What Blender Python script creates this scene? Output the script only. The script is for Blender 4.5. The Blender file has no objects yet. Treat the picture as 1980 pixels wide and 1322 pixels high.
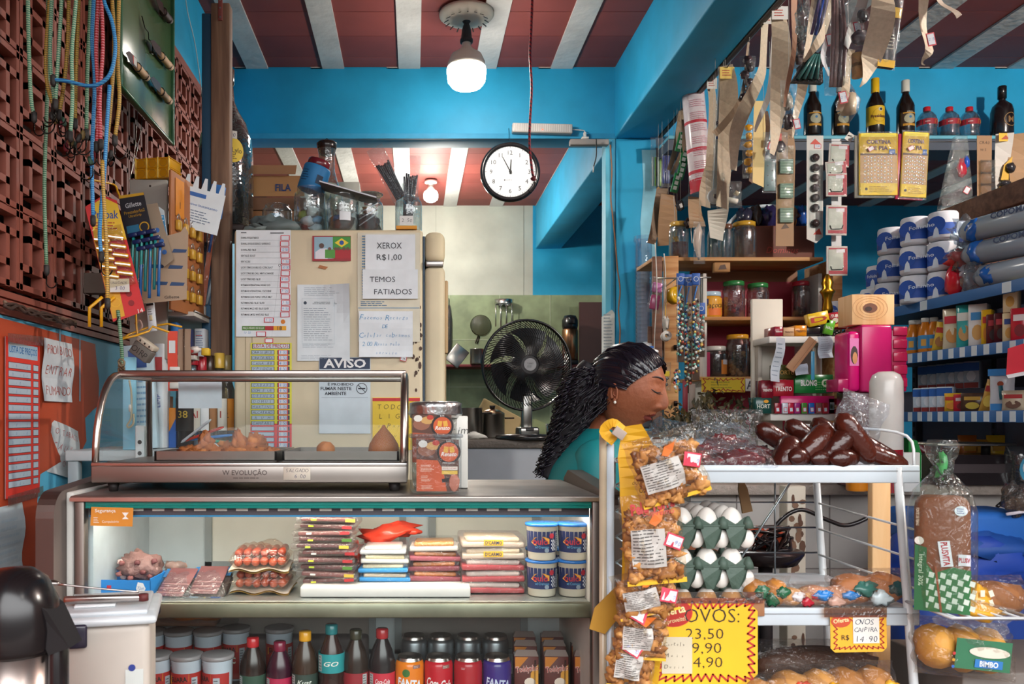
import bpy, bmesh, math, random
import numpy as np
from mathutils import Vector, Matrix, Euler
R_=math.radians; MT=Matrix.Translation; MR=Matrix.Rotation
sc=bpy.context.scene
col=sc.collection
F=1600.0; VX=800.0; VY=808.0; EYE=1.22
# ---------------------------------------------------------------- camera, world, exposure
cd=bpy.data.cameras.new('camera'); cam=bpy.data.objects.new('camera',cd); col.objects.link(cam)
cam.location=(0,0,EYE); cam.rotation_euler=(R_(90),0,0)
cd.sensor_width=36; cd.lens=F/1980*36; cd.shift_x=(990-VX)/1980; cd.shift_y=(VY-661)/1980
cd.clip_start=.05; cd.clip_end=100
cd.dof.use_dof=True; cd.dof.focus_distance=2.6; cd.dof.aperture_fstop=9
sc.camera=cam
sc.view_settings.view_transform='Standard'; sc.view_settings.look='None'; sc.view_settings.exposure=0.55; sc.view_settings.gamma=1
sc.cycles.transparent_max_bounces=32; sc.cycles.max_bounces=7; sc.cycles.diffuse_bounces=3; sc.cycles.glossy_bounces=3
sc.cycles.transmission_bounces=4; sc.cycles.caustics_reflective=False; sc.cycles.caustics_refractive=False
sc.cycles.sample_clamp_indirect=4
wd=bpy.data.worlds.new('street daylight'); sc.world=wd; wd.use_nodes=True
bg=wd.node_tree.nodes['Background']; bg.inputs[1].default_value=1.0
def _w():      # street outside: dim facades at eye level, bright overcast sky above them
    N=wd.node_tree.nodes; L=wd.node_tree.links; tc=N.new('ShaderNodeTexCoord'); sp=N.new('ShaderNodeSeparateXYZ'); cr=N.new('ShaderNodeValToRGB'); e=cr.color_ramp.elements
    e[0].position=0; e[0].color=(.30,.29,.28,1); e[1].position=.12; e[1].color=(.5,.5,.5,1); k=e.new(.24); k.color=(4.8,4.85,4.9,1); L.new(tc.outputs['Generated'],sp.inputs[0]); L.new(sp.outputs[2],cr.inputs[0]); L.new(cr.outputs[0],bg.inputs[0])
_w()
def lamp(name,loc,energy,rad,color,kind='POINT'):
    l=bpy.data.lights.new(name,kind); l.energy=energy; l.color=color
    l.shadow_soft_size=rad
    o=bpy.data.objects.new(name,l); o.location=loc; col.objects.link(o); return o
# the shop's second ceiling lamp, over the customer's side, out of the frame
lamp('customer_side_lamp',(1.15,-.25,2.85),95,.07,(1,.93,.84))
lamp('grocery_side_lamp',(3.1,1.7,2.85),150,.06,(1,.94,.85))
lamp('kitchen_lamp',(.12,6.45,2.66),40,.06,(1,.95,.86))
# ---------------------------------------------------------------- materials
def lin(h):
    r=[int(h[i:i+2],16)/255 for i in (0,2,4)]
    return tuple((c/12.92 if c<=.04045 else ((c+.055)/1.055)**2.4) for c in r)+(1,)
_m={}
def M(spec):
    if spec in _m: return _m[spec]
    h,_,fl=spec.partition(':')
    mt=bpy.data.materials.new('paint '+spec.replace(':',' ')); mt.use_nodes=True; _m[spec]=mt
    nt=mt.node_tree; N=nt.nodes; L=nt.links; p=N['Principled BSDF']; out=N['Material Output']
    c=lin(h)
    if fl[:1] in ('c','G','w'):      # clear film, glass, window glass
        tr=N.new('ShaderNodeBsdfTransparent'); gl=N.new('ShaderNodeBsdfGlossy'); mx=N.new('ShaderNodeMixShader')
        lw=N.new('ShaderNodeLayerWeight'); mr=N.new('ShaderNodeMapRange'); df=N.new('ShaderNodeBsdfDiffuse'); m2=N.new('ShaderNodeMixShader')
        tr.inputs[0].default_value=c; gl.inputs[0].default_value=(1,1,1,1)
        a,b,rg,dif,bs={'c':(.02,.4,.1,.012,.9),'G':(.08,.85,.03,.03,.15),'w':(.007,.22,.02,.003,0)}[fl[0]]
        gl.inputs['Roughness'].default_value=rg; lw.inputs[0].default_value=.22
        mr.inputs[3].default_value=a; mr.inputs[4].default_value=b
        L.new(lw.outputs['Facing'],mr.inputs[0]); L.new(mr.outputs[0],mx.inputs[0])
        L.new(tr.outputs[0],mx.inputs[1]); L.new(gl.outputs[0],mx.inputs[2])
        m2.inputs[0].default_value=dif if len(fl)<2 else dif*3; df.inputs[0].default_value=(.9,.9,.9,1)
        L.new(mx.outputs[0],m2.inputs[1]); L.new(df.outputs[0],m2.inputs[2]); L.new(m2.outputs[0],out.inputs[0])
        if bs:
            tc=N.new('ShaderNodeTexCoord'); nz=N.new('ShaderNodeTexNoise'); bp=N.new('ShaderNodeBump')
            nz.inputs['Scale'].default_value=45; nz.inputs['Detail'].default_value=2; nz.inputs['Distortion'].default_value=1.5
            bp.inputs['Strength'].default_value=bs; bp.inputs['Distance'].default_value=.01
            L.new(tc.outputs['Object'],nz.inputs[0]); L.new(nz.outputs[0],bp.inputs['Height']); L.new(bp.outputs[0],gl.inputs['Normal'])
        N.remove(p); return mt
    if fl[:1]=='e':
        em=N.new('ShaderNodeEmission'); em.inputs[0].default_value=c; em.inputs[1].default_value=float(fl[1:]); L.new(em.outputs[0],out.inputs[0]); N.remove(p); return mt
    rough=.6; metal=0; amp=.10; scl=14; bump=.0
    for f in fl:
        if f=='g': rough=.22
        if f=='r': rough=.9
        if f=='m': metal=1; rough=.28
        if f=='M': metal=.95; rough=.42; amp=.25; scl=9
        if f=='n': amp=.12; scl=5
        if f=='N': amp=.35; scl=5
        if f=='b': bump=.35
        if f=='B': bump=.8; amp=.16
        if f=='f': scl=90
        if f=='0': amp=0
    p.inputs['Roughness'].default_value=rough; p.inputs['Metallic'].default_value=metal
    if amp==0: p.inputs['Base Color'].default_value=c; return mt
    tc=N.new('ShaderNodeTexCoord'); nz=N.new('ShaderNodeTexNoise'); nz.inputs['Scale'].default_value=scl; nz.inputs['Detail'].default_value=4
    mr=N.new('ShaderNodeMapRange'); mr.inputs[1].default_value=.3; mr.inputs[2].default_value=.7; mr.inputs[3].default_value=1-amp; mr.inputs[4].default_value=1+amp*.6
    mc=N.new('ShaderNodeVectorMath'); mc.operation='SCALE'; mc.inputs[0].default_value=c[:3]
    L.new(tc.outputs['Object'],nz.inputs[0]); L.new(nz.outputs[0],mr.inputs[0]); L.new(mr.outputs[0],mc.inputs['Scale']); L.new(mc.outputs[0],p.inputs['Base Color'])
    if bump:
        n2=N.new('ShaderNodeTexNoise'); n2.inputs['Scale'].default_value=scl*5; bp=N.new('ShaderNodeBump'); bp.inputs['Strength'].default_value=bump; bp.inputs['Distance'].default_value=.006
        L.new(tc.outputs['Object'],n2.inputs[0]); L.new(n2.outputs[0],bp.inputs['Height']); L.new(bp.outputs[0],p.inputs['Normal'])
    if fl[-1:]=='s': p.inputs['Subsurface Weight'].default_value=.15; p.inputs['Subsurface Radius'].default_value=(.02,.008,.004)
    return mt
def woodmat(key,h1,h2,sc_=6,axis=2,rough=.7):
    if key in _m: return key
    mt=bpy.data.materials.new(key); mt.use_nodes=True; _m[key]=mt; nt=mt.node_tree; N=nt.nodes; L=nt.links; p=N['Principled BSDF']
    tc=N.new('ShaderNodeTexCoord'); mp=N.new('ShaderNodeMapping'); nz=N.new('ShaderNodeTexNoise'); cr=N.new('ShaderNodeValToRGB')
    s=[sc_*5]*3; s[axis]=sc_*.35; mp.inputs['Scale'].default_value=s; nz.inputs['Scale'].default_value=1.6; nz.inputs['Detail'].default_value=6; nz.inputs['Distortion'].default_value=.6
    cr.color_ramp.elements[0].color=lin(h1); cr.color_ramp.elements[0].position=.35; cr.color_ramp.elements[1].color=lin(h2); cr.color_ramp.elements[1].position=.65
    L.new(tc.outputs['Object'],mp.inputs[0]); L.new(mp.outputs[0],nz.inputs[0]); L.new(nz.outputs[0],cr.inputs[0]); L.new(cr.outputs[0],p.inputs['Base Color']); p.inputs['Roughness'].default_value=rough
    return key
def stripemat(key,h1,h2,freq,axis=2,rough=.5):   # woven cord / printed bars
    if key in _m: return key
    mt=bpy.data.materials.new(key); mt.use_nodes=True; _m[key]=mt; nt=mt.node_tree; N=nt.nodes; L=nt.links; p=N['Principled BSDF']
    tc=N.new('ShaderNodeTexCoord'); wv=N.new('ShaderNodeTexWave'); wv.bands_direction='DIAGONAL' if axis==3 else 'XYZ'[axis]; wv.inputs['Scale'].default_value=freq; wv.inputs['Distortion'].default_value=1.2; wv.inputs['Detail Scale'].default_value=3
    cr=N.new('ShaderNodeValToRGB'); cr.color_ramp.interpolation='CONSTANT'; cr.color_ramp.elements[0].color=lin(h1); cr.color_ramp.elements[1].color=lin(h2); cr.color_ramp.elements[1].position=.72
    L.new(tc.outputs['Object'],wv.inputs[0]); L.new(wv.outputs[1],cr.inputs[0]); L.new(cr.outputs[0],p.inputs['Base Color']); p.inputs['Roughness'].default_value=rough
    return key
# ---------------------------------------------------------------- mesh builder
_glyph={}
def glyph(s,off=0.0,sh=0.0):
    k=(s,off,sh)
    if k not in _glyph:
        cu=bpy.data.curves.new('t','FONT'); cu.body=s; cu.size=1; cu.resolution_u=2; cu.offset=off; cu.shear=sh; cu.align_x='CENTER'; cu.align_y='CENTER'
        o=bpy.data.objects.new('t',cu); me=o.to_mesh()
        _glyph[k]=([tuple(v.co) for v in me.vertices],[tuple(p.vertices) for p in me.polygons])
        o.to_mesh_clear(); bpy.data.objects.remove(o); bpy.data.curves.remove(cu)
    return _glyph[k]
class MB:
    def __init__(s): s.v=[];s.f=[];s.mi=[];s.sm=[];s.ms=[];s.X=None;s.W=None
    def add(s,vs,fs,mat,sm=False):
        if s.W: vs=[s.W(*v) for v in vs]
        if s.X is not None: vs=[s.X@Vector(v) for v in vs]
        b=len(s.v); s.v+=[tuple(v) for v in vs]
        if mat not in s.ms: s.ms.append(mat)
        i=s.ms.index(mat)
        for f in fs: s.f.append(tuple(b+k for k in f)); s.mi.append(i); s.sm.append(sm)
        return s
    def box(s,x0,x1,y0,y1,z0,z1,mat):
        v=[(x,y,z) for x in(x0,x1) for y in(y0,y1) for z in(z0,z1)]
        return s.add(v,[(0,1,3,2),(4,6,7,5),(0,4,5,1),(2,3,7,6),(0,2,6,4),(1,5,7,3)],mat)
    def cbox(s,cx,cy,z0,w,d,h,mat,bev=0):
        if bev: return s.rbox(cx-w/2,cx+w/2,cy-d/2,cy+d/2,z0,z0+h,mat,bev)
        return s.box(cx-w/2,cx+w/2,cy-d/2,cy+d/2,z0,z0+h,mat)
    def rbox(s,x0,x1,y0,y1,z0,z1,mat,bev=.005,seg=2):
        bm=bmesh.new(); bmesh.ops.create_cube(bm,size=1)
        for v in bm.verts: v.co=Vector(((x0+x1)/2+v.co.x*(x1-x0),(y0+y1)/2+v.co.y*(y1-y0),(z0+z1)/2+v.co.z*(z1-z0)))
        bev=min(bev,abs(x1-x0)*.45,abs(y1-y0)*.45,abs(z1-z0)*.45)
        bmesh.ops.bevel(bm,geom=bm.edges[:],offset=bev,segments=seg,affect='EDGES',profile=.5)
        bm.verts.index_update()
        s.add([tuple(v.co) for v in bm.verts],[tuple(v.index for v in f.verts) for f in bm.faces],mat,True); bm.free(); return s
    def lathe(s,prof,mat,n=20,c=(0,0,0),cap=True,smooth=True):
        vs=[];fs=[];m=len(prof)
        for r,z in prof:
            for k in range(n):
                a=2*math.pi*k/n; vs.append((c[0]+r*math.cos(a),c[1]+r*math.sin(a),c[2]+z))
        for i in range(m-1):
            for k in range(n):
                k2=(k+1)%n; fs.append((i*n+k,i*n+k2,(i+1)*n+k2,(i+1)*n+k))
        if cap: fs.append(tuple(range(n-1,-1,-1))); fs.append(tuple((m-1)*n+k for k in range(n)))
        return s.add(vs,fs,mat,smooth)
    def band(s,r,a0,a1,z0,z1,mat,c=(0,0,0),n=10,r2=None):
        r2=r2 or r; vs=[];
        for k in range(n+1):
            a=R_(a0+(a1-a0)*k/n)
            vs+=[(c[0]+r*math.sin(a),c[1]-r*math.cos(a),c[2]+z0),(c[0]+r2*math.sin(a),c[1]-r2*math.cos(a),c[2]+z1)]
        return s.add(vs,[(2*k,2*k+2,2*k+3,2*k+1) for k in range(n)],mat,True)
    def tube(s,pts,r,mat,n=6,cap=True):
        P=[Vector(p) for p in pts]; vs=[];fs=[]
        if len(P)<2: return s
        t=(P[1]-P[0]).normalized(); u=t.orthogonal().normalized()
        for i,p in enumerate(P):
            a=P[max(i-1,0)]; b=P[min(i+1,len(P)-1)]; t2=(b-a)
            if t2.length<1e-9: t2=t
            t2.normalize(); u=(u-t2*u.dot(t2))
            u=u.normalized() if u.length>1e-6 else t2.orthogonal().normalized()
            w=t2.cross(u); rr=r[i] if isinstance(r,(list,tuple)) else r
            for k in range(n):
                a_=2*math.pi*k/n; vs.append(p+u*(rr*math.cos(a_))+w*(rr*math.sin(a_)))
            t=t2
        for i in range(len(P)-1):
            for k in range(n):
                k2=(k+1)%n; fs.append((i*n+k,i*n+k2,(i+1)*n+k2,(i+1)*n+k))
        if cap: fs.append(tuple(range(n-1,-1,-1))); fs.append(tuple((len(P)-1)*n+k for k in range(n)))
        return s.add(vs,fs,mat,True)
    def poly(s,pts,mat,d=0,y=0):      # polygon in the XZ plane facing -Y, optional depth d behind it
        n=len(pts); a=sum(pts[i][0]*pts[(i+1)%n][1]-pts[(i+1)%n][0]*pts[i][1] for i in range(n))
        if a<0: pts=pts[::-1]
        v=[(p[0],y,p[1]) for p in pts]
        if not d: return s.add(v,[tuple(range(n))],mat)
        v+=[(p[0],y+d,p[1]) for p in pts]
        return s.add(v,[tuple(range(n)),tuple(range(2*n-1,n-1,-1))]+[(i,i+n,(i+1)%n+n,(i+1)%n) for i in range(n)],mat)
    def rect(s,cx,cz,w,h,mat,y=0,rot=0,nx=1):
        c,t=math.cos(R_(rot)),math.sin(R_(rot)); vs=[]; nx=max(nx,5 if s.W and w>.015 else 1)
        for i in range(nx+1):
            for q in(-1,1):
                a=-w/2+w*i/nx; b=q*h/2; vs.append((cx+a*c-b*t,y,cz+a*t+b*c))
        return s.add(vs,[(2*i,2*i+2,2*i+3,2*i+1) for i in range(nx)],mat)
    def disc(s,cx,cz,r,mat,y=0,n=16,rz=None):
        rz=rz or r
        if s.W and r>.004: return s.grid(lambda a,b:(cx+r*b*math.cos(2*math.pi*a),y,cz+rz*b*math.sin(2*math.pi*a)),n,3,mat)
        return s.add([(cx+r*math.cos(2*math.pi*k/n),y,cz+rz*math.sin(2*math.pi*k/n)) for k in range(n)],[tuple(range(n))],mat)
    def ring(s,cx,cz,r,w,mat,y=0,n=24,rz=None):
        q=(rz or r)/r
        vs=[(cx+rr*math.cos(2*math.pi*k/n),y,cz+q*rr*math.sin(2*math.pi*k/n)) for k in range(n) for rr in(r-w,r)]
        return s.add(vs,[(2*k,2*k+1,(2*k+3)%(2*n),(2*k+2)%(2*n)) for k in range(n)],mat)
    def text(s,t,cx,cz,h,mat,y=0,rot=0,w=None,off=0,sh=0,flip=False):
        if not t.strip(): return s
        vs,fs=glyph(t,off,sh)
        if not vs: return s
        xs=[v[0] for v in vs]; zs=[v[1] for v in vs]; k=h/.72
        kx=k if w is None else w/max(1e-6,max(xs)-min(xs))
        mx=(max(xs)+min(xs))/2; mz=(max(zs)+min(zs))/2
        c,q=math.cos(R_(rot)),math.sin(R_(rot)); o=[]
        for v in vs:
            a=(v[0]-mx)*kx; b=(v[1]-mz)*k
            o.append((cx+a*c-b*q,y,cz+a*q+b*c))
        return s.add(o,fs,mat)
    def hand(s,t,x0,cz,h,mat,y=0,w=None,rot=0,seed=1):   # handwriting, left aligned at x0
        rd=random.Random(seed+len(t)); n=max(1,len(t)); adv=(w/n) if w else h*.62
        c,q=math.cos(R_(rot)),math.sin(R_(rot))
        for i,ch in enumerate(t):
            if ch==' ': continue
            k=.62 if ch.islower() and ch not in 'bdfhklt' else 1
            a=(i+.5)*adv; b=-(1-k)*h*.4+rd.uniform(-.06,.06)*h
            s.text(ch,x0+a*c-b*q,cz+a*q+b*c,h*k*(.35 if ch in '.,' else 1),mat,y,rot+rd.uniform(-9,9),off=-.012,sh=.15)
        return s
    def lines(s,cx,cz,w,h,n,mat,y=0,rot=0,t=.35,seed=3,full=.7):   # rows of print too small to read
        rd=random.Random(seed); c,q=math.cos(R_(rot)),math.sin(R_(rot)); ph=h/n
        for i in range(n):
            z=h/2-(i+.5)*ph; x=-w/2; L=w*rd.uniform(full,1)
            while x<-w/2+L:
                l=min(w*rd.uniform(.06,.22),-w/2+L-x)
                if l<w*.01: break
                a=x+l/2; s.rect(cx+a*c-z*q,cz+a*q+z*c,l,ph*t,mat,y,rot); x+=l+w*.025
        return s
    def grid(s,fn,nu,nv,mat,sm=True,two=0):
        vs=[fn(i/nu,j/nv) for j in range(nv+1) for i in range(nu+1)]
        fs=[(j*(nu+1)+i,j*(nu+1)+i+1,(j+1)*(nu+1)+i+1,(j+1)*(nu+1)+i) for j in range(nv) for i in range(nu)]
        return s.add(vs,fs,mat,sm)
    def blob(s,c,r,mat,seed=0,amp=.2,n=10,fr=2.2,rot=None):
        rd=random.Random(seed); ph=[(rd.uniform(0,6.3),rd.uniform(0,6.3),rd.uniform(0,6.3),Vector((rd.uniform(-1,1),rd.uniform(-1,1),rd.uniform(-1,1))).normalized()) for _ in range(5)]
        def fn(u,v):
            th=2*math.pi*u; f=math.pi*v; d=Vector((math.sin(f)*math.cos(th),math.sin(f)*math.sin(th),-math.cos(f)))
            k=1+amp*sum(math.sin(fr*(i+1)*.7*d.dot(p[3])*2+p[0]) for i,p in enumerate(ph))/2.4
            w=Vector((d.x*r[0]*k,d.y*r[1]*k,d.z*r[2]*k))
            if rot: w=rot@w
            return (c[0]+w.x,c[1]+w.y,c[2]+w.z)
        vs=[fn(i/(2*n),j/n) for j in range(n+1) for i in range(2*n)]
        m=2*n; fs=[(j*m+i,j*m+(i+1)%m,(j+1)*m+(i+1)%m,(j+1)*m+i) for j in range(n) for i in range(m)]
        return s.add(vs,fs,mat,True)
    def pillow(s,w,h,t,mat,seed=0,wr=.12,nu=14,nv=16,crimp=.06,mats=None,pw=2.6,c=(0,0,0)):
        """sealed bag in the XZ plane, centre c; returns the height function of its front"""
        rd=random.Random(seed); ph=[(rd.uniform(0,6.3),rd.uniform(3,9),rd.uniform(3,9)) for _ in range(4)]
        def T(u,v):
            a=max(0,1-abs(u)**pw); b=max(0,1-abs(v/(1-crimp))**pw) if abs(v)<1-crimp else 0
            k=(a*b)**.5; wv=sum(math.sin(p[0]+p[1]*u+p[2]*v) for p in ph)/4
            return t/2*k*(1+wr*wv*1.6)+.0006
        sl=lambda u,v:.006*w*math.sin(9*v+ph[0][0])*8*wr
        f=lambda u,v:(c[0]+u*w/2*(1-.05*(1-abs(v)))+sl(u,v)*abs(u),c[1]-T(u,v)-wr*t*.2*math.sin(23*u+5*v+ph[1][0])*(1-abs(v))*(1-abs(u)),c[2]+v*h/2)
        g=lambda u,v:(c[0]+u*w/2*(1-.05*(1-abs(v)))+sl(u,v)*abs(u),c[1]+T(u,v),c[2]+v*h/2)
        F_=lambda a,b:f(2*a-1,2*b-1); s.grid(F_,nu,nv,mat); s.grid(lambda a,b:g(1-2*a,2*b-1),nu,nv,mat)
        return lambda x,z,dy=.001:f(max(-1,min(1,(x-c[0])*2/w)),max(-1,min(1,(z-c[2])*2/h)))[1]-dy
    def obj(s,name,parent=None,label=None,cat=None,group=None,kind=None,loc=None,rot=None):
        me=bpy.data.meshes.new(name); me.from_pydata(s.v,[],s.f)
        for k in s.ms: me.materials.append(_m[k] if k in _m else M(k))
        me.polygons.foreach_set('material_index',s.mi); me.polygons.foreach_set('use_smooth',s.sm); me.update()
        o=bpy.data.objects.new(name,me); col.objects.link(o)
        if parent: o.parent=parent
        if loc is not None: o.location=loc
        if rot: o.rotation_euler=[R_(a) for a in rot]
        tag(o,label,cat,group,kind); return o
def tag(o,label=None,cat=None,group=None,kind=None):
    if label: o['label']=label
    if cat: o['category']=cat
    if group: o['group']=group
    if kind: o['kind']=kind
    return o
def thing(name,label,cat,loc=(0,0,0),rot=(0,0,0),group=None):
    o=bpy.data.objects.new(name,None); o.empty_display_size=.05; col.objects.link(o); o.location=loc; o.rotation_euler=[R_(a) for a in rot]
    return tag(o,label,cat,group)
def dup(root,loc=None,rot=None,label=None,group=None,par=None):
    r=root.copy(); col.objects.link(r)
    if par: r.parent=par
    for ch in list(root.children): dup(ch,par=r)
    if loc is not None: r.location=loc
    if rot: r.rotation_euler=[R_(a) for a in rot]
    if label: r['label']=label
    if group: r['group']=group
    return r
def Wp(px,py,s): return Vector(((px-VX)/s,F/s,EYE-(py-VY)/s))   # a spot of the place seen at px,py whose scale is s pixels per metre
def onz(px,z,s): return Vector(((px-VX)/s,F/s,z))
def struct(name,mb): return mb.obj(name,kind='structure')
# ================================================================ the setting
CEIL=3.16; BY=4.57
BLUE='1FA0CF:n'; TERRA='BE4D2C:n'
woodmat('wood_post','5E4233','8A6A54',5); woodmat('wood_light','A8713F','C79A66',5,0); woodmat('wood_pine','D9A56B','E8BE8A',4)
woodmat('wood_dark','5A3A2C','7C5540',5,0)
mb=MB(); mb.box(-1.6,6.2,-1.5,7.7,-.1,0,'6B5D55:nb'); struct('floor',mb)
mb=MB()
mb.box(-1.6,6.2,-.8,7.8,CEIL+.02,CEIL+.12,'6A302C:n')
# terracotta filler tiles between white concrete ribs
for room,(y0,y1,x0) in enumerate([(-.8,BY,-.864),(BY,7.6,-.93)]):
    k=-1
    while True:
        xc=x0+.42*k; k+=1
        if xc>5.8: break
        if not(xc<-1.2): mb.box(xc-.06,xc+.06,y0,y1,CEIL-.012,CEIL+.02,'C9C8C4:nB')
        n=int((y1-y0)/.25)
        for j in range(n+1):
            ya=y0+.25*j; yb=min(ya+.247,y1)
            if yb>ya: mb.box(xc+.06,xc+.36,ya,yb,CEIL-.002,CEIL+.02,('86403A:n','8A423A:n','7E3A34:n')[(j*7+k*3)%3])
struct('ceiling',mb)
# left wall: painted plaster below, pierced clay blocks above, blue plaster round them
mb=MB()
zb=1.47
mb.box(-1.14,-1.0,-.6,4.8,0,zb,'5FB9DC:n')
def jag(pts): return [(-.9985,y,z) for y,z in pts]
rd=random.Random(4)
edge=[(2.22,0),(2.24,.6),(2.22,.9),(2.2,1.0),(2.22,1.07),(2.36,1.1),(2.48,1.12),(2.52,1.15),(2.51,1.22),(2.58,1.245),(2.62,1.26),(2.63,1.34),(2.61,1.4),(2.6,1.452),(2.42,1.456),(2.2,1.46),(1.9,1.463),(-.6,1.465)]
edge=[(y+rd.uniform(-.008,.008),z) for y,z in edge]
mb.add(jag([(-.6,0)]+edge),[tuple(range(len(edge)+1))],TERRA)
for (y,z0,w) in((2.33,1.33,.01),(2.47,1.27,.008)): mb.add([(-.998,y,z0),(-.998,y+w,z0),(-.998,y+w,zb),(-.998,y,zb)],[(0,1,2,3)],'8CCBE6')
mb.box(-1.14,-1.0,-.6,4.8,2.78,CEIL,'1FA8D6:n')
mb.box(-1.14,-1.0,4.12,4.8,zb,2.78,'1FA8D6:n')
mb.box(-1.24,-1.15,-.6,4.8,zb-.1,2.9,'1E1210:N')  # dark backing added behind the blocks so their openings look unlit
CL='9A5546:nb'
for k in range(3): mb.box(-1.14,-.992-.004*k,-.6,4.12,zb+.002+.022*k,zb+.018+.022*k,CL)
def cob(y,z):
    a=.2; x0,x1=-1.032,-1.0; t=.017
    B=lambda u0,u1,v0,v1:mb.box(x0,x1,y+u0,y+u1,z+v0,z+v1,CL)
    B(.002,t,0,a); B(a-t,a-.002,0,a); B(0,a,.002,t); B(0,a,a-t,a-.002)
    c0,c1=.052,.148; w=.018
    B(c0,c0+w,c0,c1);B(c1-w,c1,c0,c1);B(c0,c1,c0,c0+w);B(c0,c1,c1-w,c1)
    B(0,c0,c0,c0+w);B(c1,a,c1-w,c1);B(c1-w,c1,0,c0);B(c0,c0+w,c1,a)
for r in range(6):
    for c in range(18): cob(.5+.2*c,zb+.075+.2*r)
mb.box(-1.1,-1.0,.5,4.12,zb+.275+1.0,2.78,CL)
struct('wall_left',mb)
# cross beam, long beam, column
mb=MB(); mb.rbox(-1.14,6,BY,BY+.2,2.775,CEIL,BLUE,.006)
mb.box(-1.0,1.12,BY-.004,BY+.02,2.762,2.79,'2A95C2')
struct('trim_1',mb)
mb=MB(); mb.rbox(1.11,1.345,-.8,7.56,2.765,CEIL,'23A5D4:n',.008); struct('trim_2',mb)
mb=MB(); mb.rbox(1.115,1.34,BY+.002,BY+.2,0,2.765,'25A5D4:n',.006)
for k in range(9):
    z=.9+.2*k; mb.add([(1.26-.01*math.sin(k*2.1),BY+.0005,z),(1.339,BY+.0005,z),(1.339,BY+.0005,z+.2),(1.26-.01*math.sin(k*2.1+2.1),BY+.0005,z+.2)],[(0,1,2,3)],'8FCFE6:N')
mb.box(1.06,1.112,BY+.0,BY+.09,0,2.765,'63C0DC:n'); mb.box(1.09,1.1,BY-.012,BY+.0,0,2.75,'2C98C4')
struct('trim_3',mb)
mb=MB()
mb.box(-1.6,1.086,7.55,7.7,2.34,CEIL,'B9BBAE:n'); mb.box(1.086,6.2,7.55,7.7,2.34,CEIL,'1D9CC6:n')
mb.box(1.72,6.2,7.55,7.7,0,2.34,'1D93BD:n')
mb.box(-1.6,1.72,7.54,7.7,0,2.34,'8E9C77:N')
for x in(-.6,-.14,.32,.78,1.24): mb.box(x,x+.006,7.536,7.54,0,2.34,'AEB79A')
for z in(1.5,1.93): mb.box(-1.6,1.72,7.536,7.54,z,z+.006,'AEB79A')
for x in(.2,1.0): mb.box(x,x+.004,7.546,7.55,2.34,CEIL,'A0A296')
struct('wall_back',mb)
mb=MB(); mb.box(-1.7,-1.6,4.8,7.6,0,CEIL,'B7B9AC:n'); mb.box(-1.6,-1.14,4.7,4.8,0,CEIL,'B7B9AC:n'); struct('wall_kitchen_left',mb)
# right partition of bare brick with a timber rail on top
mb=MB()
for j in range(10):
    for i in range(24):
        y=.2+.16*i+(.08 if j%2 else 0)
        if y+.15<3.74: mb.box(2.37,2.45,y,y+.15,1.25+.08*j-.005,1.25+.08*j+.068,('C98A6E:n','B5705A:n','D29C80:nb')[(i*5+j*3)%3])
mb.box(2.375,2.45,.2,3.76,0,2.04,'8E7B70:n')
mb.rbox(2.28,2.47,.2,3.78,2.03,2.12,'wood_dark',.006)
struct('wall_right',mb)
mb=MB(); mb.box(6.2,6.3,-.8,7.7,0,CEIL,'1D93BD:n'); struct('wall_right_far',mb)
# ================================================================ helpers for goods
def smooth(pts,n=5):
    P=[Vector(p) for p in pts]; P=[2*P[0]-P[1]]+P+[2*P[-1]-P[-2]]; o=[]
    for i in range(1,len(P)-2):
        for k in range(n):
            t=k/n; a,b,c,d=P[i-1:i+3]
            o.append(.5*((2*b)+(c-a)*t+(2*a-5*b+4*c-d)*t*t+(3*b-a-3*c+d)*t**3))
    o.append(P[-2]); return o
def LW(px,py,X=-.985):      # spot on a plane parallel to the left wall
    s=(px-VX)/X; return Vector((X,F/s,EYE-(py-VY)/s))
def sheet(mb,w,h,mat,t=.0006,nx=4,nz=5):
    mb.grid(lambda a,b:((a-.5)*w,0,(b-.5)*h),nx,nz,mat,False)
    mb.grid(lambda a,b:((.5-a)*w,t,(b-.5)*h),nx,nz,mat,False)
def paper(name,label,cat,loc,w,h,draw,rot=(0,0,0),bend=0.0,mat='DADFE3',group=None,wave=0.0,corner=0):
    mb=MB()
    mb.W=lambda x,y,z:(x,y-bend*(x/w*2)**2*.5-wave*math.sin(z/h*7+x*9)+(-corner*max(0,x/w+z/h-.45)**1.5),z)
    sheet(mb,w,h,mat,nx=8,nz=8); draw(mb); return mb.obj(name,None,label,cat,group,None,loc,rot)
def hook(mb,p,r=.014,mat='2A2624:m',up=.03,flip=1):
    x,y,z=p; pts=[(x,y,z),(x,y,z-up)]+[(x+flip*(r-r*math.cos(a)),y-.002,z-up-r*1.2*math.sin(a)) for a in [0.3*k for k in range(1,11)]]
    mb.tube(pts,.0016,mat,5)
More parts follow.
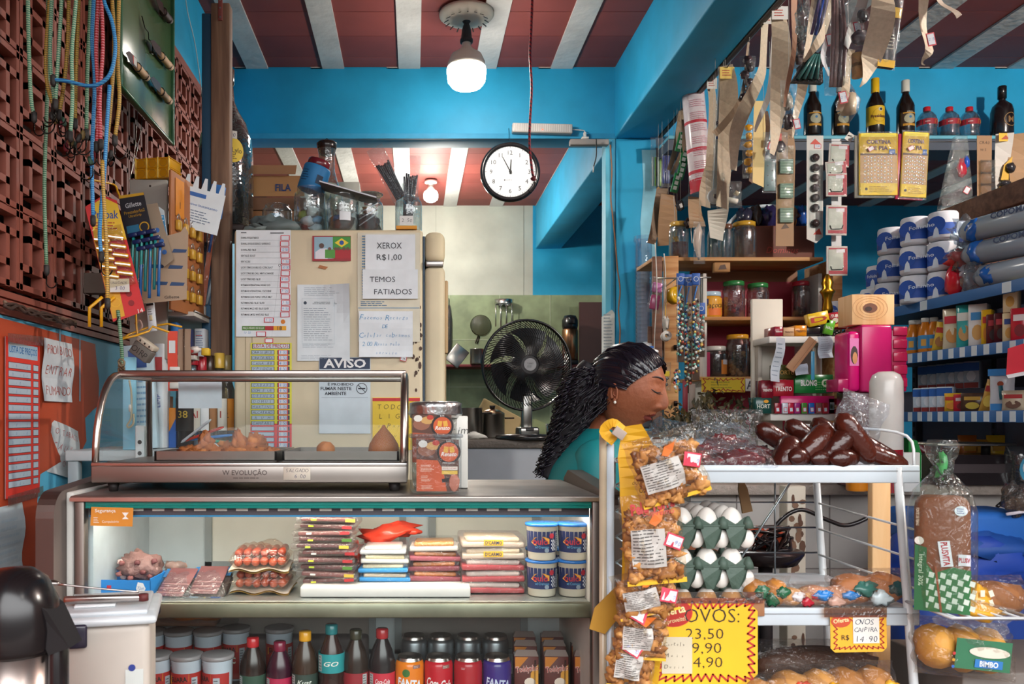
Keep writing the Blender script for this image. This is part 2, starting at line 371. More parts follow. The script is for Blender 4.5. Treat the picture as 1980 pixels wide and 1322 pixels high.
# ---- elastic cords
stripemat('cord_green','4F8F72','B9C7A5',60); stripemat('cord_dark_green','3F6E50','8FA98C',60); stripemat('cord_blue','1F6FB5','53B0D8',60)
stripemat('cord_red','B5232C','D98A93',50); stripemat('cord_yellow','C79A38','6E5A2E',60)
cords=[('green','first from the doorway end, short, hanging alone',[(55,-60),(54,0),(56,100),(60,190),(66,225)],830,1),
('yellow','left leg of the knotted bundle',[(96,-60),(96,0),(89,100),(91,160),(104,208)],815,-1),
('green','thin pale one inside the knotted bundle',[(101,-60),(100,0),(97,120),(107,203)],825,1),
('yellow','right leg of the knotted bundle',[(134,-60),(133,0),(130,100),(122,175),(114,220)],820,1),
('green','slanting across the knotted bundle',[(120,-60),(119,0),(114,90),(107,200)],835,-1),
('dark_green','longest, its hook dangling alone below the others',[(92,-60),(93,30),(92,160),(86,360),(90,520)],805,1),
('green','thick one right of the knotted bundle',[(149,-60),(147,0),(139,100),(140,190),(136,262)],828,1),
('yellow','close beside the thick green cord',[(153,-60),(152,0),(147,140),(145,238)],818,1),
('dark_green','single one in the middle gap',[(176,-60),(175,0),(169,140),(167,258)],806,-1),
('blue','straight one reaching below the red pair',[(183,-60),(181,0),(178,80),(183,160),(178,300),(180,425)],812,0),
('red','left of the red pair',[(191,-60),(190,0),(186,100),(191,200),(187,282)],824,-1),
('red','right of the red pair',[(196,-60),(196,0),(199,90),(193,190),(195,278)],826,1),
('blue','big loop swinging across the bundle',[(198,-60),(201,0),(216,40),(223,90),(215,138),(196,160),(170,166),(130,157),(103,154)],838,0),
('yellow','second from the green knife board',[(216,-60),(217,0),(221,90),(213,215),(204,302)],816,-1),
('yellow','touching the edge of the green knife board',[(232,-60),(230,0),(228,120),(231,195),(222,270)],822,1),
('blue','low one in front of the razor packs',[(212,165),(206,255),(202,330),(193,440),(196,495)],834,1),
('yellow','long low one ending in front of the razor card',[(198,310),(200,370),(206,480),(208,585)],842,1)]
mb=MB(); mb.rbox(-.99,-.93,1.84,2.02,2.27,2.31,'wood_dark',.003); mb.box(-1.0,-.99,1.80,2.04,2.25,2.33,'wood_dark')
mb.tube([(-.93,1.9,2.30),(-.62,1.9,2.30)],.006,'55504C:m')
mb.tube([(-.93,1.97,2.30),(-.62,1.97,2.30)],.006,'55504C:m')
mb.obj('hanging_rail',None,'dark wooden rail with steel rods above the elastic cords','rail')
for c,l,pts,s_,fl in cords:
    a=Wp(*pts[0],s_); t=thing('elastic_cord',f'{c.replace("_"," ")} striped elastic cord, {l}','elastic cord',a,group='elastic cords by the block wall')
    P=[Wp(x,y,s_)-a for x,y in pts]
    if pts[0][1]<0: P[0]=Vector((P[1].x,1.935-a.y,2.30-a.z)) if False else P[0]
    mb=MB(); mb.tube(smooth(P,5),.0048,'cord_'+c,6); mb.obj('cord',t)
    mb=MB(); e=P[-1]; mb.lathe([(.003,.012),(.007,.008),(.007,-.01),(.003,-.016)],'2A2624:b',8,tuple(e)); 
    if fl: hook(mb,e,.013,flip=fl)
    mb.obj('hook',t)
# tangle of wire hooks under the knotted bundle
for i,(x,y) in enumerate([(100,225),(108,232),(116,240),(123,236),(131,262),(138,275),(128,285),(143,280),(152,268),(160,262),(186,298),(175,312),(214,300)]):
    mb=MB(); a=Wp(x,y,822-3*(i%4)); hook(mb,(0,0,0),.011+.003*(i%3),up=.012+.008*(i%2),flip=(-1)**i); mb.lathe([(.003,.012),(.006,.006),(.006,-.006),(.003,-.01)],('2A2624','6E5A2E','7A2430','3A5A48')[i%4],7)
    mb.obj('wire_hook',None,'small black wire hook in the tangle at the ends of the elastic cords','hook','tangle of cord hooks',None,a,(0,(i*37)%50-25,(i*53)%90-45))
# ---- green knife board
X=-.9; a=LW(333,-10,X); b=LW(233,163,X)
t=thing('knife_board','green sheet metal board with knives clipped on, high on the block wall','board',(X,b.y,b.z),(0,0,90))
bw=LW(331,0,X).y-b.y
mb=MB(); mb.rbox(0,bw,0,.012,0,.62,'46603C:gn',.003); mb.obj('panel',t)
mb=MB(); mb.rbox(-.008,bw+.008,-.008,.014,-.01,.0,'3C6B48:g',.003); mb.rbox(bw,bw+.014,-.01,.014,-.01,.63,'3C6B48:g',.003); mb.rbox(-.008,.002,-.008,.014,-.01,.63,'3C6B48:g',.003); mb.obj('rim',t)
mb=MB(); mb.box(.1,bw-.06,.014,.104,.3,.34,'3A2A24'); mb.obj('bracket',t)
p=LW(280,62,X); mb=MB(); q=(p.y-b.y,-.012,p.z-b.z)
mb.tube([(q[0]-.05,-.006,q[2]+.03),(q[0]-.03,-.01,q[2]),(q[0],-.012,q[2]),(q[0]+.01,-.01,q[2]-.02),(q[0]+.05,-.01,q[2]-.01),(q[0]+.055,-.01,q[2]-.05),(q[0]+.02,-.01,q[2]-.06)],.002,'2A2622:m',5); mb.obj('wire_hook',t)
for i,(x0,y0,x1,y1,l) in enumerate([(243,102,286,150,'red and white sticker, left one on the board'),(290,79,332,130,'upper right one on the green board'),(290,151,330,196,'lowest one on the green board'),(301,0,331,40,'dark one at the top edge of the green board')]):
    A=LW(x0,y0,X+.02); B=LW(x1,y1,X+.02); d=(B-A); L=d.length; ang=math.degrees(math.atan2(d.z,d.y))
    t=thing('knife',f'knife with pale wooden handle, {l}' if i<3 else 'knife with dark handle at the top edge of the green board','knife',A,(0,0,90))
    t.rotation_euler=MR(R_(90),3,'Z').to_euler()
    rot=MR(R_(-ang),4,'Y')
    mb=MB(); mb.X=rot; mb.poly([(0,0),(L*.15,.017),(L*.45,.02),(L*.5,.008),(L*.5,-.012),(L*.2,-.014)],'5A4A48:m',.0015,-.001)
    if i==0: mb.poly([(L*.28,.016),(L*.46,.017),(L*.46,-.008),(L*.3,-.008)],'D8D0C8',0,-.0016); mb.poly([(L*.28,.016),(L*.33,.0165),(L*.33,-.008),(L*.3,-.008)],'C23A30',0,-.0019)
    mb.obj('blade',t)
    mb=MB(); mb.X=rot@MT((L*.5,.004,0))@MR(R_(90),4,'Y'); mb.lathe([(.011,0),(.013,L*.12),(.012,L*.3),(.014,L*.42),(.012,L*.5)],('D0A880' if i<3 else '4A302C'),12); mb.obj('handle',t)
    mb=MB(); mb.X=rot@MT((0,.004,0))
    for u in(.56,.9): mb.tube([(L*u,.013*math.cos(a_),.015*math.sin(a_)) for a_ in [k*.7 for k in range(10)]],.0018,'1E1A1A',5)
    mb.obj('wire_tie',t)
# ---- tie wires below board
mb=MB()
for x0,y0,x1,y1 in((278,210,250,350),(266,205,252,345)): mb.tube(smooth([LW(x0,y0,-.93),LW((x0+x1)/2+3,(y0+y1)/2,-.93),LW(x1,y1,-.93)]),.0015,'A8A29A:m',4)
mb.obj('tie_wire',None,'thin pale wire hanging from the green board to the cabinet','wire')
mb=MB(); mb.tube(smooth([LW(358,-20,-.99),LW(362,20,-.985),LW(378,90,-.985),(LW(390,180,-.985)),LW(392,200,-.985),LW(402,230,-.985)]),.0028,'C9D6DA',6)
mb.obj('white_cable',None,'thin white cable running down the blue corner wall','cable')
# ---- timber post
t=thing('timber_post','rough brown timber post standing left of the refrigerator','post',Wp(428.5,808,600)*1); x,y,_=t.location; t.location=(x,y,0)
mb=MB(); mb.rbox(-.030,.030,-.02,.025,0,2.548,'wood_post',.003); mb.obj('timber',t)
mb=MB(); mb.rbox(-.006,.008,-.024,-.019,2.49,2.57,'7A3A34',.001)
for z in(2.5,2.53,2.555): mb.disc(.001,z,.003,'B8A8A0:m',-.0245,8)
mb.obj('hinge',t)
mb=MB(); mb.rbox(-.062,-.031,-.01,.02,0,2.52,'24506E:n',.003); mb.obj('painted_edge',t)
# ---- papers on the left wall
def pl(x0,y0,x1,y1,X=-.992):
    a=LW(x0,y0,X); b=LW(x1,y0,X); s=(x0-VX)/X; return (X,(a.y+b.y)/2,EYE-((y0+y1)/2-VY)/s),b.y-a.y,(y1-y0)/s
loc,w,h=pl(10,650,76,965)
def d(mb):
    mb.rect(0,0,w,h-.0,'E23B2E',-.001,nx=6); k=15; mb.rect(0,h/2-.03,w*.86,.036,'A9C4D6',-.0014,nx=6); mb.text('LISTA DE PREÇOS',0,h/2-.03,.017,'2A6FB0',-.0018,w=w*.8,off=.01)
    for i in range(k):
        z=h/2-.068-i*(h-.08)/k; 
        for cx_,ww in((-.1,.64),(.375,.15)):
            mb.rect(cx_*w,z,w*ww+.003,.0168,'4A2A3A',-.0012); mb.rect(cx_*w,z,w*ww,.014,'B9C6D2:n',-.0014)
            mb.hand('ab cde fg'[i%4:i%4+5] if ww>.5 else '',cx_*w-w*ww*.4,z,.009,'5A86B4',-.0017,w=w*ww*.8,seed=i)
paper('price_list','red and white price list with fifteen handwritten rows taped on the orange wall','poster',loc,w,h,d,(0,0,90))
for zz_,nm in((0,'upper'),(-h,'lower')): mb=MB(); mb.rect(0,zz_,w*1.05,.025,'C9A898:cn',-.006,3); mb.obj('clear_tape',None,'clear adhesive tape across the '+nm+' end of the red price list','tape',None,None,(loc[0]+.003,loc[1],loc[2]+h/2),(0,0,90))
loc,w,h=pl(82,652,140,775)
paper('warning_note','white note handwritten in faint red above the other notes on the orange wall','note',loc,w,h,lambda mb:[mb.hand(t_,-w*.42,h*(.34-.33*i),.026,'C4675E',-.001,w=w*.86,seed=i) for i,t_ in enumerate(['PROIBIDO','ENTRAR','FUMANDO'])],(0,0,90),bend=.004,wave=.004)
loc,w,h=pl(100,822,150,925)
paper('curled_note','small curled white note with red letters slanting near the display counter','note',loc,w,h,lambda mb:[mb.hand(t_,-w*.4,h*(.32-.28*i),.018,'B8646A',-.001,w=w*.8,seed=i) for i,t_ in enumerate(['O TABACO','CAUSA','LE O C'])],(0,12,86),bend=-.012,wave=.006,mat='C9CDCF')
loc,w,h=pl(-8,982,46,1120)
paper('blank_note','pale bluish sheet of paper low on the orange wall at the left edge','note',loc,w,h,lambda mb:mb.lines(0,0,w*.8,h*.7,6,'B9CAD4',-.001),(0,0,90),wave=.005,mat='C4D0D6')
# ---- pen and razor cabinet
cx,cy,cz=Wp(288,690,650); Y0=cy
t=thing('stationery_cabinet','small grey cabinet on the block wall, loaded with blister packs','cabinet',(-.846,Y0,1.395))
mb=MB(); mb.rbox(0,.112,0,.014,0,.535,'A9A49A:n',.003); mb.obj('side_panel',t)
mb=MB(); mb.box(.0,.01,.014,.4,0,.53,'8E8880:n'); mb.box(-.1435,0,.02,.06,.2,.26,'6B5A50'); mb.obj('back_panel',t)
for z,nm in((.13,'a'),(.0,'b')):
    mb=MB(); mb.rbox(.01,.19,.016,.42,z,z+.014,'C9C3BA:n',.002); mb.obj('shelf',t)
mb=MB(); mb.tube([(.19,.016,.145),(.19,.42,.145)],.004,'B8B4B0:m',8); mb.obj('rail',t)
for (x,z) in((.02,.52),(.1,.5),(.05,.05),(.1,.04)):
    pass
mb=MB(); [mb.disc(x,z,.0035,'3A2A26',-.0006,8) for x,z in((.062,.515),(.01,.47),(.085,.04),(.1,.2))]; mb.obj('screw',t)
# lighter board hanging on the front edge
t=thing('lighter_board','orange wooden board with rows of small gilt locks in bubbles','display board',(-.692,Y0-.1,1.53),(0,0,82))
mb=MB(); mb.rbox(0,.24,0,.008,0,.4,'A9683A:n',.002); mb.obj('board',t)
mb=MB(); mb.rect(.055,.33,.06,.11,'E08A1E',-.002); mb.text('1',.055,.31,.02,'3A1A10',-.003); mb.rect(.16,.35,.05,.08,'E08A1E',-.002); mb.lines(.16,.35,.04,.05,4,'5A3010',-.003); mb.obj('header_card',t)
for r in range(4):
    for c in range(4):
        mb=MB(); x=.035+.05*c; z=.25-.065*r; mb.rbox(x-.012,x+.012,-.014,-.001,z-.018,z+.012,'C79A3A:g',.003); mb.tube([(x-.008,-.007,z+.012),(x-.008,-.007,z+.024),(x,-.007,z+.03),(x+.008,-.007,z+.024),(x+.008,-.007,z+.012)],.002,'C9C9C9:m',5)
        mb.obj('brass_lock',t)
# knife / screwdriver blisters at front
def blister(name,label,loc,rot,w,h,card,draw=None,items=(),film=True,cat='blister pack',group=None,hole=True):
    t=thing(name,label,cat,loc,rot,group)
    mb=MB(); mb.poly([(-w/2,-h/2),(w/2,-h/2),(w/2,h/2-.012),(w/2-.012,h/2),(-w/2+.012,h/2),(-w/2,h/2-.012)],card,.0012)
    if hole: mb.disc(0,h/2-.012,.005,'1E1A1A',-.0004,8)
    if draw: draw(mb)
    mb.obj('card',t)
    for nm,fn in items: m2=MB(); fn(m2); m2.obj(nm,t)
    if film:
        m3=MB(); m3.pillow(w*.94,h*(film if film is not True else .7),.024,'F4F8FA:c',seed=int(w*999),c=(0,-.003,-h*.12)); m3.obj('plastic_bubble',t)
    return t
for i,(px,py0,py1,w_,hc,hm,l) in enumerate([(384,365,560,.035,'2A2426','7A2A30','black card with a maroon handled blade'),(398,372,590,.04,'B9552A','1E1E22','orange topped card with a black knife'),(413,380,500,.036,'C8CCD0','1F5FB8','white card with a blue handled brush'),(405,490,598,.07,'D4D8DA','9AA6AE','pale sleeve of clear pens')]):
    s_=612-4*i; h_=(py1-py0)/s_; a=Wp(px,(py0+py1)/2,s_)
    def its(hm=hm,h_=h_,w_=w_):
        return [('tool',lambda m:[m.tube([(dx,-.012,-h_*.42),(dx,-.012,h_*.05)],.005,hm,8) for dx in((0,) if w_<.05 else(-.022,-.008,.008,.022))]),('tip',lambda m:m.tube([(0,-.012,h_*.05),(0,-.012,h_*.3)],.0025,'B0B4B8:m',6))]
    blister('blister_pack',l+', hung on the stationery cabinet',a,(0,4+3*i,12),w_,h_,hc,lambda m,w_=w_,h_=h_:m.lines(0,h_*.4,w_*.7,h_*.12,3,'E8E4DC',-.0006),its())
mb=MB(); mb.poly([(-.012,-.07),(.014,-.075),(.02,-.05),(.008,.07),(-.016,.072)],'D2DADC',.003); mb.obj('paper_tag',None,'narrow white paper tag curling from the blister packs near the post','tag',None,None,Wp(430,505,600),(8,18,10))
# glue card on top
def dd(m): m.rect(-.02,.03,.06,.012,'2A5FA8',-.0006); m.text('Adesivo Instantaneo',0,.0,.008,'2A5FA8',-.0006,w=.1); m.lines(0,-.035,.08,.04,5,'6A7A90',-.0006)
mb=MB(); n=7; pts=[(-.065,-.075),(.065,-.075),(.065,.05)]
for k in range(5): x=.065-.13*(k+.5)/5; pts+=[(x+.009,.05),(x+.004,.085),(x-.004,.085),(x-.009,.05)]
pts+=[(-.065,.05)]; mb.poly(pts,'D6DDE2',.0015); dd(mb); mb.obj('glue_card',None,'white card of instant glue tubes with blue print, top of the stationery cabinet','card',None,None,Wp(388,398,640),(0,12,15))
mb=MB(); mb.rbox(-.02,.02,-.015,.015,-.05,.05,'2F74C0',.003); mb.rect(0,0,.03,.03,'E4E8EC',-.0156); mb.obj('glue_box',None,'little blue and white box behind the glue card beside the post','box',None,None,Wp(419,390,625),(0,8,0))
# yellow conduit boxes
a=Wp(296,348,655)
for k,z in enumerate((0,.031)):
    t=thing('junction_box','yellow plastic junction box with round knockouts, '+('lower' if k==0 else 'upper')+' one on the grey cabinet','junction box',(a.x,a.y+.05,1.932+z),(0,0,-12),'yellow junction boxes')
    mb=MB(); w,dp,h=.112,.07,.030; mb.rbox(-w/2,w/2,-dp/2,dp/2,0,h,'E0A31E:g',.003); mb.box(-w/2-.002,w/2+.002,-dp/2-.002,dp/2+.002,h-.004,h-.001,'D4951A:g')
    for x in(-.036,0,.036): mb.ring(x,h*.48,.0125,.0016,'A8720F',-dp/2-.0008,16); mb.disc(x,h*.48,.0108,'C98B16:g',-dp/2-.0005,16)
    mb.obj('body',t)
    for x in(-.018,.018,-.054,.054): mb=MB(); mb.lathe([(.003,0),(.003,h+.001)],'F0C860:g',6,(x,-dp/2-.001,0)); mb.obj('screw_post',t)
mb=MB(); mb.rbox(-.012,.012,-.02,.02,0,.035,'E0A31E:g',.003); mb.rbox(-.008,.008,-.014,.014,.035,.045,'D4951A:g',.002); mb.obj('conduit_clip',None,'small yellow plastic conduit clip beside the stacked junction boxes','clip',None,None,(-.728,Y0+.05,1.932))
# razor packs
def rz(m):
    m.W=None
t=blister('battery_card','tall red and yellow card of small batteries in rows, hung left of the razors','',(0,0,0),(0,0,0),.1,.1,'D42A2A',film=False) if False else None
s_=735; a=Wp(222,498,s_)
t=thing('battery_card','tall red and yellow card with rows of yellow razors, hung left of the blue razors','razor card',a,(0,-14,8))
W_=.082;H_=.33
mb=MB(); mb.poly([(-W_/2-.004,-H_/2),(W_/2,-H_/2+.012),(W_/2,H_/2-.02),(.01,H_/2),(-W_/2,H_/2-.02)],'CE2A2C',.0015)
mb.poly([(-W_/2,.05),(W_/2,.04),(W_/2,H_/2-.03),(.01,H_/2-.005),(-.026,H_/2-.02)],'E8BE2C',0,-.0006); mb.poly([(-W_/2-.003,-H_/2+.01),(-.012,-H_/2+.01),(-.004,.05),(-W_/2,.05)],'D8A02A',0,-.0005)
mb.text('Probak',.004,H_/2-.05,.022,'1C4A9C',-.001,rot=-12,w=.066,off=.012); mb.lines(.004,H_/2-.08,.066,.022,3,'B03020',-.001,-12)
for z in(-.1,-.125): mb.disc(.012,z,.008,'8E1A20',-.0009,10)
mb.ring(-.026,-.115,.012,.001,'E8BE2C',-.001); mb.text('14',.03,-.15,.012,'F0E8E0',-.001); mb.obj('card',t)
for r in range(5):
    for q in range(2):
        mb=MB(); z=.048-.024*r; x=-.018+.036*q
        mb.X=MT((x,-.012,z))@MR(R_(20),4,'Y'); mb.rbox(-.02,.02,-.006,.006,-.006,.006,'E8A81C:g',.004); mb.box(-.019,.019,-.0065,-.004,-.002,.0015,'D8DCE4:m'); mb.obj('razor',t)
mb=MB(); mb.X=MR(R_(12),4,'Y'); mb.rect(.012,-.075,.05,.035,'DDD8D0',-.012); mb.hand('UNIDADE',-.01,-.068,.007,'4A4A7A',-.0125,w=.042); mb.hand('3,00',.0,-.082,.01,'4A4A7A',-.0125); mb.obj('price_tag',t,'white handwritten price tag')
mb=MB(); mb.pillow(W_*.9,.16,.03,'F4F0E0:c',c=(0,-.01,-.0)); mb.obj('plastic_bubble',t)
s_=715; a=Wp(262,420,s_)
t=thing('razor_card','black card with turquoise twin razors in a bunch, behind the yellow razor card','razor card',a,(0,-10,-5))
mb=MB(); mb.poly([(-.04,-.08),(.04,-.08),(.034,.062),(-.036,.066)],'23232C',.0015); mb.poly([(-.036,.058),(.034,.055),(.034,.062),(-.036,.066)],'D8A830',0,-.0006)
mb.text('Gillette',0,.035,.013,'C8CCD0',-.001,w=.045,off=.012); mb.text('Prestobarba2',0,.016,.009,'D0A028',-.001,w=.058); mb.text('UltraGrip',0,.004,.007,'D0A028',-.001,w=.036); mb.rect(-.012,-.03,.035,.02,'2A6F90',-.001); mb.ring(.02,-.03,.014,.003,'D0A028',-.001); mb.obj('card',t)
for i in range(9):
    mb=MB(); x=-.03+.0085*i; z0=-.075-.02*(i%3); mb.tube(smooth([(x+.02,-.012-.004*(i%2),z0+.02),(x+.008,-.016,z0-.04),(x-.008,-.012,z0-.11)]),.0042,('1E8C88','1A7A7C','1F5FA0')[i%3]+':g',7)
    mb.rbox(x+.008,x+.034,-.022,-.008,z0+.018,z0+.03,'1A2A5A:g',.003); mb.obj('razor',t)
s_=690; a=Wp(310,455,s_)
def tec(m): m.rect(0,.02,.036,.07,'3AA0D8',-.0006); m.text('TEC',0,.045,.013,'EEF4F8',-.001,off=.01); m.lines(0,.0,.026,.05,4,'DDEEFA',-.001)
blister('sealant_pack','blue and white sealant pack tucked behind the razor cards',a,(0,-8,0),.04,.16,'D0D8DC',tec)
s_=700; a=Wp(318,527,s_)
t=thing('cardboard_backing','empty grey cardboard razor backing with punched slots, in front of the cabinet','cardboard',a,(0,7,6))
mb=MB(); mb.poly([(-.078,-.1),(.068,-.065),(.05,.12),(.038,.135),(.03,.118),(-.045,.085),(-.075,0)],'A98F76:n',.0015)
for x,z in((-.01,.058),(.035,.066),(-.02,.015),(.03,.02),(-.005,-.03),(.04,-.026)): mb.poly([(x-.022,z-.008),(x+.015,z-.003),(x+.018,z+.006),(x-.018,z+.003)],'23406A',0,-.0008)
for z in(-.03,.01,-.062): mb.disc(-.062,z,.007,'D8DCE0',-.0008,10); mb.disc(-.062,z,.004,'2A5A9A',-.001,10)
mb.text('Gillette',.028,-.064,.008,'3A2A22',-.001,rot=10,w=.04,off=.01); mb.ring(-.05,-.088,.006,.001,'4A3A30',-.001); mb.obj('card',t)
s_=705; a=Wp(304,445,s_); mb=MB(); mb.poly([(-.03,.07),(.0,.075),(.045,-.08),(.02,-.1),(-.002,-.075)],'A08A74:n',.0015)
for z,x in((.0,.0),(-.03,.012),(-.06,.02)): mb.disc(x,z,.007,'3A6AB0',-.0008,8)
mb.obj('cardboard_backing',None,'narrow grey cardboard strip with blue bubbles beside the black razor card','cardboard',None,None,a)
# yellow wire hooks
def wire(name,label,pts,s_,r=.003,mat='D49A1E:g',sm=True):
    P=[Wp(x,y,q) for x,y,q in pts]; a=P[0]; P=[p-a for p in P]; mb=MB(); mb.tube(smooth(P) if sm else P,r,mat,7); return mb.obj(name,None,label,'wire hook',None,None,a)
wire('display_hook','yellow wire hook sticking out above the yellow razor card',[(172,345,740),(180,348,740),(200,352,720),(222,358,700),(228,372,700),(232,380,700)],0)
wire('display_hook','yellow wire hook arm through the turquoise razors',[(235,523,720),(245,520,700),(275,517,690),(290,508,690)],0,.0018)
wire('display_hook','upper yellow wire arm holding the paper strips, one of a bent pair',[(236,655,700),(250,646,690),(292,631,680),(325,626,680),(352,632,680)],0,.0032,sm=False)
wire('display_hook','lower yellow wire arm beside its bent twin, above the grey socket block',[(236,655,720),(262,649,712),(288,640,705),(295,631,700),(327,642,700)],0,.0032,sm=False)
wire('display_hook','upright yellow wire behind the turquoise razors',[(262,590,700),(263,610,700),(264,632,700),(266,648,700)],0)
# two yellow handles below the razor card
for i,x in enumerate((173,196)):
    mb=MB(); mb.tube([(0,0,0),(0,0,.05),(.03,.01,.08)],.0045,'E0A31E:g',8); mb.obj('screwdriver_handle',None,('left','right')[i]+' of two yellow handles below the tall red razor card','handle',None,None,Wp(x,632,740))
# socket block with scrawl
t=thing('socket_block','grey block with three sockets and a black scrawl hanging on its cord','extension socket',Wp(277,676,700),(0,35,-10))
mb=MB(); mb.rbox(-.03,.03,-.012,.02,-.026,.012,'6B655E:n',.004); mb.rbox(-.03,.03,-.012,.02,.012,.027,'C4B8A4',.004); mb.hand('OIRP',-.024,-.008,.018,'1E1A18',-.0128,w=.05); mb.obj('body',t)
mb=MB(); [mb.poly([(x-.003,.017),(x+.003,.016),(x+.002,.022),(x-.002,.022)],'2A201C',0,-.0126) for x in(-.016,.0,.016)]; mb.obj('socket',t)
mb=MB(); mb.tube(smooth([(-.03,.004,.018),(-.045,.004,.03),(-.04,.0,.05),(-.055,0,.06),(-.062,0,.045)]),.003,'B89A90',6); mb.obj('cord',t)
# cord hanging down the wall to a knot
mb=MB(); mb.tube(smooth([Wp(228,600,735),Wp(233,650,735),Wp(236,690,730),Wp(236,712,730),Wp(231,722,730)]),.005,'cord_dark_green',7)
for k in range(4): mb.tube([Wp(235+6*math.cos(a_*.9+k),716+7*math.sin(a_*.9+k*2)-5*k,730+3*k)for a_ in range(8)],.003,'7A6A50',5)
o=mb.obj('knotted_cord',None,'frayed olive cord ending in a knot at the corner of the snack warmer','cord')
mb=MB(); mb.tube(smooth([Wp(250,735,700),Wp(254,760,700),Wp(254,800,700),Wp(252,812,700),Wp(246,822,700),Wp(250,826,700),Wp(258,818,700),Wp(258,800,700)]),.003,'B8AC90',6); mb.lathe([(.004,0),(.005,.012),(.004,.02)],'D8D4CC',8,tuple(Wp(252,796,700)))
mb.obj('hooked_cord',None,'pale elastic cord with a hook hanging behind the snack warmer glass','cord')
# dried vine on the ledge
mb=MB(); rd=random.Random(5)
for k in range(9):
    P=[LW(8+14*j*.9,588+3.5*j+rd.uniform(-6,6),-.975+.01*(k%3)) for j in range(12)]; mb.tube(smooth(P,3),.0035,('5A443A','7A6250','4A362E')[k%3],5)
mb.obj('dried_vine',None,'twisted dry vine lying along the ledge below the clay blocks','vine')
# strips on the yellow arms
mb=MB(); mb.X=None
mb.grid(lambda a,b:((a-.5)*.028,-.003*math.sin(b*5),-.17*b),2,8,'DE4A34',False); mb.grid(lambda a,b:((.5-a)*.028,.001-.003*math.sin(b*5),-.17*b),2,8,'DE4A34',False); mb.rect(0,-.045,.018,.035,'D8DCDC',-.006)
for k in range(3): mb.rbox(-.006+.004*(k%2),.022,-.012,-.004,-.12-.022*k,-.102-.022*k,'D8D4CC',.002)
mb.obj('sachet_strip',None,'orange red strip with small white packets hanging from the yellow wire','strip',None,None,Wp(334,640,680))
mb=MB(); mb.grid(lambda a,b:((a-.5)*.036,-.006*math.sin(b*4+a),-.13*b),3,8,'9A7F68:n',True); mb.grid(lambda a,b:((.5-a)*.036,.001-.006*math.sin(b*4-a),-.13*b),3,8,'9A7F68:n',True); mb.tube([(0,-.008,0),(0,-.01,-.12)],.003,'C8B8A8:c',6)
mb.obj('empty_strip',None,'brown empty hanging strip next to the orange red one','strip',None,None,Wp(357,636,678))
# goods on the cabinet shelves
def cart(name,label,px,pyb,s_,w,h,dp,mat,draw=None,rot=0,cat='box',group=None,z=None,tilt=0):
    a=Wp(px,pyb,s_); zz=a.z if z is None else z
    mb=MB(); mb.rbox(-w/2,w/2,0,dp,0,h,mat,.0015,1)
    if draw: draw(mb)
    return mb.obj(name,None,label,cat,group,None,(a.x,a.y,zz),(0,tilt,rot))
zs=1.395+.0145
cart('medicine_box','blue and white box with a child picture on the cabinet shelf',336,0,640,.02,.1,.06,'2F74B8',lambda m:[m.disc(0,.06,.008,'D8DCE4',-.001),m.lines(0,.03,.015,.03,3,'E8ECF0',-.001)],z=zs)
cart('medicine_box','dark blue box with a yellow oval on the cabinet shelf',360,0,630,.026,.085,.05,'1E2A5A',lambda m:m.disc(0,.045,.009,'D8C890',-.001,rz=.025),z=zs)
cart('medicine_box','tall white box with small red and blue print on the cabinet shelf',386,0,615,.032,.092,.05,'D6DADE',lambda m:[m.lines(0,.05,.024,.07,10,'7A8AA8',-.001),m.rect(-.002,.07,.02,.002,'C04040',-.001)],z=zs)
cart('medicine_box','white box with a red ribbon corner at the shelf end by the post',407,0,600,.028,.082,.05,'DDE0E2',lambda m:[m.rect(0,.078,.028,.008,'B82A30',-.001),m.lines(0,.04,.02,.06,7,'8A90A0',-.001)],z=zs)
cart('small_box','small yellow carton lying at the front of the cabinet shelf',396,0,640,.022,.022,.03,'E2B62E',z=zs)
t=thing('small_bottle','tiny bottle with blue cap on the cabinet shelf','bottle',(Wp(348,0,645).x,Wp(348,0,645).y,zs)); mb=MB(); mb.lathe([(.008,0),(.009,.004),(.009,.05),(.006,.056)],'D8E0E4:c',12); mb.obj('body',t); mb=MB(); mb.lathe([(.0085,.056),(.0085,.068),(.007,.07)],'2A8CD8:g',12); mb.obj('cap',t)
mb=MB(); mb.blob((0,0,.012),(.022,.02,.012),'C43A34',3,.3,6); mb.blob((.012,-.01,.014),(.016,.014,.01),'E2D8D0',5,.3,6); mb.obj('sachet_heap',None,'crumpled red and cream sachets at the front of the cabinet shelf','sachets',None,None,(Wp(372,0,645).x,Wp(372,0,645).y,zs))
# upper shelf small stock
for i,(x,c_) in enumerate(((345,'C8C4BC'),(356,'8E9A60'),(366,'B89A40'),(378,'9A3A34'),(388,'D8D4D0'))):
    cart('stock_box',('grey','olive','mustard','dark red','white')[i]+' little box on the top shelf of the stationery cabinet',x,0,640-6*i,.016,.035+.004*(i%2),.04,c_,z=1.395+.1445)
cart('switch_pack','long white pack with switch pictures hanging left of the cabinet',295,640,690,.022,.085,.01,'D8DCE0',lambda m:[m.rect(0,.075,.02,.006,'1E1E24',-.001),m.rbox(-.004,.004,-.004,0,.03,.045,'C8B890',.001),m.lines(0,.055,.014,.02,3,'6A6A6A',-.001)],tilt=-6)
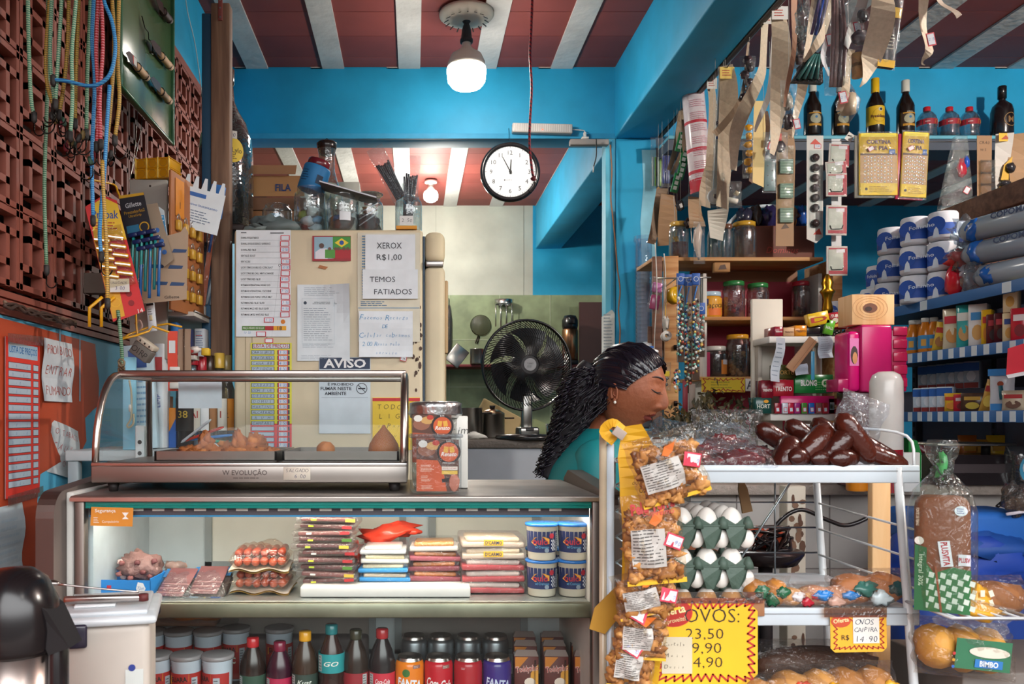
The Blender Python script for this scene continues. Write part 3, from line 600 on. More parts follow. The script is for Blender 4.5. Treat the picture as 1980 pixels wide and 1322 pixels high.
# ================================================================ side table behind the snack warmer
t=thing('side_table','low white side table against the blue wall behind the snack warmer','table',(-.72,2.66,0))
mb=MB(); mb.rbox(-.25,.17,-.36,-.02,1.1,1.13,'BCC6C8:n',.004); mb.obj('tabletop',t)
for x,y in((-.23,-.34),(.15,-.34),(-.23,-.04),(.15,-.04)): mb=MB(); mb.rbox(x-.015,x+.015,y-.015,y+.015,0,1.1,'9AA4A8',.003); mb.obj('leg',t)
ZT=1.131
def bottle(name,label,loc,prof,liq,cap,capz,labels=(),cat='bottle',group=None,n=20,rz=0,capr=None):
    t=thing(name,label,cat,loc,(0,0,rz),group); mb=MB(); mb.lathe(prof,liq,n); mb.obj('body',t)
    r=capr or prof[-1][0]*1.12; z=capz[0]; mb=MB(); mb.lathe([(r,z),(r*1.02,z+.003),(r*1.02,capz[1]-.002),(r*.9,capz[1])],cap,16); mb.obj('cap',t)
    for fn in labels: mb=MB(); fn(mb); mb.obj('label',t)
    return t
def liquor(h,r,nr=.014,sh=.62,nk=.78): return [(r*.9,0),(r,.006),(r,h*sh),(r*.9,h*(sh+.05)),(nr*1.3,h*nk),(nr,h*(nk+.05)),(nr,h)]
def at(px,s_,z): return ((px-VX)/s_,F/s_,z)
def lab(r,z0,z1,mat,a=70,txt=None,tm='201818',th=.012,sub=None,a0=None):
    def f(m):
        m.band(r+.0006,a0 if a0 is not None else -a,a,z0,z1,mat,n=14)
        m.W=lambda x,y,z:((r+.0012)*math.sin(x/r),-(r+.0012)*math.cos(x/r)+y,z)
        if txt: m.text(txt,0,(z0+z1)/2,th,tm,0,off=.01)
        if sub: sub(m)
    return f
# boxes and bottles beside the blue wall
cart('cotton_box','tall blue and white box leaning behind the snack warmer',275,0,668,.085,.30,.05,'BFD8E4',lambda m:[m.rect(.0,.26,.05,.05,'3A5A9A',-.001),m.lines(0,.12,.06,.2,12,'7FA8C8',-.001)],z=ZT,tilt=-3,rot=10)
cart('flour_box','white box with blue and red print standing by the orange red strip',306,0,652,.03,.31,.05,'DCE0E4',lambda m:[m.rect(0,.25,.025,.04,'C84A4A',-.001),m.text('LIMP',0,.14,.014,'2A4A9A',-.001,90)],z=ZT,rot=-8)
cart('pale_folder','light blue folders standing against the wall corner',250,0,690,.035,.26,.02,'8CC8E0',z=ZT,rot=12)
cart('pen_box','brown box of pens with a blue base, seen through the warmer glass',302,0,640,.08,.155,.04,'B0622E',lambda m:[m.poly([(-.04,0),(.04,0),(.04,.07),(.01,.03),(-.04,.02)],'1F4FA0',0,-.001),m.text('BIC',.008,.12,.014,'E8D8C8',-.0012,off=.01),m.text('DURA+',.01,.022,.012,'E8E8F0',-.0015,w=.04,rot=8),m.poly([(-.03,.02),(-.026,.02),(.0,.09),(-.006,.088)],'D8D8D8',0,-.0013)],z=ZT)
cart('pen_box','orange and blue pen carton standing right of the brown one',331,0,642,.03,.12,.04,'E08A28',lambda m:m.poly([(-.015,0),(.015,0),(.015,.09),(-.015,.03)],'2A60B0',0,-.001),z=ZT)
rd=random.Random(7)
for i,(x,h,c_,cp,l) in enumerate([(358,.27,'2A2424:g','1E1A18','black bottle with gold 38 on its cap'),(372,.28,'B8C8CC:G','A8202C','clear bottle with a red sleeve'),(389,.26,'4AA0C8:G','A02430','blue tinted bottle with a dark red cap'),(405,.265,'6E5038:G','3A2A20','brown bottle with a black and gold cap'),(424,.275,'C8BCA0:G','D8B04A','clear bottle with a wide yellow label and cap'),(438,.27,'A8A090:G','8A7A50','clear bottle with an olive cap, nearest the post')]):
    s_=640-6*i
    lb=[lab(.027,.05,.15,('1E1A18','C8C4B8','D8DCE0','9A6A40','E2DCD0','D88A28')[i],70,('38','CAI','','','51','12')[i],('C8A840','A02020','333333','333333','A03020','5A3010')[i],.022)]
    bottle('liquor_bottle',l+', behind the snack warmer',at(x,s_,ZT),liquor(h,.027,.012),c_,cp+':g',(h-.03,h+.018),lb,capr=.0165)
mb=MB(); sheet(mb,.12,.075,'D8E0E8'); mb.W=None; mb.obj('blank_card',None,'blank white card taped behind the warmer glass','card',None,None,Wp(387,763,700))
for i in range(6):
    mb=MB(); mb.X=MR(R_(60+12*i),4,'Y'); mb.lathe([(.001,0),(.004,.01),(.004,.12),(.002,.13)],('D8DCE0','C0392B','2A6FB0','1E8C70','D8DCE0','E0A030')[i]+':g',8)
    mb.obj('loose_pen',None,('white','red','blue','green','second white, higher','yellow')[i]+' pen lying loose beside the liquor bottles','pen',None,None,at(350+5*i,690,ZT+.02+.004*i),(0,0,15*i-30))
mb=MB(); mb.rbox(-.013,.013,-.008,.008,-.05,.05,'DCE0E0',.003); [mb.disc(0,z,.006,'3A3A3A',-.0085,8) for z in(-.025,.005)]; mb.obj('wall_socket',None,'white double wall socket seen through the left end of the warmer','socket',None,None,Wp(272,858,712),(0,0,0))
# big bottle on a wall shelf
t=thing('wall_shelf','small dark wooden shelf on the left wall under the huge bottle','shelf',(-.8,2.86,1.865)); mb=MB(); mb.rbox(-.2,.235,-.11,.11,-.02,0,'3A2A26:n',.003); mb.obj('board',t); mb=MB(); mb.box(-.2,.1,-.01,.01,-.1,-.02,'3A2A26'); mb.obj('bracket',t)
t=thing('demijohn','huge smoky glass bottle with a round yellow sticker reading 4,00','bottle',((437-VX)/562,F/562,1.866))
mb=MB(); mb.lathe([(.085,0),(.092,.01),(.092,.25),(.088,.31),(.07,.365),(.045,.405),(.03,.44),(.024,.5),(.023,.50)],'5A6468:G',28); mb.obj('body',t)
mb=MB(); mb.lathe([(.03,.0),(.066,.01),(.07,.2),(.05,.3),(.02,.34)],'3A3634:gn',16); mb.obj('contents',t)
mb=MB(); mb.lathe([(.027,.50),(.029,.51),(.029,.55),(.024,.555)],'3A2826:g',16); mb.obj('cap',t)
def stk(m):
    r=.093
    m.W=lambda x,y,z:((r+.001)*math.sin(.3+x/r),-(r+.001)*math.cos(.3+x/r)+y,z)
    m.disc(.012,.25,.042,'E4C23C',0,22,.042); m.text('seu Lylo',.012,.247,.018,'3A3020',-.001,w=.07); m.lines(.012,.228,.05,.02,3,'6A5A30',-.001); m.rect(.005,.3,.05,.026,'D8D4CC',-.002,nx=4); m.hand('4,00',-.014,.3,.014,'2A2A5A',-.003,w=.04)
mb=MB(); stk(mb); mb.obj('sticker',t,'round yellow sticker under a small white price label')
# ================================================================ refrigerator
s_=630.; fx0=(452-VX)/s_; fx1=(818-VX)/s_; fy=F/s_; ft=EYE+(VY-443)/s_
t=thing('refrigerator','old cream refrigerator seen from its side, covered with notices','refrigerator',((fx0+fx1)/2,fy,0))
w=fx1-fx0; mb=MB()
CR='CFC0A2:n'
mb.rbox(-w/2,w/2,0,.62,.02,ft,CR,.012,3)
for x in(-w/2+.035,-w/2+.055,-w/2+.1): mb.box(x,x+.003,-.0015,.001,.1,ft-.02,'A89878')
for i in range(60):
    rd=random.Random(i); x=w/2-abs(rd.gauss(0,.02)); z=rd.uniform(.9,ft-.12) if i%3 else rd.uniform(ft-.35,ft-.2); r=rd.uniform(.0015,.006); mb.disc(x-.006,z,r,'4A3020',-.0011,7,r*rd.uniform(1,2.5))
mb.obj('body',t)
zf=EYE+(VY-508)/s_
mb=MB(); mb.rbox(w/2+.004,w/2+.068,.0,.6,zf,ft-.004,'D8C8A4:n',.025,4); mb.obj('freezer_door',t)
mb=MB(); mb.rbox(w/2+.004,w/2+.068,.0,.6,.1,zf-.008,'D2C4A4:n',.02,4); mb.obj('lower_door',t)
mb=MB(); mb.rbox(w/2-.001,w/2+.006,.005,.58,.1,ft-.02,'3A4A58',.002); mb.rbox(w/2+.008,w/2+.062,-.004,.02,zf-.012,zf+.006,'9A9490:m',.003); mb.obj('door_seal',t)
mb=MB(); mb.rbox(w/2+.066,w/2+.078,.02,.07,1.42,zf-.05,'B89A70',.006,3); mb.rbox(w/2+.062,w/2+.072,.02,.06,1.0,1.42,'8E7A5A',.004); mb.obj('handle',t)
for x in(-w/2+.05,w/2-.05): mb=MB(); mb.cbox(x,.08,0,.04,.04,.021,'2A2624'); mb.obj('foot',t)
FS=634.
def fp(name,label,x0,y0,x1,y1,draw,cat='notice',**k):
    w=(x1-x0)/FS; h=(y1-y0)/FS; a=Wp((x0+x1)/2,(y0+y1)/2,FS)
    return paper(name,label,cat,(a.x,fy-.004,a.z),w,h,lambda m:draw(m,w,h),**k)
def d(m,w,h):
    names=['DUNHILL EVOQUE TABACO','DUNHILL EVOQUE ESSENCE / EXPERIENCE','DUNHILL RED / BLUE','KENT BLUE / BOOST','KENT ACCESS','LUCKY STRIKE DOUBLE ICE / CITRIC BLAST','LUCKY STRIKE BIG CHILL / MINT & CHANGED','LUCKY STRIKE RED / BLUE','ROTHMANS INTERNATIONAL DOUBLE CLICK','ROTHMANS INTERNATIONAL / CLICK SENSE','ROTHMANS CLICK PURPLE / CITRUS / MELT','ROTHMANS RED / BLUE / SILVER','ROTHMANS MAÇO RED / BLUE / SILVER','ROTHMANS LIMITED WHITE RED / BLUE']
    pr=['','','12,50','','7,50','10,50','','9,00','','7,25','','7,50','9,50','']
    m.rect(-w*.36,h*.475,w*.1,.003,'4A4A50',-.001); m.rect(w*.25,h*.472,w*.25,.003,'4A4A50',-.001)
    for i,nm in enumerate(names):
        z=h*(.425-.0553*i); m.text(nm,-w*.41+w*len(nm)*.0077,z,.0058,'2A2A30',-.001,w=w*len(nm)*.0154,off=.008); m.rect(-.02*w,z-.007,w*.8,.0006,'9AA0A8',-.001)
        x=w*(.40-.01*math.sin(i)); m.rect(x,z,w*.17,h*.049,'CC2A38',-.0016,rot=2*math.sin(i*3)); m.rect(x,z,w*.14,h*.039,'D8DCE4',-.002,rot=2*math.sin(i*3))
        if pr[i]: m.hand(pr[i],x-w*.06,z,.008,'2A7FB8',-.0024,w=w*.12)
    m.rect(-.18*w,-.42*h,w*.42,h*.04,'4F7A30',-.001); m.rect(.12*w,-.42*h,w*.18,h*.04,'A8262C',-.001); m.rect(.3*w,-.42*h,w*.24,h*.04,'E0A020',-.001); m.text('18',.3*w,-.42*h,.012,'202020',-.0014,off=.015); m.text('PREÇO MÍNIMO DE R$ 5,00',-.18*w,-.42*h,.006,'E8E8E0',-.0014,w=w*.38)
    m.rect(.1*w,-.345*h,w*.18,h*.045,'CC2A38',-.0016); m.rect(.1*w,-.345*h,w*.15,h*.035,'D8DCE4',-.002); m.hand('7,25',.04*w,-.345*h,.008,'2A7FB8',-.0024); m.disc(.36*w,-.36*h,.007,'D07820',-.001)
    m.rect(-.04*w,-.475*h,w*.18,h*.045,'CC2A38',-.0016); m.rect(-.04*w,-.475*h,w*.15,h*.035,'D8DCE4',-.002); m.hand('10,50',-.36*w,-.462*h,.007,'5A8FB8',-.0016)
fp('cigarette_price_sheet','long white printed price sheet with red framed prices on the refrigerator',455,443,561,650,d,bend=.002)
def d(m,w,h):
    m.rect(0,0,w,h*.73,'D8D23A',-.0005) if False else None
    m.rect(0,h*.14,w,h*.72,'D6D040',-.0006); m.rect(0,-h*.36,w,h*.28,'D8282C',-.0006)
    m.rect(0,h*.47,w*.92,h*.044,'3A3A40',-.001); m.rect(0,h*.47,w*.88,h*.038,'C4CCD4',-.0014); m.text('LISTA DE PREÇOS',0,h*.47,.012,'A8202C',-.0018,w=w*.84,off=.008)
    nm=['CANA 51 BRISE','CANA DA ROÇA','CANA 88','YPIOCA','VELHO','NEVADA','CABARE','DOM EQUE','DREHER','DOMUS','MARTINI','ALCATRÃO','RUM','CAMPARI','','','','','']
    pr=['3,00','2,50','4,00','4,50','5,00','6,00','4,00','4,50','4,50','5,50','5,00','5,00','4,50','2,50','5,50','6,00','5,00','7,00','1,50']
    for i in range(19):
        z=h*(.415-.0485*i); m.rect(-.2*w,z,w*.56,h*.038,'3A4658',-.001); m.rect(-.2*w,z,w*.53,h*.031,'A8B8C8',-.0013); m.hand(nm[i],-.45*w,z,.008,'22242C',-.0017,w=w*.48)
        m.rect(.3*w,z,w*.3,h*.038,'3A4658',-.001); m.rect(.29*w,z,w*.24,h*.044,'CC2A38',-.0014); m.rect(.29*w,z,w*.2,h*.034,'D4D8E0',-.0018); m.hand(pr[i],.2*w,z,.010,'2A6FB8',-.0022,w=w*.18)
fp('drinks_price_list','yellow and red drinks price list below the cigarette prices on the refrigerator',483,662,563,880,d)
mb=MB(); mb.rect(0,0,.026,.014,'CC2A38',-.0003); mb.rect(0,0,.021,.01,'E0E4E8',-.0006); mb.obj('price_tag',None,'loose red framed price tag between the two refrigerator price lists','price tag',None,None,(Wp(519,658,FS).x,fy-.006,Wp(519,658,FS).z))
def d(m,w,h):
    m.rect(-w*.1,h*.02,w*.62,h*.6,'B8C4CC',-.0008); m.rect(-w*.1,h*.02,w*.61,h*.59,'CFD6DA',-.001); m.lines(-.02*w,h*.41,w*.7,h*.12,5,'8A98A4',-.001,t=.2)
    m.text('REPÚBLICA FEDERATIVA DO BRASIL',.02*w,h*.27,.004,'3A4650',-.0014,w=w*.4); m.text('CADASTRO NACIONAL DA PESSOA JURÍDICA',.02*w,h*.25,.004,'3A4650',-.0014,w=w*.46); m.disc(-.35*w,h*.26,.005,'2A3A4A',-.0014)
    m.lines(-.1*w,-.02*h,w*.56,h*.44,16,'7A8894',-.0014,t=.22); m.lines(-.05*w,-.3*h,w*.7,h*.06,3,'8A98A4',-.001,t=.2); m.lines(-.05*w,-.45*h,w*.75,h*.06,3,'9AA6B0',-.001,t=.2)
fp('registration_form','white printed registration form curling on the middle of the refrigerator','form' if 0 else 574,549,676,697,d,corner=.06,bend=.004,mat='D2D9DD')
def d(m,w,h): 
    m.rect(0,0,w,h,'9A2830',-.0006); m.rect(-.2*w,.02*h,w*.5,h*.86,'8FB0C0',-.0009); m.disc(-.26*w,.1*h,.008,'5A4038',-.0014); m.poly([(-.42*w,-.42*h),(-.1*w,-.42*h),(-.12*w,-.0*h),(-.3*w,-.02*h),(-.42*w,-.15*h)],'D8D4DC',0,-.0012)
    m.rect(.26*w,.22*h,w*.46,h*.5,'3F8F3A',-.001); m.poly([(.08*w,.22*h),(.26*w,.4*h),(.44*w,.22*h),(.26*w,.04*h)],'E8CC30',0,-.0012); m.disc(.26*w,.22*h,.007,'2A4F9A',-.0014)
    m.rect(.24*w,-.22*h,w*.48,h*.36,'A8262E',-.001); m.rect(-.04*w,-.22*h,w*.26,h*.34,'4F8F3A',-.0013)
    for x in(-.05,.1,.18,.32,.42): m.disc(x*w,-.02*h,.005,'6A4A3A',-.0016)
fp('group_photograph','small colour photograph with a green flag on the refrigerator','photo' if 0 else 603,454,678,503,d)
mb=MB(); mb.poly([(-.04,0),(.045,.001),(.04,.004),(-.04,.005)],'8A5A38'); mb.poly([(-.035,-.02),(-.03,-.012),(-.004,-.018),(-.012,-.026)],'A8683A'); mb.obj('rust_tape',None,'strip of old brown tape under the colour photograph','tape',None,None,(Wp(636,503,FS).x,fy-.003,Wp(636,503,FS).z))
# the big sheet behind, then xerox, temos fatiados, recarga
def d(m,w,h):
    m.lines(-.38*w,.2*h,w*.1,h*.56,22,'3A80B0',-.001,t=.4,full=.5); m.rect(0,-.19*h,w*.98,.002,'3A80B0',-.001); m.lines(-.2*w,-.15*h,w*.5,h*.05,3,'3A6A90',-.001); m.lines(0,-.245*h,w*.96,h*.06,3,'3A80B0',-.001); m.lines(.4*w,.33*h,w*.06,h*.2,6,'3A80B0',-.001)
fp('torn_poster','torn pale poster with blue print behind the copy price notices','poster' if 0 else 691,448,812,660,d,mat='D4CDB8')
def d(m,w,h): m.text('XEROX',-.02*w,.18*h,.019,'23262E',-.001,w=w*.5); m.text('R$1,00',-.02*w,-.16*h,.018,'23262E',-.001,w=w*.5)
o=fp('copy_price_notice','white notice reading R$1,00 at the top of the refrigerator','notice' if 0 else 706,452,803,520,d,bend=.003); o.location.y-=.004
def d(m,w,h): m.text('TEMOS',-.14*w,.16*h,.017,'2A2E38',-.001,w=w*.46); m.text('FATIADOS',.05*w,-.26*h,.017,'2A2E38',-.001,w=w*.68)
o=fp('sliced_food_notice','white notice reading TEMOS FATIADOS under the R$1,00 one','notice' if 0 else 701,520,808,577,d,bend=.003); o.location.y-=.006
def d(m,w,h):
    for i,(t_,x,hh) in enumerate((('Fazemos Recarga',-.48,.018),('DE',-.06,.012),('Celular cobramos',-.48,.016),('2,00 Reais pelo',-.44,.014),('serviço',-.2,.014))): m.hand(t_,x*w,h*(.36-.19*i),hh,'2A86B8',-.001,w=w*(.9,.1,.94,.7,.42)[i],seed=i)
o=fp('phone_credit_notice','white note handwritten in blue about phone credit, on the refrigerator','notice' if 0 else 694,601,798,690,d,bend=.004,wave=.002); o.location.y-=.007
def d(m,w,h):
    m.rect(0,h*.42,w*.98,h*.15,'2A3850',-.001); m.text('AVISO',0,h*.42,.026,'E4E4E4',-.0015,w=w*.82,off=.03)
    m.text('É PROIBIDO',-.08*w,.15*h,.008,'2A3440',-.001,w=w*.5,off=.02); m.text('FUMAR NESTE',-.17*w,.09*h,.010,'2A3440',-.001,w=w*.6,off=.02); m.text('AMBIENTE',-.18*w,.025*h,.010,'2A3440',-.001,w=w*.42,off=.02)
    m.ring(.33*w,.09*h,.017,.002,'2A3440',-.0012); m.rect(.33*w,.09*h,.022,.004,'2A3440',-.0012); m.rect(.33*w,.09*h,.032,.002,'2A3440',-.0014,rot=-45); m.rect(0,-.03*h,w*.9,.001,'9AA8B4',-.001)
fp('no_smoking_notice','pale AVISO no smoking notice on the refrigerator behind the warmer','notice' if 0 else 616,690,716,838,d,mat='C9D4DC')
def d(m,w,h):
    m.rect(0,.46*h,w,h*.06,'C42A30',-.001)
    for i,t_ in enumerate(('TODOS','LIGO','a Partir','Segunda','ter')): m.hand(t_,-.42*w,h*(.32-.18*i),.015,'4A4020',-.001,w=w*(.7,.72,.85,.8,.5)[i],seed=i)
fp('yellow_notice','yellow handwritten notice with red top on the refrigerator beside the warmer end','notice' if 0 else 720,768,812,870,d,mat='E6C23A')
mb=MB(); mb.rect(0,0,.02,.015,'B82A38',-.0005); mb.rect(0,0,.016,.011,'D8D8DC',-.0008); mb.text('UA',0,0,.007,'202020',-.001); mb.obj('small_sticker',None,'tiny red edged sticker below the phone credit note','sticker',None,None,(Wp(780,693,FS).x,fy-.01,Wp(780,693,FS).z),(0,12,0))
# ---- on top of the refrigerator
def jar(name,label,loc,r,h,glass='DCE8EC:G',lid=None,content=None,cat='jar',group=None,neck=.8,lh=.018):
    t=thing(name,label,cat,loc,(0,0,0),group); mb=MB(); mb.lathe([(r*.9,0),(r,.006),(r,h*.78),(r*.96,h*.86),(r*neck,h*.92),(r*neck,h)],glass,22,cap=False); mb.obj('body',t)
    if lid: mb=MB(); mb.lathe([(r*neck*1.05,h-.008),(r*neck*1.08,h-.004),(r*neck*1.08,h-.008+lh),(r*neck*.98,h-.005+lh)],lid,22); mb.obj('lid',t)
    if content:
        mb=MB(); content(mb,r,h); mb.obj('contents',t)
    return t
FT=ft+.001
def fat(px,s_): return ((px-VX)/s_,F/s_,FT)
# cardboard boxes
for i,(x0,x1,y0,y1,s_,l) in enumerate([(492,598,355,440,540,'lower plain cardboard box behind the jars on the refrigerator')]):
    pass
t=thing('shoe_box','open cardboard box with blue lettering on top of the refrigerator','box',((540-VX)/545,F/545,FT))
mb=MB(); mb.rbox(-.095,.095,0,.19,.0,.155,'A5724A:n',.002); mb.obj('lower_box',t)
mb=MB(); mb.box(-.095,.095,-.004,.19,.157,.2,'7A5236'); mb.box(-.09,.09,-.006,-.003,.205,.275,'B0804F:n'); mb.text('FILA',.015,.235,.024,'26386A',-.0075,w=.056,off=.03); mb.obj('front_flap',t)
mb=MB(); mb.box(-.1,.09,.0,.19,.275,.279,'A5724A'); mb.poly([(-.1,.28),(.06,.279),(.065,.31),(-.1,.31)],'A57650:n',.003,-.02); mb.obj('top_flap',t)
def junk(m,r,h):
    for i in range(7): m.blob((r*.45*math.cos(i*2.3),r*.45*math.sin(i*2.3),r*.35+h*.07*i),(r*.38,r*.38,h*.11),('C8D4D8','B03040','D8DCE0','6FA8C8','9AAE50','D8DCD4','E0D8C8')[i],i,.3,6)
jar('glass_jar','squat clear jar without lid holding pale blue packets, left on the refrigerator',fat(536,600),.048,.105,content=lambda m,r,h:[m.rbox(-.02,.01,-.02,-.01,.01,.075,'A9CFE4',.002),m.rbox(.012,.03,-.02,-.01,.01,.06,'C8D8E0',.002),m.rbox(-.036,-.022,-.01,0,.02,.05,'D8DCDC',.002)])
jar('glass_jar','tall clear jar with crumpled red and white wrappers, middle of the refrigerator',fat(599,612),.05,.145,content=junk)
jar('glass_jar','square sided clear jar with a white sticker under the grey notebook',fat(662,616),.05,.118,content=lambda m,r,h:[m.band(r*1.01,-5,35,h*.25,h*.48,'D8DCE0'),m.blob((0,0,h*.25),(r*.75,r*.75,h*.25),'4A4440',3,.3,6),m.blob((-.01,-.02,h*.3),(r*.4,r*.4,h*.1),'3A6A98',8,.3,6),m.blob((.01,.0,h*.6),(r*.6,r*.6,h*.2),'C8C0B0',5,.3,6)])
jar('glass_jar','clear jar of dark trinkets at the right under the notebook edge',fat(714,612),.044,.112,content=lambda m,r,h:[m.blob((0,0,h*.3),(r*.8,r*.8,h*.28),'3A3234',9,.4,6),m.blob((0,-.01,h*.65),(r*.5,r*.5,h*.1),'A87A50',5,.3,6)]+[m.tube([(-.03,-.03,.02+.02*k),(.03,-.035,.06+.015*k)],.002,'D8DCE0',5) for k in range(3)])
t=thing('tilted_tin','blue can with dark red lid lying tilted across the jars','can',((600-VX)/600,F/600+.0,FT+.15),(0,18,0)); mb=MB(); mb.lathe([(.042,-.002),(.044,.0),(.044,.075),(.042,.08)],'2477B0:n',24); mb.W=lambda x,y,z:(.0446*math.sin(x/.0446),-.0446*math.cos(x/.0446),z); mb.lines(-.025,.04,.03,.04,5,'16406A',0); mb.rect(.025,.035,.022,.028,'16304A',0); mb.obj('body',t); mb=MB(); mb.lathe([(.036,.08),(.037,.083),(.037,.1),(.034,.103)],'6E1F2A:g',24); mb.obj('lid',t)
t=thing('carafe','tall glass bottle with wide black stopper holding cloudy liquid','bottle',((632-VX)/585,F/585,FT))
mb=MB(); mb.lathe([(.05,0),(.056,.005),(.056,.13),(.05,.17),(.036,.2),(.027,.235),(.026,.28),(.031,.31)],'D8E4E0:G',24,cap=False); mb.obj('body',t)
mb=MB(); mb.lathe([(.048,.004),(.052,.01),(.052,.12),(.046,.165),(.033,.19)],'C9C6B4',20); mb.obj('liquid',t)
mb=MB(); mb.lathe([(.024,.29),(.032,.31),(.034,.325),(.03,.33)],'241C1A:g',20); mb.tube([(0,0,.33),(-.006,0,.338),(0,0,.344),(.006,0,.338),(0,0,.33)],.0016,'3A3432:m',5); mb.obj('stopper',t)
cart('white_carton','plain white carton standing behind the carafe',674,0,560,.075,.235,.04,'C9C8BC',z=FT)
mb=MB(); mb.W=lambda x,y,z:(x,y,z-.25*x+.6*x*x*(1 if x<0 else -.3)); mb.rbox(-.09,.09,-.05,.05,0,.006,'6E6A6C:n',.002); mb.box(-.088,.088,-.0505,-.049,.001,.005,'D8DCE4'); mb.obj('notebook',None,'sagging grey notebook lying across the jars on the refrigerator','notebook',None,None,((675-VX)/612,F/612,FT+.124))
mb=MB(); mb.lathe([(.034,0),(.04,.003),(.041,.006),(.038,.008)],'B8C4C8:G',20); mb.obj('glass_saucer',None,'small glass saucer lid resting on the right jar','lid',None,None,((716-VX)/612,F/612,FT+.119))
# comb bag / cutlery
jar('glass_jar','narrow clear jar holding bagged black plastic cutlery, right end of the refrigerator',fat(790,618),.042,.11)
for i,(x,y,ang,L,l) in enumerate([(755,345,-28,.16,'leaning left out of the jar'),(792,372,4,.17,'upright in the jar')]):
    t=thing('cutlery_bag','clear bag of black plastic cutlery '+l,'bag',Wp(x,y,618),(0,ang,0))
    mb=MB(); rd=random.Random(i)
    for k in range(7): x_=-.016+.0053*k; mb.tube(smooth([(x_*.8,-.002*(k%3),-L/2+.01),(x_,.003*(k%2),0),(x_*1.25,-.002*(k%2),L*.3+rd.uniform(-.005,.01))]),.0032,'20232C:g',6)
    mb.obj('cutlery',t); mb=MB(); mb.pillow(.055,L*1.25,.03,'F2F6F8:cn',i,wr=.3,c=(0,0,.01)); mb.obj('bag',t)
mb=MB(); mb.box(-.032,.032,-.002,.02,0,.01,'D8901E'); mb.rect(0,.026,.042,.028,'DCDCD8',-.003); mb.hand('2,50',-.016,.026,.011,'202020',-.0035,w=.034); mb.obj('price_holder',None,'orange price holder with a white 2,50 label on the refrigerator edge','price tag',None,None,((786-VX)/632,F/632+.01,FT))
mb=MB()
mb.blob((0,0,.018),(.075,.05,.032),'5E6A6A',11,.35,10,3); mb.blob((-.03,0,.012),(.06,.05,.02),'7A8684',12,.3,8,3); mb.obj('plastic_bag',None,'crumpled grey green plastic bag at the left edge of the refrigerator top','bag',None,None,((525-VX)/622,F/622+.03,FT-.0))
# ================================================================ refrigerated display counter
ZC=1.054; Yf=1.778; Yb=2.2; ST='A8A29C:M'; GR='6E625C:n'
t=thing('display_counter','glass fronted refrigerated display counter with grey ends and lit shelf','display counter',(-.17,1.98,0)); ox,oy=-.17,1.98
def B(*a): x0,x1,y0,y1,z0,z1,m=a; return x0-ox,x1-ox,y0-oy,y1-oy,z0,z1,m
mb=MB(); mb.rbox(*B(-.735,.40,Yf-.012,2.235,ZC-.012,ZC,'A39C96:M'),.004); mb.box(*B(-.735,.40,Yf-.0125,Yf-.008,ZC-.012,ZC-.004,'C8C2BC:m')); mb.obj('top_plate',t)
def endp(x0,x1,nm):
    mb=MB(); P=[(Yf+.0,0),(Yf-.0,.62),(Yf-.035,.75),(Yf-.05,.86),(Yf-.05,.98)]
    P+=[(Yf-.05+.055*(1-math.cos(a)),1.01+.055*math.sin(a)) for a in [.26*k for k in range(7)]]+[(2.16,1.085),(2.22,1.06),(2.24,0)]
    vs=[(x0-ox,y-oy,z) for y,z in P]+[(x1-ox,y-oy,z) for y,z in P]; n=len(P)
    mb.add(vs,[tuple(range(n-1,-1,-1)),tuple(range(n,2*n))],GR); mb.add(vs,[(i,(i+1)%n,(i+1)%n+n,i+n) for i in range(n)],'6E6662:Mn',False)
    mb.obj('end_panel',t)
endp(-.79,-.752,0); endp(.402,.44,1)
mb=MB(); mb.rbox(*B(-.752,-.735,Yf+.01,2.22,0,1.06,'C9C6C0:n'),.004); mb.obj('side_lining',t)
for x0,x1 in((-.728,-.706),(.382,.402)):
    mb=MB(); mb.rbox(*B(x0,x1,Yf-.006,Yf+.02,.05,ZC-.012,'7A716B:Mn'),.003); mb.obj('frame_post',t)
mb=MB(); mb.box(*B(-.70,.385,Yb-.01,Yb,.3,ZC-.02,'C9D2D4:n')); mb.box(*B(-.735,.402,Yf+.02,Yb,.25,.30,'5A524E')); mb.box(*B(-.735,-.70,Yf+.03,Yb,.3,ZC-.02,'C4CED2')); mb.box(*B(.385,.402,Yf+.03,Yb,.3,ZC-.02,'D8D4CC')); mb.box(*B(-.7,.385,Yf+.03,Yb,ZC-.022,ZC-.013,'D8DCDC')); mb.obj('liner',t)
for a,b,z0,z1 in((-.55,-.02,.83,.985),(.04,.33,.83,.975),(-.55,-.1,.6,.79),(-.05,.3,.6,.79)):
    mb=MB()
    for q in(B(a,b,Yb-.022,Yb-.01,z1-.016,z1,'8E9494:n'),B(a,b,Yb-.022,Yb-.01,z0,z0+.012,'8E9494:n'),B(a,a+.018,Yb-.022,Yb-.01,z0,z1,'8E9494:n'),B(b-.018,b,Yb-.022,Yb-.01,z0,z1,'8E9494:n')): mb.box(*q)
    mb.box(*B(a+.018,b-.018,Yb-.014,Yb-.009,z0+.01,z1-.014,'DEDCD0:n' if z0>.7 else '8A827C:n')); mb.obj('sliding_door',t)
ZS=.819
mb=MB(); mb.rbox(*B(-.704,.382,Yf+.035,Yb-.03,ZS-.006,ZS,'C8CCC8:M'),.002); mb.rbox(*B(-.71,.386,Yf+.012,Yf+.035,ZS-.032,ZS,'8A8A78:M'),.003); mb.obj('shelf',t)
ZB=.55
mb=MB(); mb.box(*B(-.704,.382,Yf+.03,Yb-.03,ZB-.008,ZB,'6E6A66:M')); mb.obj('lower_shelf',t)
mb=MB(); mb.poly([(-.706-ox,.3),(.382-ox,.3),(.382-ox,ZC-.02),(-.706-ox,ZC-.02)],'FBFFFD:w',0,Yf+.002-oy); mb.obj('front_glass',t)
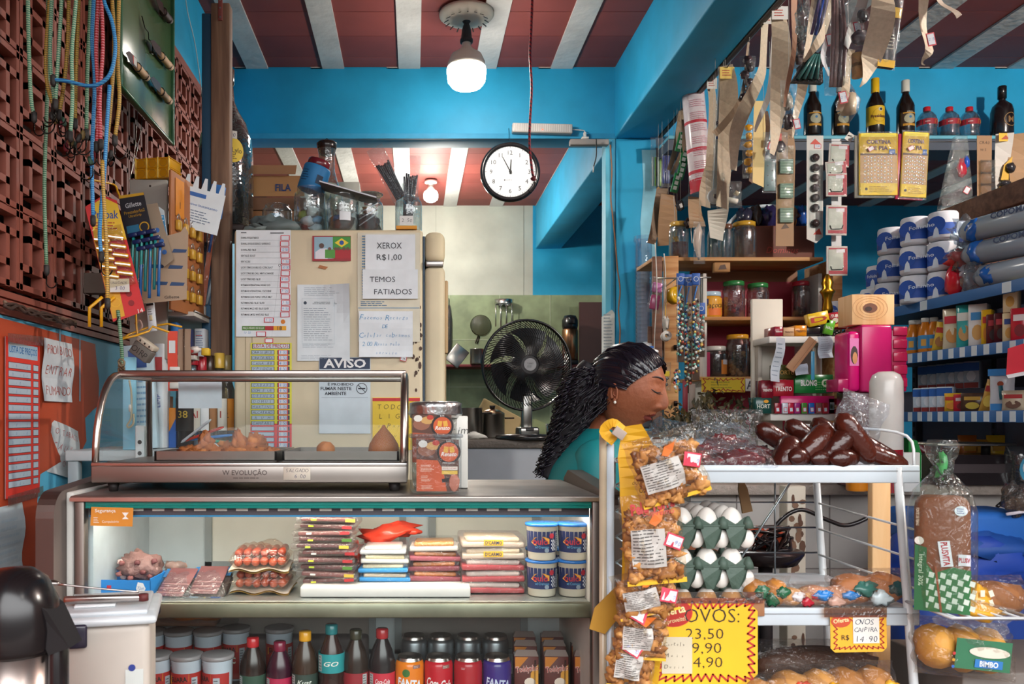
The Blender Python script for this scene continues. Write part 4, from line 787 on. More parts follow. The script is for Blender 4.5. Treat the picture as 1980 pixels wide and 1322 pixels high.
mb=MB(); mb.box(*B(-.706,.382,Yf+.002,Yf+.03,ZC-.028,ZC-.014,'1E9A90:g')); mb.obj('green_glass_edge',t)
mb=MB(); mb.box(*B(-.706,.382,Yf+.024,Yf+.03,1.008,1.03,'4A444E:n')); 
for k in range(22): x=-.66+.0455*k; mb.box(*B(x,x+.026,Yf+.023,Yf+.025,1.018,1.023,'F2EEE8'))
mb.box(*B(-.706,.382,Yf+.0225,Yf+.025,1.005,1.009,'2A7FB0')); mb.obj('lamp_louvre',t)  # dark band with white dashes painted as a reflection; also hides the tube lamp
mb=MB(); mb.X=MT((0,0,0)); mb.tube([(-.68-ox,Yf+.055-oy,ZC-.03),(.36-ox,Yf+.055-oy,ZC-.03)],.007,'FFF4E4:e26',10); mb.obj('tube_lamp',t,'white glowing tube lamp')
mb=MB(); mb.box(*B(-.735,.40,Yf,2.2,0,.25,'8E8882:n')); mb.obj('base',t)
mb=MB(); mb.poly([(-.046,-.02),(.044,-.022),(.046,.018),(-.044,.02)],'D0862A',.0008); mb.text('Segurança',-.014,.011,.0075,'E8E4DC',-.0005,w=.044,off=.01); mb.text('Compulsório',-.003,-.012,.005,'E8E4DC',-.0005,w=.036); mb.lines(-.033,-.008,.012,.014,4,'E8E4DC',-.0005); mb.poly([(.022,.008),(.036,.008),(.03,.0),(.036,-.006),(.022,-.006),(.028,.0)],'E8E4DC',0,-.0005)
mb.obj('safety_sticker',None,'orange safety sticker on the upper left of the display counter glass','sticker',None,None,(*[(219-VX)/900,Yf-.0085],EYE-(997-VY)/900))
# ---------------- goods on the lit shelf
def sx(px,s_): return (px-VX)/s_
t=thing('blue_tray','bright blue cardboard tray at the left end of the lit shelf','tray',(sx(228,865),F/865,ZS+.001),(0,0,-4))
mb=MB(); w,d_,h=.15,.1,.042
mb.box(-w/2,w/2,0,.002,0,h*.9,'1E82CC'); mb.box(-w/2,w/2,d_,d_+.002,0,h,'1A74B8'); mb.box(-w/2,-w/2+.002,0,d_,0,h,'2A8FD4'); mb.box(w/2-.002,w/2,0,d_,0,h,'1E82CC'); mb.box(-w/2,w/2,0,d_,0,.002,'1A5F9A'); mb.obj('tray',t)
mb=MB(); mb.poly([(.045,.01),(.06,.012),(.064,.02),(.058,.032),(.046,.034),(.042,.02)],'E8E8E8',0,-.001); mb.text('72un',.053,.021,.007,'1E5FA8',-.0015,w=.015); mb.rect(-.02,.022,.01,.008,'C03040',-.001); mb.obj('print',t)
mb=MB(); mb.blob((0,0,.032),(.052,.04,.034),'8A6660:B',4,.16,14,3.5); [mb.blob((.04*math.cos(i*1.7),-.03+.02*math.sin(i*2.9),.03+.02*math.cos(i)),(.007,.005,.006),('6E3A3A','D8B8B0','8E5450','C8A098')[i%4],i,.3,5) for i in range(14)]
mb.obj('ham_loaf',None,'mottled brown and pink block of headcheese on the blue tray','meat',None,None,(sx(262,840),F/840+.04,ZS+.02))
mb=MB(); mb.blob((0,0,.012),(.025,.02,.014),'C89A8A:n',8,.3,6); mb.pillow(.07,.03,.02,'F4F8FA:c',2,c=(0,-.02,.016)); mb.obj('ham_offcut',None,'small wrapped ham offcut right of the headcheese','meat',None,None,(sx(325,800),F/800+.05,ZS+.02))
def slices(m,w,h,n,c1,c2,seed=0):
    rd=random.Random(seed)
    for i in range(n): a=i/n; m.X=MT((rd.uniform(-.004,.004),-.004-.0012*i,-h*.3+a*h*.55)); m.lathe([(w*.36,0),(w*.38,.001),(w*.36,.0022)],c1 if i%2 else c2,18)
    m.X=None
for i,(x,s_,tl,z,l) in enumerate([(340,850,62,.018,'left sliced ham pack with dark blue base'),(402,848,62,.022,'right sliced ham pack, overlapping the left one')]):
    t=thing('ham_pack',l+' on the lit shelf','ham pack',(sx(x,s_),F/s_,ZS+z),(-tl,0,-8+4*i),'sliced ham packs')
    for k in range(2):
        mb=MB(); mb.rbox(-.044,.044,.004+.012*k,.013+.012*k,-.055,.05,'4A3A34',.003); mb.rect(-.02,-.048,.02,.012,'8A98A8',.0); mb.rect(.03,-.048,.022,.012,'1A4A8A',.0);mb.poly([(.0,-.05),(.01,-.05),(.005,-.042)],'D8B83A',0,.0005); mb.obj('tray',t)
    mb=MB(); [mb.rbox(-.034+.0009*j,.030+.0012*j,-.0035-.0014*j,-.002-.0014*j,-.036+.006*j,.016+.006*j,('7A4A4A','9A6460')[j%2],.0007,1) for j in range(7)]; mb.obj('ham_slices',t)
    mb=MB(); mb.rect(0,.046,.088,.03,'1F6FA8',-.001); mb.rect(-.022,.048,.024,.02,'C8D0D4',-.002); mb.lines(-.022,.048,.02,.016,5,'3A4A5A',-.0025); mb.obj('label',t)
    mb=MB(); mb.pillow(.1,.125,.032,'F4F8FA:c',i+5,c=(0,.002,0),wr=.2); mb.obj('film',t)
    mb=MB(); mb.rbox(-.044,.044,0,.06,-.03,.0,'5A4A40:n',.004)
for lv,(z,x,s_) in enumerate(((.006,504,845),(.056,502,848))):
    t=thing('sausage_pack',('lower','upper')[lv]+' vacuum pack of plump red sausages in the stacked pair','sausage pack',(sx(x,s_),F/s_,ZS+z),(0,0,-3+5*lv),'sausage packs')
    mb=MB(); mb.W=lambda x,y,z:(x,y,z+.004*math.sin(x*90+y*30)); mb.grid(lambda a,b:((a-.5)*.135,-.02+.12*b,.002),16,4,'D8D0C4',True); mb.grid(lambda a,b:((.5-a)*.135,-.02+.12*b,-.002),16,4,'C9A050',True); mb.obj('backing',t)
    for k in range(6):
        mb=MB(); x0=-.048+.0195*k; mb.X=MT((x0,0,.017+.002*(k%2)))@MR(R_(-90),4,'X'); mb.lathe([(.001,-.012),(.006,-.010),(.0093,-.004),(.0102,.004),(.0102,.08),(.008,.09),(.001,.095)],'A84424:g',12); mb.obj('sausage',t)
        mb=MB(); mb.X=MT((x0,.004,.036+.001*(k%3)))@MR(R_(-90),4,'X'); mb.lathe([(.001,-.008),(.007,-.006),(.0093,0),(.0095,.07),(.001,.08)],'9A3A22:g',12); mb.obj('sausage',t)
    mb=MB(); mb.X=MT((0,.03,.024))@MR(R_(-90),4,'X'); mb.pillow(.135,.13,.062,'FFF8F0:c',lv+9,wr=.25); mb.obj('film',t)
mb=MB(); mb.rbox(-.19,.19,0,.12,0,.024,'DAD6D0:n',.004); mb.obj('foam_slab',None,'white foam slab under the bacon and cheese stacks','foam slab',None,None,(sx(745,868),F/868,ZS+.001))
rd=random.Random(2)
for k in range(10):
    t=thing('bacon_pack','thin vacuum pack of dark smoked bacon in the tall stack'+(', topmost' if k==9 else ', number '+'one two three four five six seven eight nine'.split()[k]+' from the bottom'),'bacon pack',(sx(628+rd.uniform(-6,6),850),F/850-.006*(k%2),ZS+.026+.0155*k),(rd.uniform(-2,3),rd.uniform(-5,5),rd.uniform(-8,8)),'dark bacon packs in the tall stack')
    mb=MB(); mb.W=lambda x,y,z:(x,y,z+.002*math.sin(x*60+k)); mb.rbox(-.058,.058,0,.1,.001,.0105,('6A3634:n','7A4442:n','5E2E30:n')[k%3],.003); mb.obj('bacon',t)
    mb=MB(); mb.W=lambda x,y,z:(x,y,z+.002*math.sin(x*60+k)); mb.rbox(-.07,.07,-.01,.11,-.0005,.0125,'F6F2F0:cn',.004); mb.obj('film',t)
    mb=MB(); mb.rect(.052,.006,.022,.007,('B02A2E','C8A83A','4F7A30','B02A2E')[k%4],-.0105); mb.rect(-.03,.006,.012,.004,('C8C83A','D8D4D0','B8C83A')[k%3],-.0105); mb.obj('label',t)
mb=MB(); mb.W=lambda x,y,z:(x,y,z+.01*math.sin(x*30)); mb.blob((0,.0,.02),(.062,.04,.02),'E4452F:g',6,.3,10,3); mb.blob((.05,0,.012),(.03,.02,.008),'E4452F:g',8,.3,6,3); mb.obj('red_bag',None,'crumpled bright red plastic bag on top of the cheese trays','bag',None,None,(sx(752,800),F/800,ZS+.105))
mb=MB(); mb.blob((0,0,0),(.02,.03,.04),'E4452F:g',16,.3,8,3); mb.obj('red_bag',None,'strip of red plastic squeezed between the bacon stack and the cheese','bag',None,None,(sx(690,800),F/800,ZS+.06))
def tray_pack(name,label,x,s_,z,w,d_,h,tray,food,rot=0,grp=None,prt=None,film='FAFAFA:c'):
    t=thing(name,label,name.replace('_',' '),(sx(x,s_),F/s_,ZS+z),(0,rot*.4,rot),grp)
    mb=MB(); mb.rbox(-w/2,w/2,0,d_,0,h*.45,tray,.003); mb.obj('tray',t)
    mb=MB(); mb.rbox(-w/2+.01,w/2-.01,.004,d_-.008,h*.4,h*.85,food,.006); mb.obj('food',t)
    if prt: mb=MB(); prt(mb); mb.obj('label',t)
    mb=MB(); mb.rbox(-w/2-.003,w/2+.003,-.003,d_+.003,-.0005,h,film,.006); mb.obj('film',t)
for k,(tr,fd,l) in enumerate((('1F86C8','C8B49A','bottom blue tray'),('2A93D4','D8CBA8','second blue tray'),('D8D4CC','D8C9A0','third, white tray'),('D8D8D8','E0D8D0','top white tray under the red bag'))):
    tray_pack('cheese_tray',l+', stack of pale sliced cheese',742+2*(-1)**k,845,.026+.021*k,.118-.004*k,.09,.021,tr,fd,2*(-1)**k,'pale cheese trays')
for k in range(4):
    tray_pack('sweet_tray',('bottom','second','third','top')[k]+' maroon edged tray of caramel brown bars','  ' and 842-3*(k%2),842,.026+.023*k,.118-.006*(k==3),.09,.024,('8E3A48','7A2E3C','A04A58','D0C8C0')[k],('B8703A:g','A8622E:g','9A5A2A:g','C88A4A:g')[k],3*(-1)**k,'caramel brown trays')
for k in range(5):
    def pr(m,k=k):
        if k>2: m.rect(0,.012,.044,.013,'E0B030',-.0036); m.text("D'CARMO",0,.012,.008,'23305A',-.0042,w=.038,off=.02)
        else: m.text('Polenta',-.002,.011,.011,'B8505A',-.0042,w=.034,sh=.3)
    tray_pack('pastry_pack',('bottom','second','third','fourth','top')[k]+(' clear pack of pastry discs with yellow label' if k>2 else ' red wrapped pack of pastry discs')+' beside the cream tubs','' or 954,850,.002+.026*k,.142,.1,.027,'B03A40' if k<3 else 'D0C4B0','C8BEB4' if k<3 else 'D8C8A8',2*(-1)**k,'pastry disc packs',pr,'FAF4F4:cn')
def tub(name,label,loc,r,h,body,lid,draw,grp=None,rz=0):
    t=thing(name,label,name.replace('_',' '),loc,(0,0,rz),grp); mb=MB(); mb.lathe([(r*.82,0),(r*.86,.003),(r*.95,h*.9),(r,h*.92),(r,h*.96)],body,22); mb.obj('body',t)
    mb=MB(); mb.lathe([(r*1.03,h*.93),(r*1.05,h*.95),(r*1.05,h),(r*.95,h+.001)],lid,22); mb.obj('lid',t)
    mb=MB(); draw(mb,r,h); mb.obj('label',t); return t
def cream(m,r,h):
    m.band(r*.885,-100,100,h*.22,h*.8,'1E2C5A',r2=r*.94,n=18)
    R=r*.92; m.W=lambda x,y,z:((R+.0012-y)*math.sin(x/R),-(R+.0012-y)*math.cos(x/R),z)
    m.poly([(-.03,h*.5),(-.02,h*.64),(.0,h*.66),(.012,h*.6),(.012,h*.46),(-.02,h*.42)],'E8A03A',0,0); m.text('oulo',-.008,h*.53,.014,'B02A3A',-.0005,w=.034,off=.02); m.text('ad Cremoso',-.004,h*.38,.006,'6AB0D8',-.0005,w=.03); m.disc(.018,h*.68,.006,'B02A3A',-.0004)
    for i in range(4):
        for j in range(6):
            if (i+j)%2: m.rect(.018+.003*i,h*.3+.004*j,.003,.004,'D8DCE4',-.0004)
    m.rect(.036,h*.5,.012,h*.5,'A8B0B8',-.0004); m.lines(.036,h*.5,.01,h*.45,8,'4A5058',-.0008); m.disc(.006,h*.29,.005,'8A98A8',-.0004)
n=0
for (x,s_,z,l) in((1052,868,0,'lower left'),(1113,868,0,'lower right'),(1052,872,.083,'upper left'),(1114,872,.083,'upper right')):
    tub('cream_tub',l+' cream cheese tub with navy label and blue lid',(sx(x,s_),F/s_+.034,ZS+.001+z),.036,.081,'D8D0BC','2A72C0:g',cream,'cream cheese tubs')
for x,s_ in((1105,800),(1050,800)): tub('cream_tub','cream cheese tub half hidden behind the front '+('right' if x>1100 else 'left')+' column',(sx(x,s_),F/s_+.045,ZS+.001),.036,.081,'D8D0BC','2A72C0:g',cream,'cream cheese tubs')
# ---------------- drinks below
def guar(m,r,h):
    R=r*.93; m.band(R,-110,110,h*.05,h*.72,'A82A26',r2=r*.97,n=18); m.W=lambda x,y,z:((R+.002-y)*math.sin(x/R),-(R+.002-y)*math.cos(x/R),z)
    m.poly([(-.026,h*.52),(.022,h*.58),(.022,h*.72),(-.026,h*.66)],'D8A024',0,0); m.text('GUARA',-.002,h*.62,.011,'1E1A18',-.0005,w=.04,off=.03,rot=4); m.text('CRAC',0,h*.42,.015,'E4DCD0',-.0005,w=.036,off=.04); m.rect(.034,h*.4,.014,h*.5,'A8B0B8',-.0003); m.lines(.034,h*.4,.011,h*.45,9,'4A4A50',-.0006)
for i,(x,s_,rz) in enumerate(((301,845,-6),(361,845,14),(421,845,50),(292,760,0),(346,760,0),(402,760,0),(456,750,20),(540,750,0))):
    tub('guarana_cup',('left','middle','right','back left','back second','back third','back fourth, behind the red capped bottle','back fifth, between cola bottles')[i]+' sealed guarana cup with red and yellow label','' or (sx(x,s_),F/s_,ZB+.001),.036,.13,'C8D4E0:g','8E8A8C:g',guar,'guarana cups',-rz)
BP=lambda h,r:[(r*.85,0),(r,.006),(r,h*.3),(r*.92,h*.36),(r,h*.42),(r,h*.6),(r*.8,h*.74),(r*.42,h*.88),(.011,h*.92),(.011,h)]
for i,(x,ytop,s_,cp,lbm,tx,tm,lq,l) in enumerate([(489,1232,830,'C02A30','2A4A3A','','C8C8C8','2A1E1A:g','dark bottle with red cap and green label'),(541,1240,832,'7A1F38','B02048','','E0D8D8','3A1626:g','dark bottle with maroon cap and pink label'),(590,1220,838,'E0A028','2E3E36','Kuat','D8DCD4','3A2A20:g','dark bottle with orange yellow cap and green grey label'),(641,1207,840,'1E7E84','1E8C90','GO','E8E4DC','2E1A16:g','brown bottle with teal cap and teal label'),(688,1217,836,'3A3A2A','8E1E28','','E0D8D8','2A201A:g','dark bottle with olive cap and dark red label'),(739,1215,838,'A82A2E','C02A3C','Coca-Cola','E8E4E4','1E1A1C:g','cola bottle with red cap and red label')]):
    zt=EYE-(ytop-VY)/s_; h=zt-ZB
    def lf(m,r=.03,h=h,lbm=lbm,tx=tx,tm=tm,i=i):
        z0=h*(.46 if i in(3,) else .28); z1=z0+h*(.2 if i!=3 else .22); m.band(r*1.01,-115,115,z0,z1,lbm,n=18); m.W=lambda x,y,z:((r*1.03)*math.sin(x/r),-(r*1.03)*math.cos(x/r),z)
        if tx: m.text(tx,.002,(z0+z1)/2,.011,tm,0,w=.034,sh=.3,off=.01)
        m.rect(-.027 if i!=4 else .024,(z0+z1)/2,.012,(z1-z0)*.85,'B0B4B4',0); m.lines(-.027 if i!=4 else .024,(z0+z1)/2,.01,(z1-z0)*.8,5,'4A4A4A',0)
    bottle('soda_bottle',l+' in the counter',(sx(x,s_),F/s_,ZB+.001),BP(h-.001,.03),lq,cp+':g',(h-.022,h),[lf],group='soda bottles in the counter',capr=.014)
def can(x,s_,m1,tx,tm,l,extra=None,back=0):
    t=thing('soda_can',l,'soda can',(sx(x,s_),F/s_,ZB+.001),(0,0,0),'soda cans in the counter'); r=.033
    mb=MB(); mb.lathe([(r*.8,0),(r,.008),(r,.104),(r*.88,.114)],m1,24); mb.W=lambda x,y,z:((r+.0006)*math.sin(x/r),-(r+.0006)*math.cos(x/r)+y,z)
    if tx: mb.text(tx,0,.066,.019,tm,0,off=.03,sh=.2 if tx!='FANTA' else 0,w=.058 if tx=='FANTA' else .062,rot=-8)
    if extra: extra(mb)
    mb.obj('body',t); mb=MB(); mb.lathe([(r*.9,.114),(r*.84,.119),(r*.84,.122),(r*.78,.1215),(r*.76,.117),(0.001,.117)],'B8B4B0:m',22,cap=False); mb.rbox(-.006,.006,-.018,.004,.118,.1205,'A8A4A0:m',.001); mb.obj('lid',t)
tagl=lambda m:[m.rect(.017,.104,.018,.008,'8A5A50',0),m.lines(.017,.104,.015,.006,2,'E0D8D0',-.0006)]
can(792,838,'E07A1C:g','FANTA','E4E8F0','orange soda can, left of the cola can',lambda m:[m.disc(-.008,.09,.009,'3A6A30',0),tagl(m)])
can(848,838,'B81F2C:g','Coca-Cola','E8E0E0','red cola can with white script, second can from the left',tagl)
can(905,838,'A8202A:g','','','darker plain red soda can between the cola and purple cans',lambda m:m.lines(-.012,.1,.012,.005,2,'D8C8C8',0))
can(961,838,'3A2A7A:g','FANTA','C8D0E8','purple soda can, rightmost of the front row',lambda m:m.lines(.0,.03,.03,.02,3,'A09AC8',0))
for i,(x,s_) in enumerate(((800,765),(852,765),(905,765),(958,765),(830,715),(880,715),(928,715),(975,715))):
    can(x,s_,'9AA0A4:M','','','silver topped soda can in the '+('second' if i<4 else 'back')+' row, '+('leftmost','second from left','third from left','rightmost')[i%4])
for i,(x,s_) in enumerate(((1018,836),(1076,836),(1134,836),(1016,800),(1072,800),(1128,800),(1014,768),(1068,768),(1122,768))):
    t=thing('chocolate_milk_carton',('left','middle','right')[i%3]+' small brown chocolate milk carton in the '+('front','second','third')[i//3]+' row','milk carton',(sx(x,s_),F/s_,ZB+.001),(0,0,-4),'chocolate milk cartons')
    mb=MB(); mb.rbox(-.028,.028,-.0,.032,0,.118,'5A241E',.002,1); mb.add([(-.028,0,.118),(.028,0,.118),(.028,.032,.118),(-.028,.032,.118),(-.022,.012,.13),(.022,.012,.13)],[(0,1,5,4),(2,3,4,5),(1,2,5),(3,0,4)],'8A7A74:g')
    mb.poly([(-.026,.116),(.004,.116),(-.018,.09),(-.026,.09)],'C87A24',0,-.0006); mb.poly([(.027,.1),(.027,.03),(.008,.04),(.01,.08)],'D89A34',0,-.0006)
    mb.text('Toddynho',.001,.088,.013,'E8DCD0',-.0012,w=.052,off=.05,rot=8); mb.text('Toddynho',.001,.088,.013,'B0282A',-.0018,w=.052,off=.01,rot=8); mb.disc(.008,.058,.013,'E8D8C8',-.0009,12,.011); mb.obj('body',t)
    mb=MB(); mb.tube([(.018,-.002,.03),(.02,-.002,.11)],.002,'D8D4D0:c',5); mb.obj('straw',t)
mb=MB(); mb.rbox(-.09,.09,0,.06,0,.05,'8E6A5A:n',.01); mb.obj('cold_package',None,'brown wrapped package behind the guarana cups','package',None,None,(sx(345,760),F/760+.03,ZB+.13))
mb=MB(); mb.blob((0,0,.03),(.1,.04,.03),'B86A34:n',3,.3,8); mb.pillow(.22,.09,.06,'F2F2F2:c',4,c=(0,-.0,.035)); mb.obj('pastry_bag',None,'clear bag of orange brown pastry hanging over the guarana cups','bag',None,None,(sx(380,745),F/745+.0,ZB+.145))
mb=MB(); mb.rbox(-.2,.2,0,.06,0,.1,'5A5250:n',.01); mb.obj('dark_crate',None,'dark crate at the back below the lit shelf','crate',None,None,(sx(565,740),F/740-.02,ZB+.001))
# ================================================================ snack warmer
t=thing('snack_warmer','curved glass snack warmer with steel frame on top of the display counter','snack warmer',(-.36,2.0,ZC+.001)); ox,oy=-.36,2.0; z0=ZC+.001
x0=-.722; x1=-.014; yf=1.85; 
def C(a,b,c,d,e,f,m): return a-ox,b-ox,c-oy,d-oy,e,f,m
mb=MB(); mb.rbox(*C(x0,x1,yf,2.24,.02,.062,'9A948E:Mn'),.003); mb.rbox(*C(x0,x1,yf-.002,yf+.01,.056,.066,'C8C4C0:m'),.003); mb.text('W EVOLUÇÃO',-.018,.043,.011,'4A403C',yf-oy-.0006,w=.10,off=.01); mb.lines(-.006,.031,.075,.005,1,'4A403C',yf-oy-.0006); mb.obj('base',t)
for x in(x0+.04,x1-.03): mb=MB(); mb.lathe([(.010,0),(.014,.02)],'1E1A1A',10,(x-ox,yf+.03-oy,0)); mb.obj('foot',t)
for x in(x0+.04,x1-.03): mb=MB(); mb.lathe([(.010,0),(.014,.02)],'1E1A1A',10,(x-ox,2.2-oy,0)); mb.obj('foot',t)
TZ=EYE+(VY-722)/802-z0
cur=[(yf+.006,.066)]+[(yf+.006+.145*(1-math.cos(a)),.066+(TZ-.07)*math.sin(a)) for a in [math.pi/2*k/9 for k in range(1,10)]]
for x,nm in((x0+.008,0),(x1-.008,1)):
    mb=MB(); mb.tube([(x-ox,y-oy,z) for y,z in cur]+[(x-ox,2.23-oy,TZ-.002),(x-ox,2.235-oy,.06)],.0085,'B8AEA6:m',8); mb.obj('side_frame',t)
    mb=MB(); vs=[(x-ox,y-oy,z) for y,z in cur]+[(x-ox,2.23-oy,TZ),(x-ox,2.23-oy,.06)]; mb.add(vs,[tuple(range(len(vs)))],'F4FAFA:w'); mb.obj('side_glass',t)
mb=MB(); mb.grid(lambda a,b:((x0+.01+(x1-x0-.02)*a)-ox,cur[min(9,int(b*9+.5))][0]-oy,cur[min(9,int(b*9+.5))][1]),1,9,'FBFFFF:w',True); mb.obj('curved_glass',t)
mb=MB(); mb.rbox(*C(x0+.01,x1-.004,yf+.142,yf+.158,TZ-.008,TZ+.008,'9A8E88:m'),.003); mb.obj('top_bar',t)
mb=MB(); mb.rbox(*C(x0+.01,x1-.004,2.228,2.238,TZ-.01,TZ+.004,'8A807A:m'),.003); mb.box(*C(x0+.01,x1-.01,yf+.155,2.23,TZ-.004,TZ-.001,'F4FAFA:w')); mb.obj('top_glass',t)
for a,b in((x0+.12,-.318),(-.305,x1-.02)):
    mb=MB(); w=b-a; cx_=(a+b)/2-ox; mb.box(cx_-w/2,cx_+w/2,1.92-oy,2.2-oy,.064,.068,'5A5450:M')
    for q in((cx_-w/2,cx_+w/2,1.92-oy,1.925-oy),(cx_-w/2,cx_+w/2,2.195-oy,2.2-oy),(cx_-w/2,cx_-w/2+.005,1.92-oy,2.2-oy),(cx_+w/2-.005,cx_+w/2,1.92-oy,2.2-oy)): mb.box(*q,.066,.088,'8A847E:m')
    mb.obj('tray',t)
mb=MB(); mb.lathe([(.001,.0),(.05,.002),(.06,.009),(.058,.01)],'C8C8C8:m',20,(-.52-ox,1.98-oy,.07)); mb.obj('dish',t)
mb=MB(); mb.rbox(-.03,.03,-.001,.0,-.0145,.0145,'C8BFB0',.0004,1); mb.hand('SALGADO',-.026,.007,.008,'3A3A4A',-.0012,w=.052); mb.hand('6,00',-.006,-.006,.009,'1E2A5A',-.0012,w=.026); mb.obj('price_tag',None,'cream handwritten tag SALGADO 6,00 on the warmer base','price tag',None,None,(sx(574,866),yf-.0012,z0+.041))
zt=z0+.0685
FR='9A5420:B'
rd=random.Random(12)
for i,(x,y,z,r,l) in enumerate([(372,2.0,.014,(.028,.024,.016),'flat piece at the left end'),(398,2.02,.03,(.018,.018,.03),'tall pointed piece'),(412,1.97,.015,(.026,.022,.015),'front middle piece'),(440,2.03,.02,(.022,.02,.02),'rounded middle piece'),(462,2.0,.034,(.017,.018,.03),'upright piece'),(488,2.02,.03,(.026,.022,.024),'large knob shaped piece'),(455,1.96,.013,(.03,.02,.013),'low front piece'),(490,1.96,.012,(.04,.02,.012),'long flat piece'),(518,1.98,.013,(.024,.02,.013),'right end piece'),(382,1.96,.013,(.026,.018,.012),'small piece at the front left'),(505,2.04,.028,(.014,.014,.022),'narrow piece behind')]):
    s2=F/y; mb=MB(); mb.blob((0,0,0),r,FR,i,.34,12,3.2); [mb.blob((rd.uniform(-.6,.6)*r[0],rd.uniform(-.9,0)*r[1],rd.uniform(-.3,.7)*r[2]),(r[0]*.4,r[1]*.4,r[2]*.4),('B87034:B','9A5426:B','A8602C:B')[k%3],k+i,.4,6) for k in range(4)]
    mb.obj('fried_chicken',None,'crispy fried chicken, '+l+' of the heap in the warmer','fried chicken','fried chicken in the warmer',None,(sx(x,s2),y,zt+z))
mb=MB(); mb.blob((0,0,.02),(.022,.022,.021),'A8642E:b',3,.05,14); mb.obj('fried_ball',None,'small round fried ball alone on the right tray of the warmer','fried snack',None,None,(sx(630,805),F/805,zt))
mb=MB(); mb.lathe([(.012,0),(.03,.003),(.037,.018),(.035,.033),(.024,.052),(.012,.066),(.005,.075),(.003,.08)],'9A5A2A:b',24); mb.obj('drop_croquette',None,'large drop shaped croquette with a pointed top in the warmer','fried snack',None,None,(sx(742,805),F/805,zt))
mb=MB(); [mb.grid(lambda a,b:((a-.5)*.16,(b-.5)*.2,.002+.001*math.sin(a*20+b*13)),8,8,'D8D8D4') ]; mb.obj('tray_paper',None,'white paper sheet lining the right warmer tray','paper',None,None,((x1-.02-.305)/2,2.06,zt+.0006))
# brochure holder
def broch(m,w,h,y=0):
    m.rect(0,0,w,h,'5A382C',y); m.poly([(-w/2,-h/2),(.02,-h/2),(.012,-h*.1),(-.0,h*.1),(-w/2,h*.12)],'C8562A',0,y-.0004)
    m.disc(-.024,h*.3,.02,'8E5A44',y-.0005,12,.014); m.disc(-.01,h*.38,.016,'C89A5A',y-.0007,10,.009); m.disc(-.032,h*.42,.01,'D8D4CC',y-.0008,10,.008); m.disc(-.004,h*.44,.008,'B83A2A',y-.0009,10,.006)
    m.disc(.024,h*.26,.026,'241A18',y-.001,24); m.disc(.024,h*.26,.021,'C8562A',y-.0012,24); m.text('Renato',.024,h*.22,.009,'EDE4D8',y-.0016,w=.034,sh=.3,off=.02); m.rect(.018,h*.31,.01,.013,'E0A840',y-.0015,-10); m.rect(.031,h*.31,.01,.013,'E0A840',y-.0015,10); m.text('BAR',.024,h*.26+.0235,.004,'E0D8D0',y-.0014); m.text('MERCEARIA',.024,h*.26-.0235,.004,'E0D8D0',y-.0014,w=.026)
    m.lines(-.022,-h*.05,.03,h*.14,5,'E8C8B0',y-.001); m.lines(-.026,-h*.25,.02,h*.12,4,'E8C8B0',y-.001); m.lines(-.02,-h*.42,.03,h*.08,3,'E8C8B0',y-.001)
    m.rect(.026,-h*.06,.034,.009,'E4D8C8',y-.0012); m.text('PEÇA PELO DELIVERY',.026,-h*.06,.004,'A83A2A',y-.0015,w=.03); m.rect(.026,-h*.13,.034,.009,'E0B84A',y-.0012); m.rect(.02,-h*.28,.022,.008,'241A18',y-.0012,10); m.blob((.036,y-.001,-h*.33),(.012,.001,.02),'B8705A',3,.1,5)
bx=sx(843,896); by=F/896+.055
t=thing('brochure_holder','clear plastic holder with an orange bar brochure, right end of the display counter','holder',(bx,by,ZC+.001))
mb=MB(); w=.056
for a in range(1): mb.rbox(-w,w,-.05,.05,0,.128,'F0F4F6:c',.012,3); mb.rbox(-w-.003,w+.003,-.053,.053,.122,.13,'D8DCE0:cn',.003)
mb.obj('holder',t); mb=MB(); mb.X=MT((.004,-.044,.062)); broch(mb,.092,.112); mb.obj('brochure',t,'orange and brown bar brochure with a round logo')
t=thing('foil_pot','foil rimmed pot with a second bar brochure behind the clear holder','pot',(bx+.004,by+.13,ZC+.001)); mb=MB(); mb.lathe([(.05,0),(.056,.02),(.058,.17)],'D8D8D4:cn',22); mb.obj('pot',t)
mb=MB(); mb.W=lambda x,y,z:(x*(1+.03*math.sin(z*300+x*200)),y*(1+.03*math.sin(x*150)),z); mb.lathe([(.06,.165),(.063,.175),(.061,.19),(.063,.2),(.05,.204),(.001,.203)],'C8C8C8:mb',30); mb.obj('foil',t)
mb=MB(); mb.X=MT((-.01,-.062,.118)); broch(mb,.09,.11); mb.obj('brochure',t); mb=MB(); mb.rbox(.03,.075,-.03,.03,.0,.17,'DAD8D0',.003); mb.hand('rim',.034,.14,.03,'3A3A3A',-.032,w=.04); mb.obj('paper_sleeve',t)
# ================================================================ ceiling lamp, cord, clock
a=Wp(902,0,406); t=thing('ceiling_lamp','big glowing white bulb hanging under a round slotted ceiling plate','ceiling lamp',(a.x,a.y,CEIL-.013)); 
mb=MB(); mb.lathe([(.001,0),(.13,-.0),(.13,-.012),(.1,-.03),(.05,-.04),(.001,-.04)],'D0C8B8:n',30)
for k in range(16): 
    an=k*math.pi/8; mb.X=MR(an,4,'Z')@MT((.09,0,-.035))@MR(R_(30),4,'Y'); mb.box(-.018,.018,-.003,.003,-.001,.001,'3A3230')
mb.X=None; mb.obj('plate',t)
mb=MB(); mb.rbox(-.09,.08,-.01,.09,-.006,-.001,'E4E0D8',.002); mb.obj('mounting_plate',t)
mb=MB(); mb.lathe([(.02,-.04),(.012,-.05),(.016,-.06),(.022,-.08),(.026,-.12),(.031,-.125),(.031,-.14),(.02,-.142)],'23282E',16); mb.obj('socket',t)
mb=MB(); mb.lathe([(.02,-.138),(.022,-.16),(.04,-.18),(.072,-.2),(.088,-.235),(.09,-.262)],'D8D4CA',28,cap=False); mb.obj('bulb_body',t)
